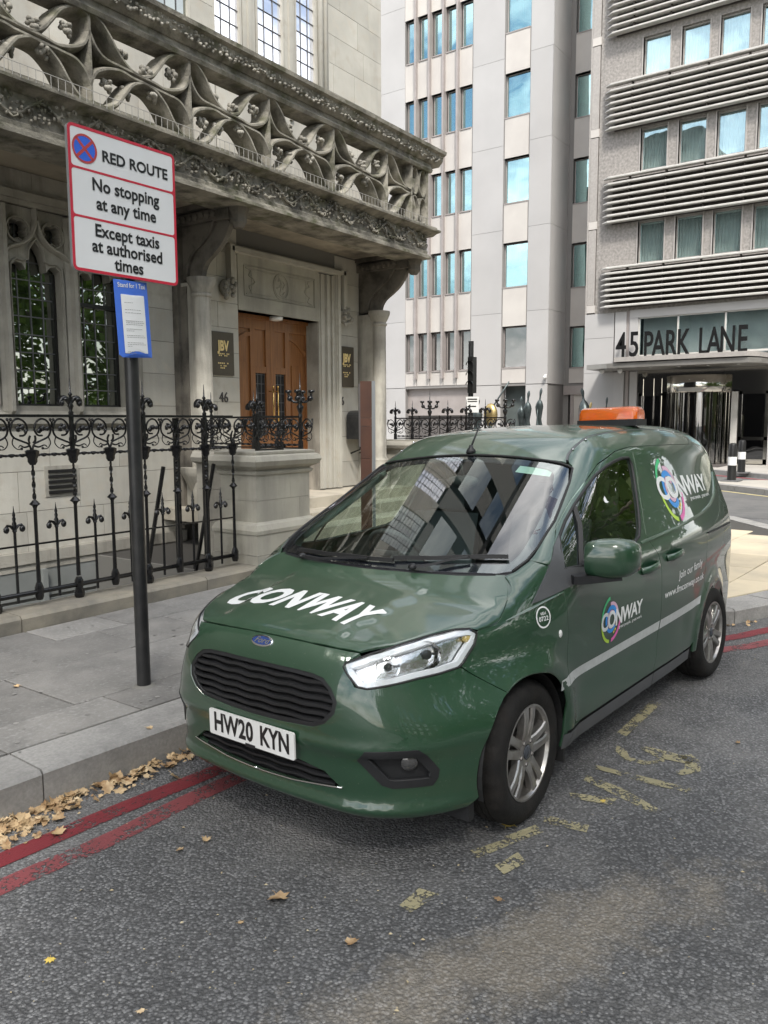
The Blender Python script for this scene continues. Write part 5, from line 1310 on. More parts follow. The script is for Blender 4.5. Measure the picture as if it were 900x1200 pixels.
def carpaint(name,base,dust=.5):
    m=bpy.data.materials.new(name); m.use_nodes=True; N=m.node_tree.nodes; L=m.node_tree.links; b=N['Principled BSDF']
    co=N.new('ShaderNodeTexCoord').outputs['Object']
    b.inputs['Roughness'].default_value=.38; b.inputs['Specular IOR Level'].default_value=.5; b.inputs['Coat Weight'].default_value=1; b.inputs['Coat Roughness'].default_value=.03; b.inputs['Coat IOR'].default_value=1.6
    n=N.new('ShaderNodeTexNoise'); n.inputs['Scale'].default_value=2.2; n.inputs['Detail'].default_value=9; n.inputs['Roughness'].default_value=.65; L.new(co,n.inputs['Vector'])
    g=N.new('ShaderNodeNewGeometry'); s=N.new('ShaderNodeSeparateXYZ'); L.new(g.outputs['Normal'],s.inputs[0])
    mr=N.new('ShaderNodeMapRange'); mr.inputs[1].default_value=.35; mr.inputs[2].default_value=.95; mr.inputs[3].default_value=.04; mr.inputs[4].default_value=dust; L.new(s.outputs['Z'],mr.inputs[0])
    r2=N.new('ShaderNodeMapRange'); r2.inputs[1].default_value=.3; r2.inputs[2].default_value=.75; r2.inputs[3].default_value=.45; r2.inputs[4].default_value=1.2; L.new(n.outputs[0],r2.inputs[0])
    mu=N.new('ShaderNodeMath'); mu.operation='MULTIPLY'; L.new(mr.outputs[0],mu.inputs[0]); L.new(r2.outputs[0],mu.inputs[1])
    x=N.new('ShaderNodeMixRGB'); L.new(mu.outputs[0],x.inputs[0]); x.inputs[1].default_value=C4(base); x.inputs[2].default_value=(.17,.23,.17,1); L.new(x.outputs[0],b.inputs['Base Color'])
    # settled dust dulls the lacquer
    cr_=N.new('ShaderNodeMapRange'); cr_.inputs[1].default_value=0; cr_.inputs[2].default_value=.6; cr_.inputs[3].default_value=.012; cr_.inputs[4].default_value=.16; L.new(mu.outputs[0],cr_.inputs[0]); L.new(cr_.outputs[0],b.inputs['Coat Roughness'])
    # specks and streaks of dirt low on the body
    n2=N.new('ShaderNodeTexNoise'); n2.inputs['Scale'].default_value=130; n2.inputs['Detail'].default_value=3; L.new(co,n2.inputs['Vector'])
    r3=N.new('ShaderNodeMapRange'); r3.inputs[1].default_value=.66; r3.inputs[2].default_value=.76; r3.inputs[4].default_value=.35; L.new(n2.outputs[0],r3.inputs[0])
    x2=N.new('ShaderNodeMixRGB'); L.new(r3.outputs[0],x2.inputs[0]); L.new(x.outputs[0],x2.inputs[1]); x2.inputs[2].default_value=(.16,.15,.12,1); L.new(x2.outputs[0],b.inputs['Base Color'])
    return m
vgreen=carpaint('green_van_paint',(.0065,.040,.016),.28)
vblk=M('black_plastic',(.012,.0125,.0135),(.018,.0185,.02),scale=9,rough=.5,bump=.06,bscale=220,spec=.4)
vgrey=M('grey_trim_plastic',(.085,.088,.092),(.07,.072,.076),scale=8,rough=.5,bump=.05,bscale=200)
vgl=glassmat('van_glass',(.82,.93,.88),.0)
vgl2=glassmat('van_side_glass',(.72,.80,.76),.08)
vfrit=M('black_glass_border',(.02,.018,.026),rough=.06,spec=.8)
vchr=M('chrome_trim',(.8,.8,.8),rough=.12,metal=1)
vdec=M('white_vinyl',(.74,.75,.74),rough=.35); vsil=M('silver_reflective_tape',(.52,.54,.53),(.44,.46,.45),scale=30,rough=.4)
vrub=M('rubber_seal',(.012,.012,.012),rough=.6)
X0=-.15
def dens(L,d=.03,closed=True):
    out=[]; n=len(L)
    for i in range(n if closed else n-1):
        a=L[i];b=L[(i+1)%n]; k=max(1,int(math.dist(a,b)/d))
        for j in range(k): out.append((a[0]+(b[0]-a[0])*j/k,a[1]+(b[1]-a[1])*j/k))
    if not closed: out.append(L[-1])
    return out
def smooth_loop(L,n=3): return [(p.x,p.y) for p in crom([(a,b,0) for a,b in L],n,True)]
def mapdom(dom,pts):
    p=np.array(pts,float); z=np.zeros(len(p)); o=np.ones(len(p))
    if dom=='side': O=np.stack([p[:,0],o*1.3,p[:,1]],1); D=np.stack([z,-o,z],1)
    elif dom=='top': O=np.stack([p[:,0],p[:,1],o*2.1],1); D=np.stack([z,z,-o],1)
    elif dom=='front': O=np.stack([o*1.3,p[:,0],p[:,1]],1); D=np.stack([-o,z,z],1)
    elif dom=='back': O=np.stack([-o*3.8,-p[:,0],p[:,1]],1); D=np.stack([o,z,z],1)
    elif dom=='cyl':
        th=p[:,0]/.8; c,s=np.cos(th),np.sin(th); O=np.stack([X0+c*1.6,s*1.6,p[:,1]],1); D=np.stack([-c,-s,z],1)
    Q=trace(O,D,t1=2.6,step=.025); bad=np.isnan(Q[:,0])
    if bad.any(): Q[bad]=O[bad]+D[bad]*.5
    return Q,grad(Q)
def cy(x,y): return .8*math.atan2(y,x-X0)
def vpart(name,mb,mat,parent=None,smooth=False,label=None,normals=None):
    me=bpy.data.meshes.new(name); me.from_pydata(mb.v,[],mb.f); me.materials.append(mat)
    if smooth or normals is not None: me.polygons.foreach_set('use_smooth',[True]*len(me.polygons))
    me.update()
    if normals is not None: me.normals_split_custom_set_from_vertices(normals)
    elif smooth and smooth is not True: me.set_sharp_from_angle(angle=math.radians(smooth))
    o=bpy.data.objects.new(name,me); COL.objects.link(o); o.parent=parent or van
    if label: o['label']=label
    return o
def panel(name,outer,holes,dom,mat,parent=None,off=0,grid=.04,flange=.014,mirror=False,gap=.0022,label=None,dd=.03):
    o2=shrink(outer,gap) if gap else outer
    outs=dens(o2,dd); hs=[dens(h,dd) for h in holes]
    v,f,_=tri(outs,hs,grid); Q,Nn=mapdom(dom,v); Q=Q+Nn*off
    n=len(v); ed={}
    for t in f:
        for i in range(3): ed[(t[i],t[(i+1)%3])]=1
    # orient
    t=f[len(f)//2]; nn=np.cross(Q[t[1]]-Q[t[0]],Q[t[2]]-Q[t[0]])
    flip=np.dot(nn,Nn[t[0]])<0
    V=[tuple(q) for q in Q]; NN=[tuple(q) for q in Nn]; F=[t[::-1] if flip else t for t in f]
    if flange:
        for (a,b) in list(ed):
            if (b,a) in ed: continue
            if flip: a,b=b,a
            e=Q[b]-Q[a]; on=np.cross(e,Nn[a]); on=on/(np.linalg.norm(on)+1e-9); k=len(V)
            V+=[tuple(Q[a]),tuple(Q[b]),tuple(Q[b]-Nn[b]*flange),tuple(Q[a]-Nn[a]*flange)]
            # rounded look: outer flange normals lean between face and edge
            NN+=[tuple((on+Nn[a])*.7),tuple((on+Nn[b])*.7),tuple(on),tuple(on)]; F.append((k,k+3,k+2,k+1))
    mb=MB(); mb.v=V; mb.f=F
    r=vpart(name,mb,mat,parent,normals=NN,label=label)
    if mirror:
        mb2=MB(); mb2.v=[(a,-b,c) for a,b,c in V]; mb2.f=[t[::-1] for t in F]
        r2=vpart(name,mb2,mat,parent if parent is None or parent==van else parent,normals=[(a,-b,c) for a,b,c in NN]); return r,r2
    return r
def shrink(L,d):
    n=len(L); A=sum(L[i][0]*L[(i+1)%n][1]-L[(i+1)%n][0]*L[i][1] for i in range(n)); s=1 if A>0 else -1; out=[]
    for i in range(n):
        a=Vector(L[i-1]);b=Vector(L[i]);c=Vector(L[(i+1)%n]); t=(c-a)
        if t.length<1e-6: out.append(L[i]); continue
        t.normalize(); out.append(tuple(b+Vector((-t.y,t.x))*d*s))
    return out
def arc(cx,cz,r,a0,a1,n=12): return [(cx+r*math.cos(math.radians(a0+(a1-a0)*k/n)),cz+r*math.sin(math.radians(a0+(a1-a0)*k/n))) for k in range(n+1)]
def onsurf(dom,pts,off=0):
    Q,Nn=mapdom(dom,pts); return [tuple(q) for q in Q+Nn*off],Nn
# --- hood
hs_=[(p.x,p.y) for p in crom([(a,b,0) for a,b in [(.249,.758),(.161,.783),(.104,.787),(.045,.775),(-.02,.738),(-.055,.690)]],4)]
hf=[(.690,0),(.689,.11),(.684,.25),(.670,.378),(.652,.480),(.557,.585),(.44,.650),(.337,.706)]
hr=[(-.03,.62),(.008,.50),(.045,.30),(.062,.12),(.066,0)]
half_=hf+hs_+hr
hood=panel('bonnet',half_+[(a,-b) for a,b in half_[-2:0:-1]],[],'top',vgreen,grid=.045)
# --- front bumper cover
AX,AZ,AR=.025,.318,.347
arcF=arc(AX,AZ,AR,62,-12,12)
def sidey(x,z):
    Q,_=mapdom('side',[(x,z)]); return Q[0][1]
top=[(0,.853),(cy(.689,.11),.852),(cy(.684,.25),.848),(cy(.670,.378),.842),(cy(.654,.49),.833),(cy(.708,.443),.79),(cy(.713,.505),.722),(cy(.694,.548),.714),(cy(.62,.61),.724),(cy(.536,.671),.738),(cy(.43,.72),.750),(cy(.354,.748),.750),(cy(.32,.77),.72),(cy(.279,.795),.690)]
top[4]=(cy(.650,.482),.836); top[5]=(cy(.702,.447),.800)
dn=[(cy(x,sidey(x,z)),z) for x,z in arcF[::1]]
bot=[(cy(.40,.80),.214),(cy(.55,.70),.211),(cy(.70,.45),.209),(cy(.74,.2),.208),(0,.208)]
hb_=top+dn+bot
def fh(pts): return [(cy(x,y),z) for x,y,z in pts]
gr=[(.756,.0,.749),(.756,.20,.748),(.748,.31,.744),(.742,.36,.735),(.748,.405,.705),(.755,.438,.66),(.762,.43,.618),(.770,.385,.575),(.778,.33,.552),(.788,.15,.543),(.79,0,.541)]
gl_=[(a*1.02,(b-.645)*1.06+.645) for a,b in fh(gr)]; grille_o=gl_+[(-a,b) for a,b in gl_[-2:0:-1]]
it=[(.772,0,.392),(.771,.25,.392),(.759,.374,.372),(.745,.452,.316),(.762,.2,.292),(.766,0,.287)]
il=fh(it); intake_o=il+[(-a,b) for a,b in il[-2:0:-1]]
fg=fh([(.736,.527,.446),(.728,.559,.487),(.66,.65,.489),(.598,.711,.487),(.570,.729,.461),(.525,.755,.397),(.528,.751,.364),(.545,.738,.337),(.662,.635,.338),(.687,.604,.351)])
fgm=[(-a,b) for a,b in fg]
bump_=panel('front_bumper',hb_+[(-a,b) for a,b in hb_[-2:0:-1]],[grille_o,intake_o,fg,fgm],'cyl',vgreen,grid=.021,flange=.03,dd=.015)
# badge line gap handled by panel flange. grille
def ringpanel(name,o,w,dom,mat,off,parent=None,grid=.05,flange=.015): return panel(name,o,[shrink(o,w)],dom,mat,parent,off=off,grid=grid,flange=flange,gap=-.002,dd=.02)
grl=panel('grille',grille_o,[],'cyl',vrub,off=-.055,grid=.06,flange=0,gap=-.02)
ringpanel('grille_frame',grille_o,.016,'cyl',vblk,-.004,grl)
def zspan(loop,a):
    zs=[]
    n=len(loop)
    for i in range(n):
        p,q=loop[i],loop[(i+1)%n]
        if (p[0]-a)*(q[0]-a)<=0 and p[0]!=q[0]: zs.append(p[1]+(q[1]-p[1])*(a-p[0])/(q[0]-p[0]))
    return (min(zs),max(zs)) if zs else (0,0)
for i in range(6):
    zc=.572+i*.030
    pts=[]
    for k in range(-34,35):
        a=k*.0118; kink=.004*math.sin(k*.55)*(1 if abs(k)<30 else 0)
        z=zc+kink*(.6)-.0005*0
        lo,hi=zspan(grille_o,a)
        if lo+.008<z<hi-.008: pts.append((a,z))
    if len(pts)<4: continue
    q,_=onsurf('cyl',pts,-.022); g=MB(); g.sweep(q,[(.0,-.010),(.014,-.006),(.014,.006),(.0,.010),(-.016,.004),(-.016,-.004)],side=(0,0,1)) ; vpart('grille_bar',g,vblk,grl,smooth=40)
ink=panel('lower_grille',intake_o,[],'cyl',vrub,off=-.05,grid=.06,flange=0,gap=-.02)
for zc in (.315,.345,.375):
    pts=[]
    for k in range(-36,37):
        a=k*.0118; z=zc+.003*math.sin(k*.5); lo,hi=zspan(intake_o,a)
        if lo+.004<z<hi-.004: pts.append((a,z))
    q,_=onsurf('cyl',pts,-.02); g=MB(); g.sweep(q,[(.0,-.009),(.012,-.005),(.012,.005),(0,.009),(-.012,0)],side=(0,0,1)); vpart('grille_bar',g,vblk,ink,smooth=40)
q,_=onsurf('cyl',[(-a,b+.004) for a,b in dens(il[3:],.02,False)]+[(a,b+.004) for a,b in dens(il[3:],.02,False)[::-1]],.001); g=MB(); g.tube(q,.0045,5); vpart('chrome_strip',g,vchr,ink,smooth=True)
# small tow-eye cover and splitter
g=MB(); q,_=onsurf('cyl',[(a*.012,.196) for a in range(-72,73,3)],-.02); g.sweep(q,[(-.03,-.005),(-.03,.03),(-.06,.03),(-.06,-.005)],side=(0,0,1)); vpart('lower_lip',g,vblk,smooth=40)
# fog lamp surrounds
for s,o in ((1,fg),(-1,fgm)):
    b=panel('fog_lamp_surround',o,[shrink(o,.030)],'cyl',vblk,off=.003,grid=.04,flange=.02,gap=-.001,dd=.02)
    inn=shrink(o,.030); panel('recess',inn,[],'cyl',vblk,b,off=-.022,grid=.03,flange=0,gap=-.006)
    Q,Nn=mapdom('cyl',[(s*cy(.619,.687),.432)]); c=Q[0]-Nn[0]*.01; n_v=Vector(Nn[0])
    g=MB(); g.lathe((0,0,0),[(.033,-.03),(.033,.004),(.028,.008),(.010,.013),(.0,.014)],14,axis='x'); 
    rot=Vector((1,0,0)).rotation_difference(n_v).to_matrix(); g.v=[tuple(rot@Vector(v)+Vector(c)) for v in g.v]; vpart('fog_lamp',g,M('fog_lens_%d'%s,(.05,.05,.05),rough=.05,spec=.9,coat=1),b,smooth=40)
# --- number plate
PL=Vector((.806,0,.458)); 
g=MB(); g.poly(rrect(.520,.111,.008,3),[],lambda a,b,d:(PL.x+d*-1-.06*b*0-.0-.03*abs(a)**2*0,a,PL.z+b),th=.008)
plm=M('number_plate_white',(.70,.70,.68),rough=.35); npl=vpart('number_plate',g,plm)
for n_,s,x in (('w','HW20',-.105),('k','KYN',.148)):
    vs,fs=text(s,.112,bold=.0036,sx=.80 if s=='HW20' else .76,sp=1.02); g=MB(); g.add([(PL.x+.0095 if False else PL.x+.0012,x+a,PL.z+b) for a,b in vs],fs); vpart('plate_characters',g,sblk,npl)
g=MB().box(PL.x-.03,PL.x+.0015,-.03,.03,PL.z-.063,PL.z-.048); vpart('plate_tab',g,vblk,npl)
# --- badge
Q,Nn=mapdom('front',[(0,.826)]); n_v=Vector(Nn[0]); rot=Vector((1,0,0)).rotation_difference(n_v).to_matrix()
def bpt(x,y,z): return tuple(rot@Vector((x,y,z))+Vector(Q[0]))
bd=MB(); N_=32; R_=lambda k,rx,rz,x:bpt(x,rx*math.cos(2*math.pi*k/N_),rz*math.sin(2*math.pi*k/N_))
bd.add([R_(k,.064,.026,-.004) for k in range(N_)]+[R_(k,.064,.026,.003) for k in range(N_)]+[R_(k,.059,.022,.005) for k in range(N_)],[(k,(k+1)%N_,(k+1)%N_+N_,k+N_) for k in range(N_)]+[(k+N_,(k+1)%N_+N_,(k+1)%N_+2*N_,k+2*N_) for k in range(N_)]+[tuple(range(2*N_,3*N_))])
badge=vpart('badge',bd,vchr,smooth=30)
bd=MB(); bd.add([R_(k,.056,.019,.0055) for k in range(N_)],[tuple(range(N_))]); vpart('badge_blue',bd,M('badge_blue',(.015,.04,.16),rough=.2,coat=1),badge)
vs,fs=text('Ford',.036,shear=.35,sx=1.2,bold=.0004); bd=MB(); bd.add([bpt(.0062,a,b) for a,b in vs],fs); vpart('badge_script',bd,vchr,badge)
# --- wings
def mtop(P_,s=1):
    q=[(p.x,p.y) for p in crom([(a,b,0) for a,b in P_],3)]; return [(float(k[0]),float(k[2])) for k in mapdom('top',q)[0]]
_ws=mtop([(-.095,.717),(-.178,.744),(-.26,.750),(-.468,.728),(-.749,.666),(-.850,.632),(-.872,.600)])
_dt=mtop([(-.888,.586),(-.93,.570),(-1.0,.566),(-1.12,.570),(-1.30,.574),(-1.457,.572),(-2.0,.564),(-2.551,.552),(-2.9,.524)])
_hq=[(q[0],q[2]) for q in mapdom('top',[(a,b-.001) for a,b in dens(hs_,.012,False)])[0]]
wing=[(.279,.690),(.32,.722),(.352,.750),(.344,.765),(.277,.828),*[tuple(map(float,q)) for q in _hq],(-.095,1.064),(-.178,1.104),(-.222,1.074),(-.13,.996),(-.065,.941),(-.28,.962),(-.300,.77),(-.296,.541),(-.306,.300),(-.300,.235)]+arc(AX,AZ,AR,194,62,20)
wgs=panel('front_wing',wing,[],'side',vgreen,mirror=True,grid=.04)
_in=[(a-.0,b-.035) for a,b in hs_]; _ou=[(a-.012,b+.006) for a,b in hs_]
panel('wing_flange',_in+_ou[::-1],[],'top',vgreen,mirror=True,grid=.05,off=-.007,flange=0,gap=0)
for s in (1,-1):
    g=MB(); q=[(a,b*s,c) for a,b,c in onsurf('side',dens([(.10,.893),(-.05,.921),(-.15,.940),(-.275,.959)],.04,False),-.001)[0]]; g.sweep(q,[(-.009,-.003),(.009,-.003),(.003,.005),(-.003,.005)],taper=lambda t:.3+.7*min(1,t*3)); vpart('wing_crease',g,vgreen,smooth=60)
lp=_ws[3:]+_dt+[(-3.12,1.560),(-3.10,1.50),(-3.02,1.535),(-2.8,1.552),(-2.2,1.562),(-1.50,1.566),(-1.289,1.548),(-1.029,1.490),(-.675,1.340),(-.43,1.218),(-.345,1.155),(-.232,1.080),(-.180,1.102)]
panel('roof_pillar',lp,[],'side',vgreen,mirror=True,grid=.035)
# --- roof
rp_=[(-.872,0),(-.866,.285),(-.862,.49),(-.870,.590),(-.888,.580),(-.93,.565),(-1.0,.561),(-1.12,.566),(-1.30,.570),(-1.457,.568),(-2.0,.560),(-2.551,.548),(-2.9,.52),(-3.12,.47),(-3.20,.30),(-3.215,0)]
roof=panel('roof',rp_+[(a,-b) for a,b in rp_[-2:0:-1]],[],'top',vgreen,grid=.06)
for s in (1,-1):
    q,_=onsurf('top',[(x,s*y) for x,y in dens([(-.888,.583),(-.93,.568),(-1.0,.564),(-1.12,.568),(-1.30,.574),(-1.457,.572),(-2.0,.564),(-2.551,.552),(-2.9,.525)],.05,False)],-.002); g=MB(); g.sweep(q,[(-.009,-.008),(.009,-.008),(.007,.0015),(-.007,.0015)]); vpart('roof_ditch_trim',g,vgrey,smooth=30)
    q,Nn=onsurf('top',[(-.985,s*.572),(-1.12,s*.580),(-2.2,s*.572),(-2.5,s*.565)],.002); 
    for p in q[:]: g=MB(); g.ball(p,.011,.009,.004,8,4); vpart('roof_stud',g,vchr,smooth=True)
    # raised rail plate
    pl_=[(-1.50,1.572),(-1.50,1.640),(-2.05,1.645),(-2.05,1.58)]
# --- windscreen
wt=[(-.855,0),(-.850,.285),(-.845,.49),(-.838,.622),(-.749,.664),(-.468,.726),(-.26,.748),(-.178,.742),(-.095,.715),(-.06,.66),(-.020,.52),(.022,.34),(.045,.15),(.05,0)]
wso=wt+[(a,-b) for a,b in wt[-2:0:-1]]
wsi=[(-.81,0),(-.805,.285),(-.80,.46),(-.785,.545),(-.72,.595),(-.468,.665),(-.26,.693),(-.17,.690),(-.12,.655),(-.075,.50),(-.035,.32),(-.012,.15),(-.008,0)]
wsi_=wsi+[(a,-b) for a,b in wsi[-2:0:-1]]
wsg=panel('windscreen',wso,[],'top',vgl,off=-.004,grid=.08,flange=0)
panel('windscreen_border',wso,[smooth_loop(wsi_)],'top',vfrit,wsg,off=-.0055,grid=.05,flange=.006)
q,_=onsurf('top',dens([(-.86,-.60)]+[(-.858,-.49),(-.862,-.285),(-.865,0),(-.862,.285),(-.858,.49),(-.852,.61),(-.849,.636),(-.749,.668),(-.468,.731),(-.26,.752),(-.175,.748),(-.095,.72)],.04,False),-.001); g=MB(); g.tube(q,.0065,6); vpart('windscreen_seal',g,vrub,smooth=True)
q,_=onsurf('top',dens([(-.852,-.61),(-.849,-.636),(-.749,-.668),(-.468,-.731),(-.26,-.752),(-.175,-.748),(-.095,-.72)],.04,False),-.001); g=MB(); g.tube(q,.0065,6); vpart('windscreen_seal',g,vrub,smooth=True)
cw=[(.062,0),(.058,.12),(.041,.30),(.004,.50),(-.034,.62),(-.058,.688),(-.090,.712),(-.065,.655),(-.022,.52),(.018,.34),(.036,.15),(.040,0)]
cwo=shrink([(.075,0),(.072,.12),(.055,.30),(.018,.50),(-.020,.63),(-.050,.695),(-.105,.722),(-.10,.65),(-.05,.51),(-.01,.33),(.01,.15),(.014,0)],0)
panel('scuttle_panel',cwo+[(a,-b) for a,b in cwo[-2:0:-1]],[],'top',vblk,off=-.010,grid=.05,flange=.02,gap=0)
# wipers
def wiper(arm,blade):
    g=MB(); q,_=onsurf('top',dens(arm,.05,False),.022); g.sweep(q,[(-.010,-.006),(.010,-.006),(.008,.006),(-.008,.006)],taper=lambda t:1-.35*t); g.ball(q[0],.022,.022,.016)
    w=vpart('wiper',g,vblk,smooth=40); q,_=onsurf('top',dens(blade,.05,False),.013); g=MB(); g.sweep(q,[(-.007,-.010),(.007,-.010),(.004,.008),(-.004,.008)]); vpart('wiper_blade',g,vrub,w,smooth=40)
wiper([(.035,.28),(.00,.36),(-.045,.42),(-.09,.50)],[(-.01,.13),(-.05,.34),(-.115,.54),(-.155,.665)])
wiper([(.022,-.44),(.045,-.30),(.035,-.15),(.022,.0)],[(-.045,-.54),(-.005,-.30),(.012,.0),(.004,.14)])
# --- doors
win=[(-.318,1.056),(-.36,1.13),(-.41,1.178),(-.52,1.238),(-.658,1.305),(-.80,1.368),(-.936,1.424),(-1.08,1.464),(-1.193,1.486),(-1.33,1.502),(-1.42,1.502),(-1.425,1.47),(-1.397,1.396),(-1.355,1.31),(-1.309,1.226),(-1.255,1.14),(-1.21,1.098),(-1.15,1.082),(-.929,1.066),(-.70,1.055),(-.475,1.048)]
dr_=[(-.306,.306),(-.296,.541),(-.300,.77),(-.280,.962),(-.250,1.04),(-.25,1.10),(-.345,1.160),(-.43,1.218),(-.675,1.340),(-1.029,1.490),(-1.289,1.548),(-1.50,1.566),(-1.505,1.53),(-1.45,1.40),(-1.375,1.25),(-1.31,1.10),(-1.335,1.04),(-1.40,.975),(-1.436,.91),(-1.452,.68),(-1.455,.56),(-1.440,.40),(-1.400,.312)]
dl,drr=panel('front_door',dr_,[win],'side',vgreen,mirror=True,grid=.04)
for s,d in ((1,dl),(-1,drr)):
    Q,Nn=mapdom('side',dens(shrink(win,-.006),.05)); q=[(a,b*s,c) for a,b,c in Q+Nn*-.002]
    g=MB(); g.tube(q,.009,6,closed=True); vpart('window_seal',g,vrub,d,smooth=True)
def msym(name,outer,holes,mat,parents,off,grid=.08,flange=0,gap=0):
    v,f,_=tri(dens(outer,.04),[dens(h,.04) for h in holes],grid); Q,Nn=mapdom('side',v); Q=Q+Nn*off
    for s,p in parents:
        mb=MB(); mb.v=[(a,b*s,c) for a,b,c in Q]; mb.f=[t if s<0 else t[::-1] for t in f]; vpart(name,mb,mat,p,normals=[(a,b*s,c) for a,b,c in Nn])
msym('side_window',win,[],vgl2,((1,dl),(-1,drr)),-.007)
for s,d in ((1,dl),(-1,drr)):
    Q,Nn=mapdom('side',dens([(-.640,1.300),(-.60,1.22),(-.52,1.11),(-.480,1.045)],.05,False)); q=[(a,b*s,c) for a,b,c in Q+Nn*.0]; g=MB(); g.sweep(q,[(-.011,-.006),(.011,-.006),(.011,.005),(-.011,.005)]); vpart('quarter_light_bar',g,vrub,d,smooth=40)
tri_=[(-.060,.938),(-.13,1.000),(-.22,1.075),(-.33,1.150),(-.405,1.188),(-.36,1.13),(-.318,1.056),(-.42,1.045),(-.50,1.035),(-.50,.995),(-.40,.985),(-.27,.965),(-.15,.948)]
for s in (1,-1):
    v,f,_=tri(dens(tri_,.03),[],.05); Q,Nn=mapdom('side',v); Q=Q+Nn*.006; N_=len(v)
    ed={}
    for t in f:
        for i in range(3): ed[(t[i],t[(i+1)%3])]=1
    mb=MB(); mb.v=[(a,b*s,c) for a,b,c in Q]+[(a,(b)*s,c) for a,b,c in Q-Nn*.012]; mb.f=[t if s<0 else t[::-1] for t in f]+[((a,b,b+N_,a+N_) if s<0 else (b,a,a+N_,b+N_)) for (a,b) in ed if (b,a) not in ed]
    vpart('mirror_sail_panel',mb,vgrey,dl if s>0 else drr,smooth=30)
# --- side panels behind the doors
AX2,AR2=-2.445,.362
sd=[(-1.440,.40),(-1.455,.56),(-1.452,.68),(-1.436,.91),(-1.40,.975),(-1.335,1.04),(-1.31,1.10),(-1.375,1.25),(-1.45,1.40),(-1.505,1.53),(-1.50,1.566),(-2.2,1.562),(-2.8,1.552),(-3.02,1.535),(-3.10,1.47),(-3.16,1.36),(-3.12,1.24),(-2.98,1.14),(-2.75,1.06),(-2.55,1.022),(-2.335,1.005),(-2.29,.85),(-2.255,.700),(-2.235,.608)]+arc(AX2,.315,AR2,55,190,16)[1:]+[(-1.98,.306)] if False else None
sd=[(-1.404,.312),(-1.440,.40),(-1.455,.56),(-1.452,.68),(-1.436,.91),(-1.40,.975),(-1.335,1.04),(-1.31,1.10),(-1.375,1.25),(-1.45,1.40),(-1.505,1.53),(-1.50,1.566),(-2.2,1.562),(-2.8,1.552),(-3.02,1.535),(-3.10,1.47),(-3.16,1.36),(-3.12,1.24),(-2.98,1.14),(-2.75,1.06),(-2.55,1.022),(-2.335,1.005),(-2.29,.85),(-2.255,.700)]+arc(AX2,.315,AR2,60,3,10)+[(-2.035,.309)]
panel('side_door',sd,[],'side',vgreen,mirror=True,grid=.03)
rq=[(-2.255,.700),(-2.29,.85),(-2.335,1.005),(-2.55,1.022),(-2.75,1.06),(-2.98,1.14),(-3.12,1.24),(-3.16,1.36),(-3.10,1.50),(-3.12,1.560),(-3.19,1.50),(-3.25,1.30),(-3.29,1.0),(-3.29,.60),(-3.27,.24),(-2.83,.24)]+arc(AX2,.315,AR2,-8,60,12)
panel('rear_quarter',rq,[],'side',vgreen,mirror=True,grid=.04)
tg=[(-.66,.25),(.66,.25),(.66,1.0),(.62,1.3),(.50,1.58),(-.50,1.58),(-.62,1.3),(-.66,1.0)]
panel('tailgate',tg,[],'back',vgreen,grid=.08)
for s in (1,-1):
    q=[(a,b*s,c) for a,b,c in onsurf('side',dens([(-2.34,.992),(-2.6,.988),(-2.95,.984),(-3.1,.98)],.06,False),.001)[0]]; g=MB(); g.sweep(q,[(-.010,-.006),(.010,-.006),(.008,.003),(-.008,.003)]); vpart('door_rail',g,vrub,smooth=30)
    g=MB(); bl_=[(a,b*s,c) for a,b,c in onsurf('side',dens([(-1.20,1.062),(-1.33,1.068),(-1.8,1.085),(-2.34,1.118),(-2.62,1.15),(-2.80,1.19),(-2.95,1.26),(-3.06,1.34)],.05,False),-.001)[0]]
    g.sweep(bl_,[(-.014,-.004),(.014,-.004),(.008,.006),(0,.009),(-.008,.006)]); vpart('belt_crease',g,vgreen,smooth=60)  # proud rib for the pressed crease, raised to catch a sky highlight
    q=[(a,b*s,c) for a,b,c in onsurf('side',[(-2.53,.82)],.0)[0]]; 
# sill and stripe
def strip2(name,o,mat,off,parents=((1,None),(-1,None)),grid=.06): msym(name,o,[],mat,parents,off,grid)
sl_=[(-.295,.226),(-.30,.296),(-.8,.300),(-1.40,.304),(-1.40,.234)]; sl2=[(-1.408,.234),(-1.408,.304),(-2.02,.302),(-2.03,.236)]
for o in (sl_,sl2): strip2('sill',o,vgrey,.004)
strip2('tape_stripe',[(-.215,.573),(-.300,.580),(-.300,.532),(-.232,.520)],vsil,.0012)
strip2('tape_stripe',[(-.304,.580),(-.8,.585),(-1.448,.597),(-1.448,.545),(-.8,.537),(-.304,.532)],vsil,.0012)
strip2('tape_stripe',[(-1.462,.597),(-1.9,.604),(-2.180,.612),(-2.155,.565),(-1.90,.552),(-1.462,.545)],vsil,.0012)
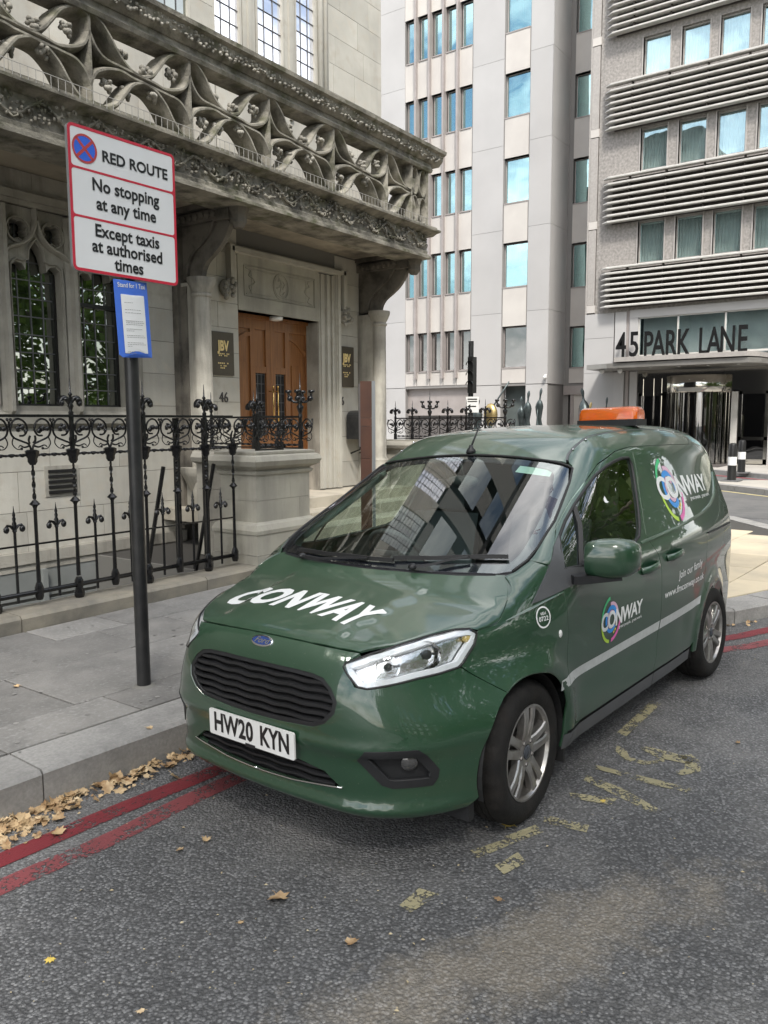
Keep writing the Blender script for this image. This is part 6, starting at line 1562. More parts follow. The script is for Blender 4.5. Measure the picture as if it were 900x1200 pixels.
# handles
for s in (1,-1):
    for hx,hz_,pr_ in ((-1.252,.930,dl if s>0 else drr),(-1.628,.950,None)):
        c,Nn=onsurf('side',[(hx,hz_)],0); c=Vector(c[0])
        v,f,_=tri([(hx+.085*math.cos(k*math.pi/10),hz_+.042*math.sin(k*math.pi/10)) for k in range(20)],[],.03); Q,N2=mapdom('side',v); mb=MB(); mb.v=[(a,b*s,cc) for a,b,cc in Q+N2*.0012]; mb.f=[t if s<0 else t[::-1] for t in f]
        cup=vpart('handle_recess',mb,M('green_recess' ,(.006,.03,.015),rough=.35) if 'green_recess' not in bpy.data.materials else bpy.data.materials['green_recess'],pr_,normals=[(a,b*s,cc) for a,b,cc in N2])
        g=MB(); pth=crom([(c.x+.105,s*(c.y+.002),c.z-.012),(c.x+.07,s*(c.y+.030),c.z-.004),(c.x,s*(c.y+.040),c.z+.004),(c.x-.07,s*(c.y+.030),c.z+.006),(c.x-.11,s*(c.y+.002),c.z+.002)],4); g.sweep(pth,[(.012*math.cos(k*math.pi/4),.020*math.sin(k*math.pi/4)) for k in range(8)],side=(0,0,1)) if False else g.sweep(pth,[(.010*math.cos(k*math.pi/4),.019*math.sin(k*math.pi/4)) for k in range(8)]); vpart('door_handle',g,vgreen,pr_,smooth=True)
# mirrors
for s in (1,):
    pr_=dl if s>0 else drr
    prof=[(-.50,.0),(-.505,.045),(-.525,.080),(-.56,.100)]
    rings=[]; 
    # housing: loft of rounded rectangles from inner to outer end (y), leaning
    st=[(.905,.030,.060,.030),(.925,.070,.078,.045),(.97,.085,.088,.056),(1.03,.088,.090,.060),(1.075,.082,.082,.055),(1.105,.060,.062,.040),(1.115,.025,.030,.018)]
    n=16; vs=[]
    for y,rx,rz,rr_ in st:
        for k in range(n):
            a=2*math.pi*k/n; c_,s_=math.cos(a),math.sin(a); e=.62
            dx=rx*(abs(c_)**e)*(1 if c_>0 else -1); dz=rz*(abs(s_)**e)*(1 if s_>0 else -1)
            vs.append((-.43+dx-(y-.9)*.42,s*y,1.092+dz*(1.0)+.0*(y-.9)))
    f=[(i*n+k,i*n+(k+1)%n,(i+1)*n+(k+1)%n,(i+1)*n+k) for i in range(len(st)-1) for k in range(n)]+[tuple(range(n))[::-1],tuple((len(st)-1)*n+k for k in range(n))]
    if s<0: f=[t[::-1] for t in f]
    g=MB(); g.add(vs,f); mr=vpart('door_mirror',g,vgreen,pr_,smooth=60)
    g=MB(); pth=[(-.36,s*.86,1.005),(-.40,s*.90,1.002),(-.46,s*.97,1.006),(-.50,s*1.04,1.012)]; g.sweep(pth,[(-.085,-.018),(.055,-.018),(.060,.012),(-.085,.014)],side=(0,0,1)) if False else g.sweep(pth,[(-.06,-.020),(.06,-.020),(.06,.018),(-.06,.018)],taper=lambda t:1-.25*t); vpart('mirror_arm',g,vblk,mr,smooth=40)
    g=MB(); g.poly(rrect(.15,.13,.04),[],lambda a,b,d:(-.43-.088-(1.0+a-.9)*.42,s*(1.01+a),1.092+b)); vpart('mirror_glass',g,chrome,mr)
# --- headlights
hl=[(.708,.443,.788),(.700,.447,.802),(.63,.52,.836),(.557,.588,.860),(.45,.655,.882),(.337,.706,.893),(.279,.738,.889),(.254,.758,.868),(.277,.762,.828),(.344,.748,.763),(.366,.743,.752),(.45,.71,.743),(.536,.671,.738),(.62,.61,.726),(.694,.548,.716),(.712,.516,.723),(.713,.47,.762)]
hlc=fh(hl)
hlens=glassmat('headlight_lens',(.92,.94,.95),.03)
hchr=M('headlight_reflector',(.85,.86,.87),(.95,.95,.95),scale=18,rough=.16,metal=1,bump=.6,bscale=18)
for s in (1,-1):
    o=[(s*a,b) for a,b in hlc]
    if s<0: o=o[::-1]
    h=panel('headlight',o,[],'cyl',hlens,off=.0005,grid=.04,flange=0,gap=.003,dd=.015)
    panel('reflector',o,[],'cyl',hchr,h,off=-.042,grid=.022,flange=0,gap=-.004,dd=.015)
    w1=shrink(o,.022)
    panel('light_guide',o,[w1],'cyl',M('headlight_white_rim',(.85,.86,.87),(.70,.71,.72),scale=12,rough=.2,coat=.5) if 'headlight_white_rim' not in bpy.data.materials else bpy.data.materials['headlight_white_rim'],h,off=-.006,grid=.04,flange=.03,gap=.004,dd=.015)
    q,_=onsurf('cyl',dens(o,.02),-.001); g=MB(); g.tube(q,.0045,5,closed=True); vpart('headlight_seal',g,vrub,h,smooth=True)
    for (x,y,z,r) in ((.615,.585,.782,.048),(.475,.668,.812,.056)):
        g=MB(); g.lathe((0,0,0),[(r,.022),(r*.96,.018),(r*.8,-.004),(r*.45,-.02),(.012,-.024)],18,axis='x',cap=False); g.lathe((0,0,0),[(.010,-.024),(.012,.0),(.006,.008)],10,axis='x')
        d=Vector((.86,s*.5,.0)).normalized(); rot=Vector((1,0,0)).rotation_difference(d).to_matrix(); g.v=[tuple(rot@Vector(v)+Vector((x,s*y,z))-d*.034) for v in g.v]; vpart('lamp_bowl',g,vchr,h,smooth=True)
        g=MB(); g.lathe((0,0,0),[(r*.34,.012),(r*.34,.020),(.002,.024)],12,axis='x'); g.box(-.002,.006,-r*.7,r*.7,-.004,.004); g.v=[tuple(rot@Vector(v)+Vector((x,s*y,z))-d*.034) for v in g.v]; vpart('bulb_shield',g,vblk,h,smooth=40)
    Q,_=mapdom('cyl',[(s*cy(.30,.745),.858)]); c=Q[0]; g=MB(); g.ball((c[0]-.03,c[1]*.97,c[2]-.01),.035,.02,.02); vpart('indicator_bulb',g,M('amber_bulb',(.55,.40,.12),rough=.2,spec=.8) if 'amber_bulb' not in bpy.data.materials else bpy.data.materials['amber_bulb'],h,smooth=True)
    # side repeater, fleet number disc
    Q,Nn=mapdom('side',[(-.228,.780)]); c=Q[0]; g=MB(); g.ball((c[0],s*c[1],c[2]),.013,.008,.018); vpart('side_repeater',g,M('clear_lens',(.6,.6,.58),rough=.1,spec=.8) if 'clear_lens' not in bpy.data.materials else bpy.data.materials['clear_lens'],smooth=True)
# --- decals on the visible side and bonnet
def decal(name,vs,fs,dom,mat,off,flip=False,parent=None):
    # refine large faces so that the vinyl follows the panel
    bm=bmesh.new(); V=[bm.verts.new((a,b,0)) for a,b in vs]
    for f in fs:
        try: bm.faces.new([V[i] for i in f])
        except Exception: pass
    xs=[a for a,b in vs]; ys=[b for a,b in vs]
    x=min(xs)+.04
    while x<max(xs): bmesh.ops.bisect_plane(bm,geom=bm.verts[:]+bm.edges[:]+bm.faces[:],plane_co=(x,0,0),plane_no=(1,0,0)); x+=.04
    y=min(ys)+.04
    while y<max(ys): bmesh.ops.bisect_plane(bm,geom=bm.verts[:]+bm.edges[:]+bm.faces[:],plane_co=(0,y,0),plane_no=(0,1,0)); y+=.04
    bm.verts.index_update(); v2=[(v.co.x,v.co.y) for v in bm.verts]; f2=[tuple(v.index for v in f.verts) for f in bm.faces]; bm.free()
    Q,Nn=mapdom(dom,v2); Q=Q+Nn*off; mb=MB(); mb.v=[tuple(q) for q in Q]
    t=f2[0]; nn=np.cross(Q[t[1]]-Q[t[0]],Q[t[2]]-Q[t[0]]); fl=np.dot(nn,Nn[t[0]])<0
    mb.f=[t[::-1] if fl else t for t in f2]; return vpart(name,mb,mat,parent,normals=[tuple(q) for q in Nn])
def fit(vs,w,h,cx,cz,flipx=-1,skew=0):
    xs=[a for a,b in vs]; ys=[b for a,b in vs]; x0,x1,y0,y1=min(xs),max(xs),min(ys),max(ys)
    return [(cx+flipx*((a-x0)/(x1-x0)-.5)*w,cz+((b-y0)/(y1-y0)-.5)*h+skew*((a-x0)/(x1-x0)-.5)) for a,b in vs]
def seg(cx,cz,r0,r1,a0,a1,rx=1,n=14):
    vs=[];
    for k in range(n+1):
        a=math.radians(a0+(a1-a0)*k/n); vs+= [(cx-rx*r0*math.cos(a),cz+r0*math.sin(a)),(cx-rx*r1*math.cos(a),cz+r1*math.sin(a))]
    return vs,[(2*k,2*k+1,2*k+3,2*k+2) for k in range(n)]
cgr=M('decal_green',(.06,.50,.20),rough=.35); clm=M('decal_lime',(.42,.62,.05),rough=.35); cbl=M('decal_blue',(.03,.27,.70),rough=.35); cpk=M('decal_pink',(.70,.13,.40),rough=.35); clp=M('decal_pale_pink',(.65,.40,.52),rough=.35); cyl_=M('decal_yellow',(.75,.60,.05),rough=.35)
def swirl(cx,cz,R,parent=None):
    for (m,r0,r1,a0,a1) in ((cgr,.86,1.0,100,178),(clm,.86,1.0,178,262),(cpk,.84,1.0,275,350),(clp,.60,.74,10,100),(cbl,.42,.60,-20,200),(cbl,.42,.58,205,320),(cyl_,.62,.72,292,302),(cyl_,.62,.72,306,316),(clp,.28,.40,30,330)):
        v,f=seg(cx,cz,R*r0,R*r1,a0,a1); decal('logo_arc',v,f,'side',m,.0016+.0002*(m is clp),parent=parent)
def logo(cx,cz,w,h,sx_,sz_,R,tw,skew=0,parent=None):
    swirl(sx_,sz_,R,parent)
    vs,fs=text('CONWAY',.1,bold=.0030,sp=.90); 
    # rising capitals: first letters a little larger
    v=fit(vs,w,h,cx,cz,skew=skew); v=[(a,cz+(b-cz)*(1.22-.30*((cx+w/2-a)/w))) for a,b in v]
    decal('logo_name',v,fs,'side',vdec,.0024,parent=parent)
    vs,fs=text('great people.  great work.',.1,bold=.0008); decal('logo_tagline',fit(vs,tw,h*.26,cx-(w-tw)/2+.0,cz-h*.76,skew=skew*.4),fs,'side',vdec,.0020,parent=parent)
logo(-.905,.738,.515,.078,-.765,.740,.118,.30,parent=dl)
logo(-2.19,1.305,1.02,.118,-1.885,1.300,.190,.50,-.018)
vs,fs=text('Join our family',.1,bold=.0010); decal('lettering',fit(vs,.47,.062,-1.95,.812,skew=.012),fs,'side',vdec,.0018)
vs,fs=text('www.fmconway.co.uk',.1,bold=.0012); decal('lettering',fit(vs,.735,.056,-1.86,.728,skew=.0),fs,'side',vdec,.0018)
v,f=seg(-.118,.872,.040,.047,0,360,n=32); decal('fleet_disc_ring',v,f,'side',vdec,.0018)
vs,fs=text('VEH',.1,bold=.001); decal('fleet_number',fit(vs,.036,.013,-.118,.888),fs,'side',vdec,.0018)
vs,fs=text('0722',.1,bold=.0016); decal('fleet_number',fit(vs,.062,.020,-.118,.866),fs,'side',vdec,.0018)
vs,fs=text('CONWAY',.1,bold=.0045,sp=1.06); v=fit(vs,.165,.0,0,0) if False else vs
xs=[a for a,b in vs]; ys=[b for a,b in vs]; hw_=max(xs)-min(xs); hh_=max(ys)-min(ys); v=[]
for a,b in vs:
    t=(a-min(xs))/hw_-.5; u=(b-min(ys))/hh_-.5
    yy=-.010+.88*(t-.26*(t*t-.25))+.050*u-.055; x=.425-.185*u+.045*t-.030*(1-4*t*t)*-1*.0+.02*(4*t*t)
    v.append((x,yy))
decal('bonnet_lettering',v,fs,'top',vdec,.0018,parent=hood)
# small dents / tape on the wing
# --- wheels
tyr=M('tyre_rubber',(.010,.0098,.0095),(.018,.017,.016),scale=14,rough=.85,spec=.25,bump=.25,bscale=70,stain=(.030,.024,.020),sscale=9,samt=.5,obj=True)
alloy=M('alloy_wheel',(.50,.49,.47),(.36,.34,.32),scale=9,rough=.28,metal=.85,stain=(.10,.07,.05),sscale=14,samt=.45,obj=True)
disc=M('brake_disc',(.20,.19,.18),rough=.4,metal=.7)
def wheelmb():
    # axis along y, outer face at +y
    g=MB(); n=90; pr=[(.200,.088),(.218,.099),(.245,.104),(.270,.101),(.288,.090),(.298,.078),(.3045,.066),(.3065,.052),(.3065,.036),(.300,.034),(.300,.028),(.3075,.026),(.3075,.004),(.300,.002),(.300,-.004),(.3075,-.006),(.3075,-.028),(.300,-.030),(.300,-.036),(.3065,-.038),(.304,-.066),(.288,-.09),(.25,-.10),(.2,-.09)]
    vs=[]
    for k in range(n):
        a=2*math.pi*k/n
        for r,y in pr:
            rr_=r-(.006 if (k%3==0 and .045<y<.085 and r>.28) else 0)-(.004 if (k%3==1 and abs(y)<.03 and r>.305) else 0); vs.append((rr_*math.cos(a),y,rr_*math.sin(a)))
    m=len(pr); g.add(vs,[(k*m+j,k*m+j+1,((k+1)%n)*m+j+1,((k+1)%n)*m+j) for k in range(n) for j in range(m-1)]); return g
ty=mesh('tyre',wheelmb(),tyr,smooth=35)
g=MB(); g.lathe((0,0,0),[(.2,-.08),(.196,.0),(.192,.06),(.197,.082),(.2045,.089),(.2045,.094),(.196,.094),(.188,.080)],48,axis='y',cap=False)
g.lathe((0,0,0),[(.188,.08),(.185,-.02)],48,axis='y',cap=False)
rimm=mesh('rim',g,alloy,smooth=40)
def spokes():
    g=MB()
    for k in range(5):
        a0=math.pi/2+k*2*math.pi/5+.12
        for sg in (-1,1):
            # each arm of the pair, hub to rim, tapered box
            a1=a0+sg*.36; a2=a0+sg*.17
            p0=(.045*math.cos(a1),.045*math.sin(a1)); p1=(.195*math.cos(a2),.195*math.sin(a2)); d=Vector((p1[0]-p0[0],p1[1]-p0[1])); d.normalize(); nn=Vector((-d.y,d.x))
            st=[]
            for t,w,yo in ((0,.026,.078),(.35,.0195,.088),(.7,.0175,.092),(1,.022,.090)):
                c=Vector(p0)*(1-t)+Vector(p1)*t; st.append((c,w,yo))
            vs=[]
            for c,w,yo in st:
                for q,yy in ((-w,yo-.035),(-w,yo-.006),(-w*.7,yo),(w*.7,yo),(w,yo-.006),(w,yo-.035)):
                    e=c+nn*q; vs.append((e.x,yy,e.y))
            g.add(vs,[(i*6+j,i*6+j+1,(i+1)*6+j+1,(i+1)*6+j) for i in range(3) for j in range(5)])
    g.lathe((0,0,0),[(.074,.050),(.072,.074),(.058,.082),(.034,.083),(.033,.078)],30,axis='y')
    return g
spm=mesh('spokes',spokes(),alloy,smooth=35)
g=MB(); g.lathe((0,0,0),[(.031,.076),(.031,.086),(.024,.090),(.0,.091)],24,axis='y'); capm=mesh('centre_cap',g,M('cap_dark',(.10,.11,.13),rough=.25,metal=.6),smooth=40)
g=MB()
for k in range(5):
    a=math.pi/2+k*2*math.pi/5+.12+math.pi/5; c=(.052*math.cos(a),.052*math.sin(a)); g.lathe((c[0],0,c[1]),[(.011,.070),(.011,.084),(.008,.088),(.0,.088)],6,axis='y')
nutm=mesh('wheel_nuts',g,disc,smooth=False)
g=MB(); g.lathe((0,0,0),[(.135,.02),(.135,.03),(.06,.032)],32,axis='y'); g.lathe((0,0,0),[(.185,-.03),(.183,-.028)],32,axis='y'); dm=mesh('brake_disc',g,disc,smooth=40)
for x in (0,-2.489):
    for s in (1,-1):
        w=bpy.data.objects.new('wheel',ty); COL.objects.link(w); w.parent=van
        yy=s*.752; w.location=(x,yy,.307); st=-.0
        w.rotation_euler=(0,(.6 if x else 0.0),0 if s>0 else math.pi)
        if x==0: w.rotation_euler=(0,0,(0 if s>0 else math.pi)+.05)
        for nm,me in (('rim',rimm),('spokes',spm),('centre_cap',capm),('wheel_nuts',nutm),('brake_disc',dm)):
            c=bpy.data.objects.new(nm,me); COL.objects.link(c); c.parent=w
            if nm=='wheel_nuts': c['kind']='stuff'
        # wheel well
        g=MB(); cx=AX if x==0 else AX2; r=AR-.004 if x==0 else AR2-.004
        pts=arc(cx,.315,r,-15,195,24)
        g.add([(a,s*.845 if x==0 else s*.83,b) for a,b in pts]+[(a,s*.50,b) for a,b in pts],[(k,k+1,26+k-0,25+k) for k in range(24)]); g.add([(a,s*.50,b) for a,b in pts],[tuple(range(25))]); vpart('wheel_arch_liner',g,vrub)
        g=MB(); q=[(a,b_,c_) for a,b_,c_ in onsurf('side',arc(cx,.318 if x==0 else .315,(AR if x==0 else AR2)-.0,188 if x==0 else 186,62 if x==0 else 5,20),-.006)[0]]; g.tube([(a,b_*s,c_) for a,b_,c_ in q],.006,5); vpart('arch_lip',g,vgreen,smooth=True)
# mud flap
for s in (1,-1):
    g=MB().box(-.325,-.312,s*.62 if s>0 else -.85,s*.85 if s>0 else -.62,.16,.36); vpart('mud_flap',g,vrub)
    g=MB().box(.36,.40,min(s*.55,s*.80),max(s*.55,s*.80),.15,.24); vpart('air_deflector',g,vblk)
# --- underbody, interior
g=MB(); g.box(-3.2,.60,-.68,.68,.20,.30); g.box(-2.05,-.35,-.80,.80,.22,.32); vpart('underbody',g,vrub)
vint=M('interior_plastic',(.035,.037,.038),rough=.7); vint2=M('interior_pale_trim',(.38,.50,.44),(.33,.44,.39),scale=4,rough=.8)
g=MB(); g.add([(.04,-.66,.90),(.04,.66,.90),(-.05,.64,.985),(-.05,-.64,.985),(-.30,.70,.995),(-.30,-.70,.995),(-.52,.70,.93),(-.52,-.70,.93),(-.58,.70,.60),(-.58,-.70,.60),(.04,.66,.5),(.04,-.66,.5)],[(0,1,2,3),(3,2,4,5),(5,4,6,7),(7,6,8,9),(1,0,11,10)]); vpart('dashboard',g,vint,smooth=50)
g=MB(); c=Vector((-.66,-.36,.98)); ax=Vector((-.80,0,.60)).normalized(); u1=Vector((0,1,0)); u2=ax.cross(u1); g.tube([c+u1*.185*math.cos(t*math.pi/12)+u2*.185*math.sin(t*math.pi/12) for t in range(24)],.016,6,closed=True); g.tube([c-u1*.17,c+u1*.17],.02,6); g.tube([c,c-ax*.25],.03,6); vpart('steering_wheel',g,vint,smooth=True)
for y in (-.36,.36):
    g=MB()
    def rb(x0,x1,y0,y1,z0,z1): g.box(x0,x1,y0,y1,z0,z1)
    g.sweep([(-1.02,y,.55),(-1.08,y,.80),(-1.16,y,1.08),(-1.19,y,1.17)],[(-.24,-.05),(.24,-.05),(.20,.06),(-.20,.06)],side=(0,1,0)) if False else g.sweep([(-1.02,y,.55),(-1.08,y,.80),(-1.16,y,1.08),(-1.19,y,1.17)],[(-.05,-.24),(.06,-.20),(.06,.20),(-.05,.24)],side=(0,1,0))
    g.box(-1.15,-.62,y-.24,y+.24,.45,.62); g.box(-1.27,-1.17,y-.12,y+.12,1.20,1.38); vpart('seat',g,M('seat_cloth_%d'%(y>0),(.04,.045,.05),rough=.9),smooth=False)
g=MB(); g.box(-1.52,-1.50,-.80,.80,.3,1.15); vpart('bulkhead',g,vint)
g=MB(); g.box(-1.52,-1.50,-.60,.60,1.15,1.60); vpart('bulkhead_upper',g,vint)
q,_=onsurf('top',[(-.92,-.5),(-.92,.5),(-1.5,.5),(-1.5,-.5)],-.035); g=MB(); g.add(q,[(0,1,2,3)]); vpart('headlining',g,vint2)
g=MB(); g.ball((-.80,0,1.40),.03,.11,.035,10,6); g.tube([(-.80,0,1.43),(-.78,0,1.50)],.01); vpart('rear_view_mirror',g,vint,smooth=True)
# inner pillar trims
for s in (1,-1):
    msym('pillar_trim',[(-.20,1.085),(-.26,1.125),(-.468,1.228),(-.749,1.385),(-.85,1.44),(-.86,1.415),(-.66,1.315),(-.42,1.195),(-.335,1.06),(-.34,1.02),(-.18,1.02)],[],vint2,((s,None),),-.032) if s in (1,-1) else None
    q1=onsurf('side',dens([(-.30,1.13),(-.468,1.225),(-.749,1.375),(-.90,1.46)],.06,False),-.035)[0]; g=MB(); g.sweep([(a,b*s,c) for a,b,c in q1],[(-.03,-.02),(.03,-.02),(.03,.02),(-.03,.02)]); vpart('pillar_trim',g,vint2,smooth=True)
    Q,Nn=mapdom('side',[(a,b) for a,b in dens([(-.62,.32),(-.62,1.04),(-1.30,1.04),(-1.42,.95),(-1.42,.32)],.3)]); g=MB(); g.v=[(a,(b-.06)*s,c) for a,b,c in Q]; g.f=[tuple(range(len(Q)))]; vpart('door_card',g,vint)
g=MB()
for (x,y) in ((-.12,-.05),(-.17,-.02),(-.23,.02)): g.box(x-.02,x+.02,y-.012,y+.012,.999,1.004)
vpart('dash_papers',g,vdec)
g=MB(); o=[(-.80,.36),(-.80,.55),(-.745,.56),(-.745,.36)]; q,_=onsurf('top',o,-.008); g.add(q,[(0,1,2,3)]); vpart('windscreen_sticker',g,vint2)
# --- aerial and beacon bar
g=MB(); g.lathe((-.885,0,1.570),[(.03,-.015),(.026,.0),(.014,.014),(.008,.03)],10); g.tube([(-.888,0,1.59),(-1.0,.0,1.735)],.006,6,taper=lambda t:1-.4*t); vpart('aerial',g,vblk,smooth=True)
amb=bpy.data.materials.new('amber_lens'); amb.use_nodes=True; b=amb.node_tree.nodes['Principled BSDF']; b.inputs['Base Color'].default_value=(.95,.20,.012,1); b.inputs['Roughness'].default_value=.12; b.inputs['Transmission Weight'].default_value=.55; b.inputs['IOR'].default_value=1.4; b.inputs['Coat Weight'].default_value=1
bx,by0,by1=-1.93,.185,.565; zr=onsurf('top',[(bx,.38)],0)[0][0][2]
g=MB(); g.box(bx-.08,bx+.08,by0-.005,by1+.005,zr-.01,zr+.030); lb=vpart('light_bar',g,vblk,label='amber beacon bar with a black base on the van roof')
def loft(prof,y0,y1,mat,nm,parent):
    g=MB(); m=len(prof); vs=[]
    for y,k in ((y0,.75),(y0+.012,.93),(y0+.03,1),(y1-.03,1),(y1-.012,.93),(y1,.75)): vs+=[(bx+a*k,y,zr+.030+c*k) for a,c in prof]
    g.add(vs,[(i*m+j,i*m+(j+1)%m,(i+1)*m+(j+1)%m,(i+1)*m+j) for i in range(5) for j in range(m)]+[tuple(range(m))[::-1],tuple(5*m+j for j in range(m))]); return vpart(nm,g,mat,parent,smooth=35)
loft([(-.082,0),(-.080,.045),(-.068,.068),(-.045,.078),(.045,.078),(.068,.068),(.080,.045),(.082,0)],by0,by1,amb,'amber_lens',lb)
g=MB()
for y in (by0+.08,by0+.19,by0+.30): g.lathe((bx,y,zr+.05),[(.028,-.02),(.03,.0),(.022,.015)],10)
g.box(bx-.05,bx+.05,by0+.02,by1-.02,zr+.030,zr+.034); vpart('beacon_lamps',g,M('amber_inner',(.70,.16,.02),rough=.3),lb,smooth=True)
# ------------------------------------------------------------------ fallen leaves
leafm=M('dry_leaf',(.56,.41,.23),(.30,.18,.085),scale=16,rough=.75,c3=(.68,.54,.34),s3=9,rand=.22,detail=3)
leafy=M('yellow_leaf',(.62,.48,.10),(.5,.34,.08),scale=25,rough=.7,rand=.1)
def leafmesh(seed):
    r=random.Random(seed); pts=[]
    lob=[(0,1.0),(.22,.66),(.58,.74),(.52,.38),(.86,.16),(.55,-.08),(.42,-.42),(.08,-.36)]
    P_=[(a*r.uniform(.85,1.15),b*r.uniform(.85,1.15)) for a,b in lob]; Q_=[(-a*r.uniform(.85,1.1),b*r.uniform(.85,1.1)) for a,b in lob[1:]][::-1]
    loop=P_+Q_; g=MB(); c1,c2=r.uniform(-.35,.7),r.uniform(-.3,.6); n=len(loop)
    fz=lambda a,b:c1*a*a+c2*b*b*.7+.25*math.sin(a*3+seed)*b
    vs=[(0,0,fz(0,0))]+[(a,b,fz(a,b)) for a,b in loop]+[(a*.5,b*.5,fz(a*.5,b*.5)+.03*(-1)**i) for i,(a,b) in enumerate(loop)]
    g.add(vs,[(0,n+1+i,n+1+(i+1)%n) for i in range(n)]+[(n+1+i,1+i,1+(i+1)%n,n+1+(i+1)%n) for i in range(n)])
    g.tube([(0,-.3,fz(0,-.3)),(0.05,-.6,fz(0,-.5)+.1),(.12,-.85,fz(0,-.5)+.05)],.025,4)
    return g
lms=[leafmesh(i) for i in range(6)]
lm=[mesh('fallen_leaf',g,leafm,smooth=60) for g in lms]; ly=mesh('fallen_leaf',lms[2],leafy,smooth=60)
def gz(x,y):
    ky=np.interp(x,[p[0] for p in KP[:8]],[p[1] for p in KP[:8]]); return .132 if y>ky else camber(x,y)+.003
lp_=[(1.976, 1.897, 0.05, 'crinkled tan leaf alone on the asphalt in front of the van grille'),
 (2.917, 1.447, 0.048, 'yellow leaf lying against the front tyre of the van'),
 (2.417, 1.228, 0.024, 'small pale leaf on the asphalt straight below the front tyre'),
 (1.929, 1.519, 0.03, 'twisted tan leaf and stalk on the asphalt in the lower middle of the road'),
 (1.318, 2.279, 0.022, 'small yellow leaf on the asphalt at lower left'),
 (2.113, 2.43, 0.026, 'little brown leaf on the asphalt beside the nearer red line, right of a paler scrap'),
 (2.004, 2.467, 0.022, 'pale leaf scrap on the asphalt close beside the nearer red line'),
 (1.799, 1.907, 0.016, 'tiny pale leaf scrap left of the larger crinkled leaf'),
 (1.335, 1.837, 0.018, 'reddish leaf scrap at the bottom edge of the road'),
 (2.482, 4.495, 0.03, 'pale brown leaf on the paving slabs left of the sign post'),
 (2.523, 3.316, 0.026, 'brown leaf lying on top of the granite kerb'),
 (4.393, 0.837, 0.018, 'pale leaf on the road to the right of the van'),
 (3.349, 1.192, 0.02, 'whitish leaf scrap beside the worn yellow lettering')]
for i,(x,y,sz,lab) in enumerate(lp_):
    o=bpy.data.objects.new('fallen_leaf',ly if 'yellow' in lab else lm[i%6]); COL.objects.link(o); o.location=(x,y,gz(x,y)+sz*.12); o.scale=(sz,sz,sz); r_=random.Random(i); o.rotation_euler=(r_.uniform(-.15,.15),r_.uniform(-.15,.15),r_.uniform(0,6.28)); tag(o,lab,'leaf','single fallen leaves')
# drift of leaves in the gutter: uncountable, one object
g=MB(); rl=random.Random(21); drift=[]
def addleaf(g,x,y,z,sz,tilt):
    src=lms[rl.randrange(6)]; R=Matrix.Rotation(rl.uniform(0,6.28),3,'Z')@Matrix.Rotation(rl.gauss(0,tilt),3,'X')@Matrix.Rotation(rl.gauss(0,tilt),3,'Y')
    g.add([R@(Vector(v)*sz)+Vector((x,y,z)) for v in src.v],src.f)
kyx=lambda x:float(np.interp(x,[p[0] for p in KP[:9]],[p[1] for p in KP[:9]]))
for i in range(1400):
    x=rl.uniform(.2,3.4); dens_=1 if x<2.05 else .45
    if rl.random()>dens_: continue
    d=abs(rl.gauss(0,.085))*(1.25 if x<1.9 else .8)+.01; 
    if d>.30: continue
    sz=rl.choice([.010,.014,.018,.024,.030,.042])
    pile=max(0,.018-.08*d)*rl.random() if x<2.1 else .02*rl.random()
    addleaf(g,x,kyx(x)-d,camber(x,kyx(x)-d)+.008+pile,sz,.35)
for i in range(60):
    x=rl.uniform(6.3,9.2); addleaf(g,x,np.interp(x,[p[0] for p in KC],[p[1] for p in KC]) -abs(rl.gauss(0,.04))-.03,.01,rl.uniform(.015,.03),.3)
dl_=P('leaf_drift',g,leafm,None,smooth=60); tag(dl_,'drift of dry tan leaves heaped in the gutter along the kerb','leaves',kind='stuff')
# crumbs: small leaf fragments and pale grit scattered over the road
g=MB()
for i in range(420):
    x=rl.uniform(-.5,7); y=rl.uniform(-1.6,3.0)
    if rl.random()<.35: x,y=rl.gauss(1.6,.7),rl.gauss(1.5,.6)
    s_=rl.choice([.003,.004,.005,.008]); a=rl.uniform(0,6.28); c_,s2=math.cos(a)*s_,math.sin(a)*s_; z=camber(x,y)+.004
    g.add([(x-c_,y-s2,z),(x+s2*.5,y-c_*.5,z+s_*.5),(x+c_,y+s2,z+.001),(x-s2*.5,y+c_*.5,z+.001)],[(0,1,2,3)])
o=P('road_grit',g,M('leaf_crumbs',(.50,.44,.30),(.35,.27,.15),scale=60,rough=.8),None); tag(o,'pale leaf crumbs and grit scattered over the asphalt','grit',kind='stuff')
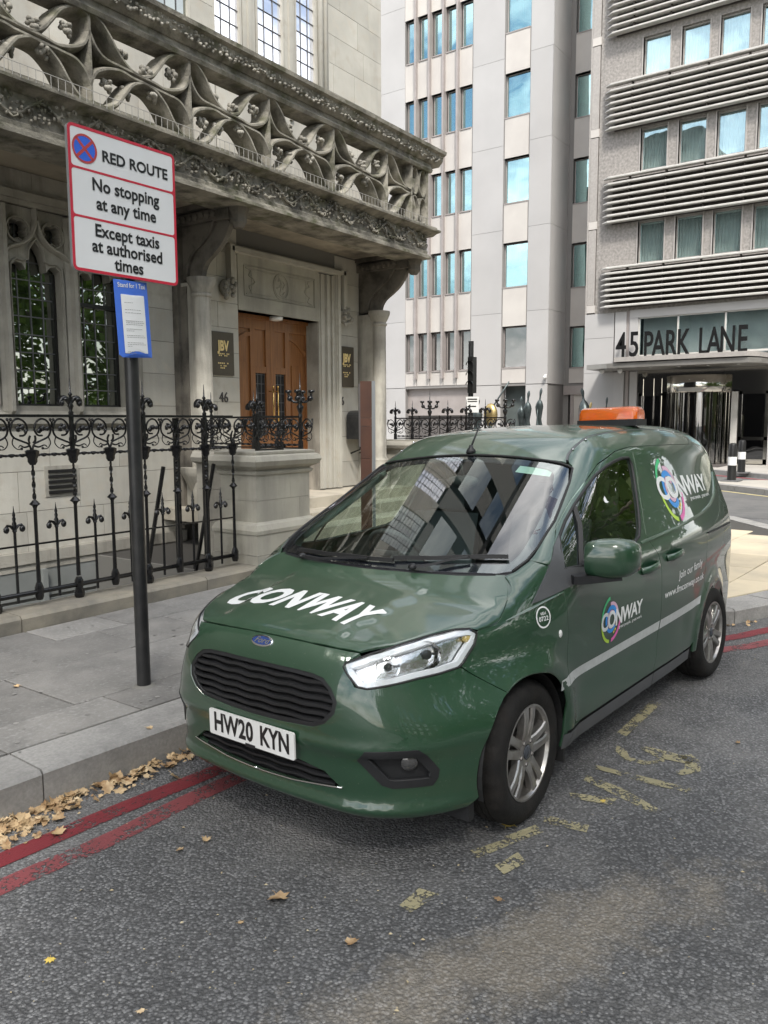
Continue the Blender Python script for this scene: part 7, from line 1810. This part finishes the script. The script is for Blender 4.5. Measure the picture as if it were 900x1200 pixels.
# ------------------------------------------------------------------ street trees opposite (seen in windows and paint)
bark=M('plane_bark',(.22,.20,.15),(.13,.12,.09),scale=6,rough=.9,bump=.4,bscale=12)
def leafmat():
    m=M('foliage',(.06,.125,.02),(.11,.17,.035),scale=1.3,rough=.6,detail=3); N=m.node_tree.nodes;L=m.node_tree.links
    b=N['Principled BSDF']; t=N.new('ShaderNodeBsdfTranslucent'); t.inputs[0].default_value=(.12,.20,.03,1); x=N.new('ShaderNodeMixShader'); x.inputs[0].default_value=.3; L.new(b.outputs[0],x.inputs[1]); L.new(t.outputs[0],x.inputs[2]); L.new(x.outputs[0],N['Material Output'].inputs[0]); return m
fol=leafmat()
def treemesh(seed,H=13,R=4.2,off=(0,0),zc=.62,zs=.36,ncl=58):
    r=random.Random(seed); g=MB(); g.tube(crom([(0,0,0),(.1,0,2),(-.1,.1,4.5),(.2,0,7.5),(0,.1,H*.8)],4),.28,8,taper=lambda t:1-.8*t); cl=[]
    for k in range(13):
        z=r.uniform(3.6,H*.72); a=r.uniform(0,6.28); l=r.uniform(.45,.9)*R; e=(off[0]+l*math.cos(a),off[1]+l*math.sin(a),z+r.uniform(.8,2.6)); g.tube(crom([(0,0,z),(e[0]*.5,e[1]*.5,z+.6),e],4),.09,5,taper=lambda t:1-.75*t); cl.append(e)
    f=MB()
    for k in range(ncl):
        if k<13: c=cl[k]
        else:
            a=r.uniform(0,6.28); u=r.uniform(-1,1); q=(1-u*u)**.5; rr_=r.uniform(.55,1)*R; c=(off[0]+rr_*q*math.cos(a),off[1]+rr_*q*math.sin(a),H*zc+u*H*zs)
        s=r.uniform(.9,1.7)
        for i in range(95):
            d=Vector((r.gauss(0,1),r.gauss(0,1),r.gauss(0,.8))); d=d.normalized()*s*r.uniform(.5,1)**.5; p=Vector(c)+d
            n1=Vector((r.gauss(0,1),r.gauss(0,1),r.gauss(0,1))).normalized(); n2=n1.orthogonal().normalized()*r.uniform(.10,.19); n3=n1.cross(n2)
            f.add([p-n2,p+n3*.8,p+n2,p-n3*.8],[(0,1,2,3)])
    return mesh('trunk',g,bark,smooth=True),mesh('crown',f,fol)
tm=[treemesh(1),treemesh(2,11.5,3.8),treemesh(5,15,5.2,(1.5,3.2),.74,.20,46)]
for i,(x,y,k,lab) in enumerate(((-3,-5.4,2,'big plane tree whose crown hangs over the road above the photographer'),(1,-12.5,0,'plane tree on the far side of the road opposite the van'),(12,-9.5,1,'smaller plane tree opposite the entrance steps'),(18,-6.2,0,'plane tree beyond the junction opposite the hotel corner'),(27,-9,1,'plane tree by the hotel side of the junction'),(-12,-13,0,'plane tree farthest behind the photographer'),(7,-16,1,'second-row plane tree behind the one opposite the steps'),(14.5,-16,0,'broad second-row plane tree opposite the stone building'),(21.5,-14.5,1,'second-row plane tree near the hotel side'),(34,-14,0,'plane tree farthest along the side road'))):
    t=thing('plane_tree',lab,'tree',(x,y,0),'plane trees across the road')
    inst('trunk',t,tm[k][0],(x,y,0),rz=i*1.3); inst('crown',t,tm[k][1],(x,y,0),rz=i*1.3)

t=thing('opposite_building','plain brick and stone building across the road behind the trees','building',(0,-22,0))
opm=M('opposite_brick',(.20,.12,.085),(.15,.09,.065),scale=2,rough=.9)
P('wall',MB().box(-45,10,-46,-34,0,15),opm,t)
for fl in range(5):
    for i in range(17):
        block('window',t,gl_lead,-44+i*3.4,-42.4+i*3.4,-34.03,-33.99,1.2+fl*3.2,3.2+fl*3.2)
slabpoly('opposite_pavement',[(-60,-14),(13.4,-14),(13.4,-4.8),(-60,-4.8)],.12,sandm)

hg=MB(); rh=random.Random(8)
for i in range(9000):
    p=Vector((rh.uniform(-2,40),-19+rh.uniform(-1.2,1.2),rh.uniform(.1,3.6))); n1=Vector((rh.gauss(0,1),rh.gauss(0,1),rh.gauss(0,1))).normalized(); n2=n1.orthogonal().normalized()*rh.uniform(.12,.25); n3=n1.cross(n2); hg.add([p-n2,p+n3*.8,p+n2,p-n3*.8],[(0,1,2,3)])
o=P('clipped_hedge',hg,fol,None); tag(o,'long leafy hedge behind the plane trees across the road','hedge',kind='stuff')

g=MB(); rg=random.Random(31)
for i in range(170):
    x=rg.uniform(.8,6); y=rg.uniform(3.55,5.6); r=rg.uniform(.007,.017); n=9
    g.add([(x+r*rg.uniform(.8,1.1)*math.cos(2*math.pi*k/n),y+r*rg.uniform(.8,1.1)*math.sin(2*math.pi*k/n),.1345) for k in range(n)],[tuple(range(n))])
o=P('gum_spots',g,M('trodden_gum',(.30,.29,.27),(.13,.125,.12),scale=7,rough=.8),None); tag(o,'trodden chewing gum spots on the grey paving slabs','gum spots',kind='stuff')
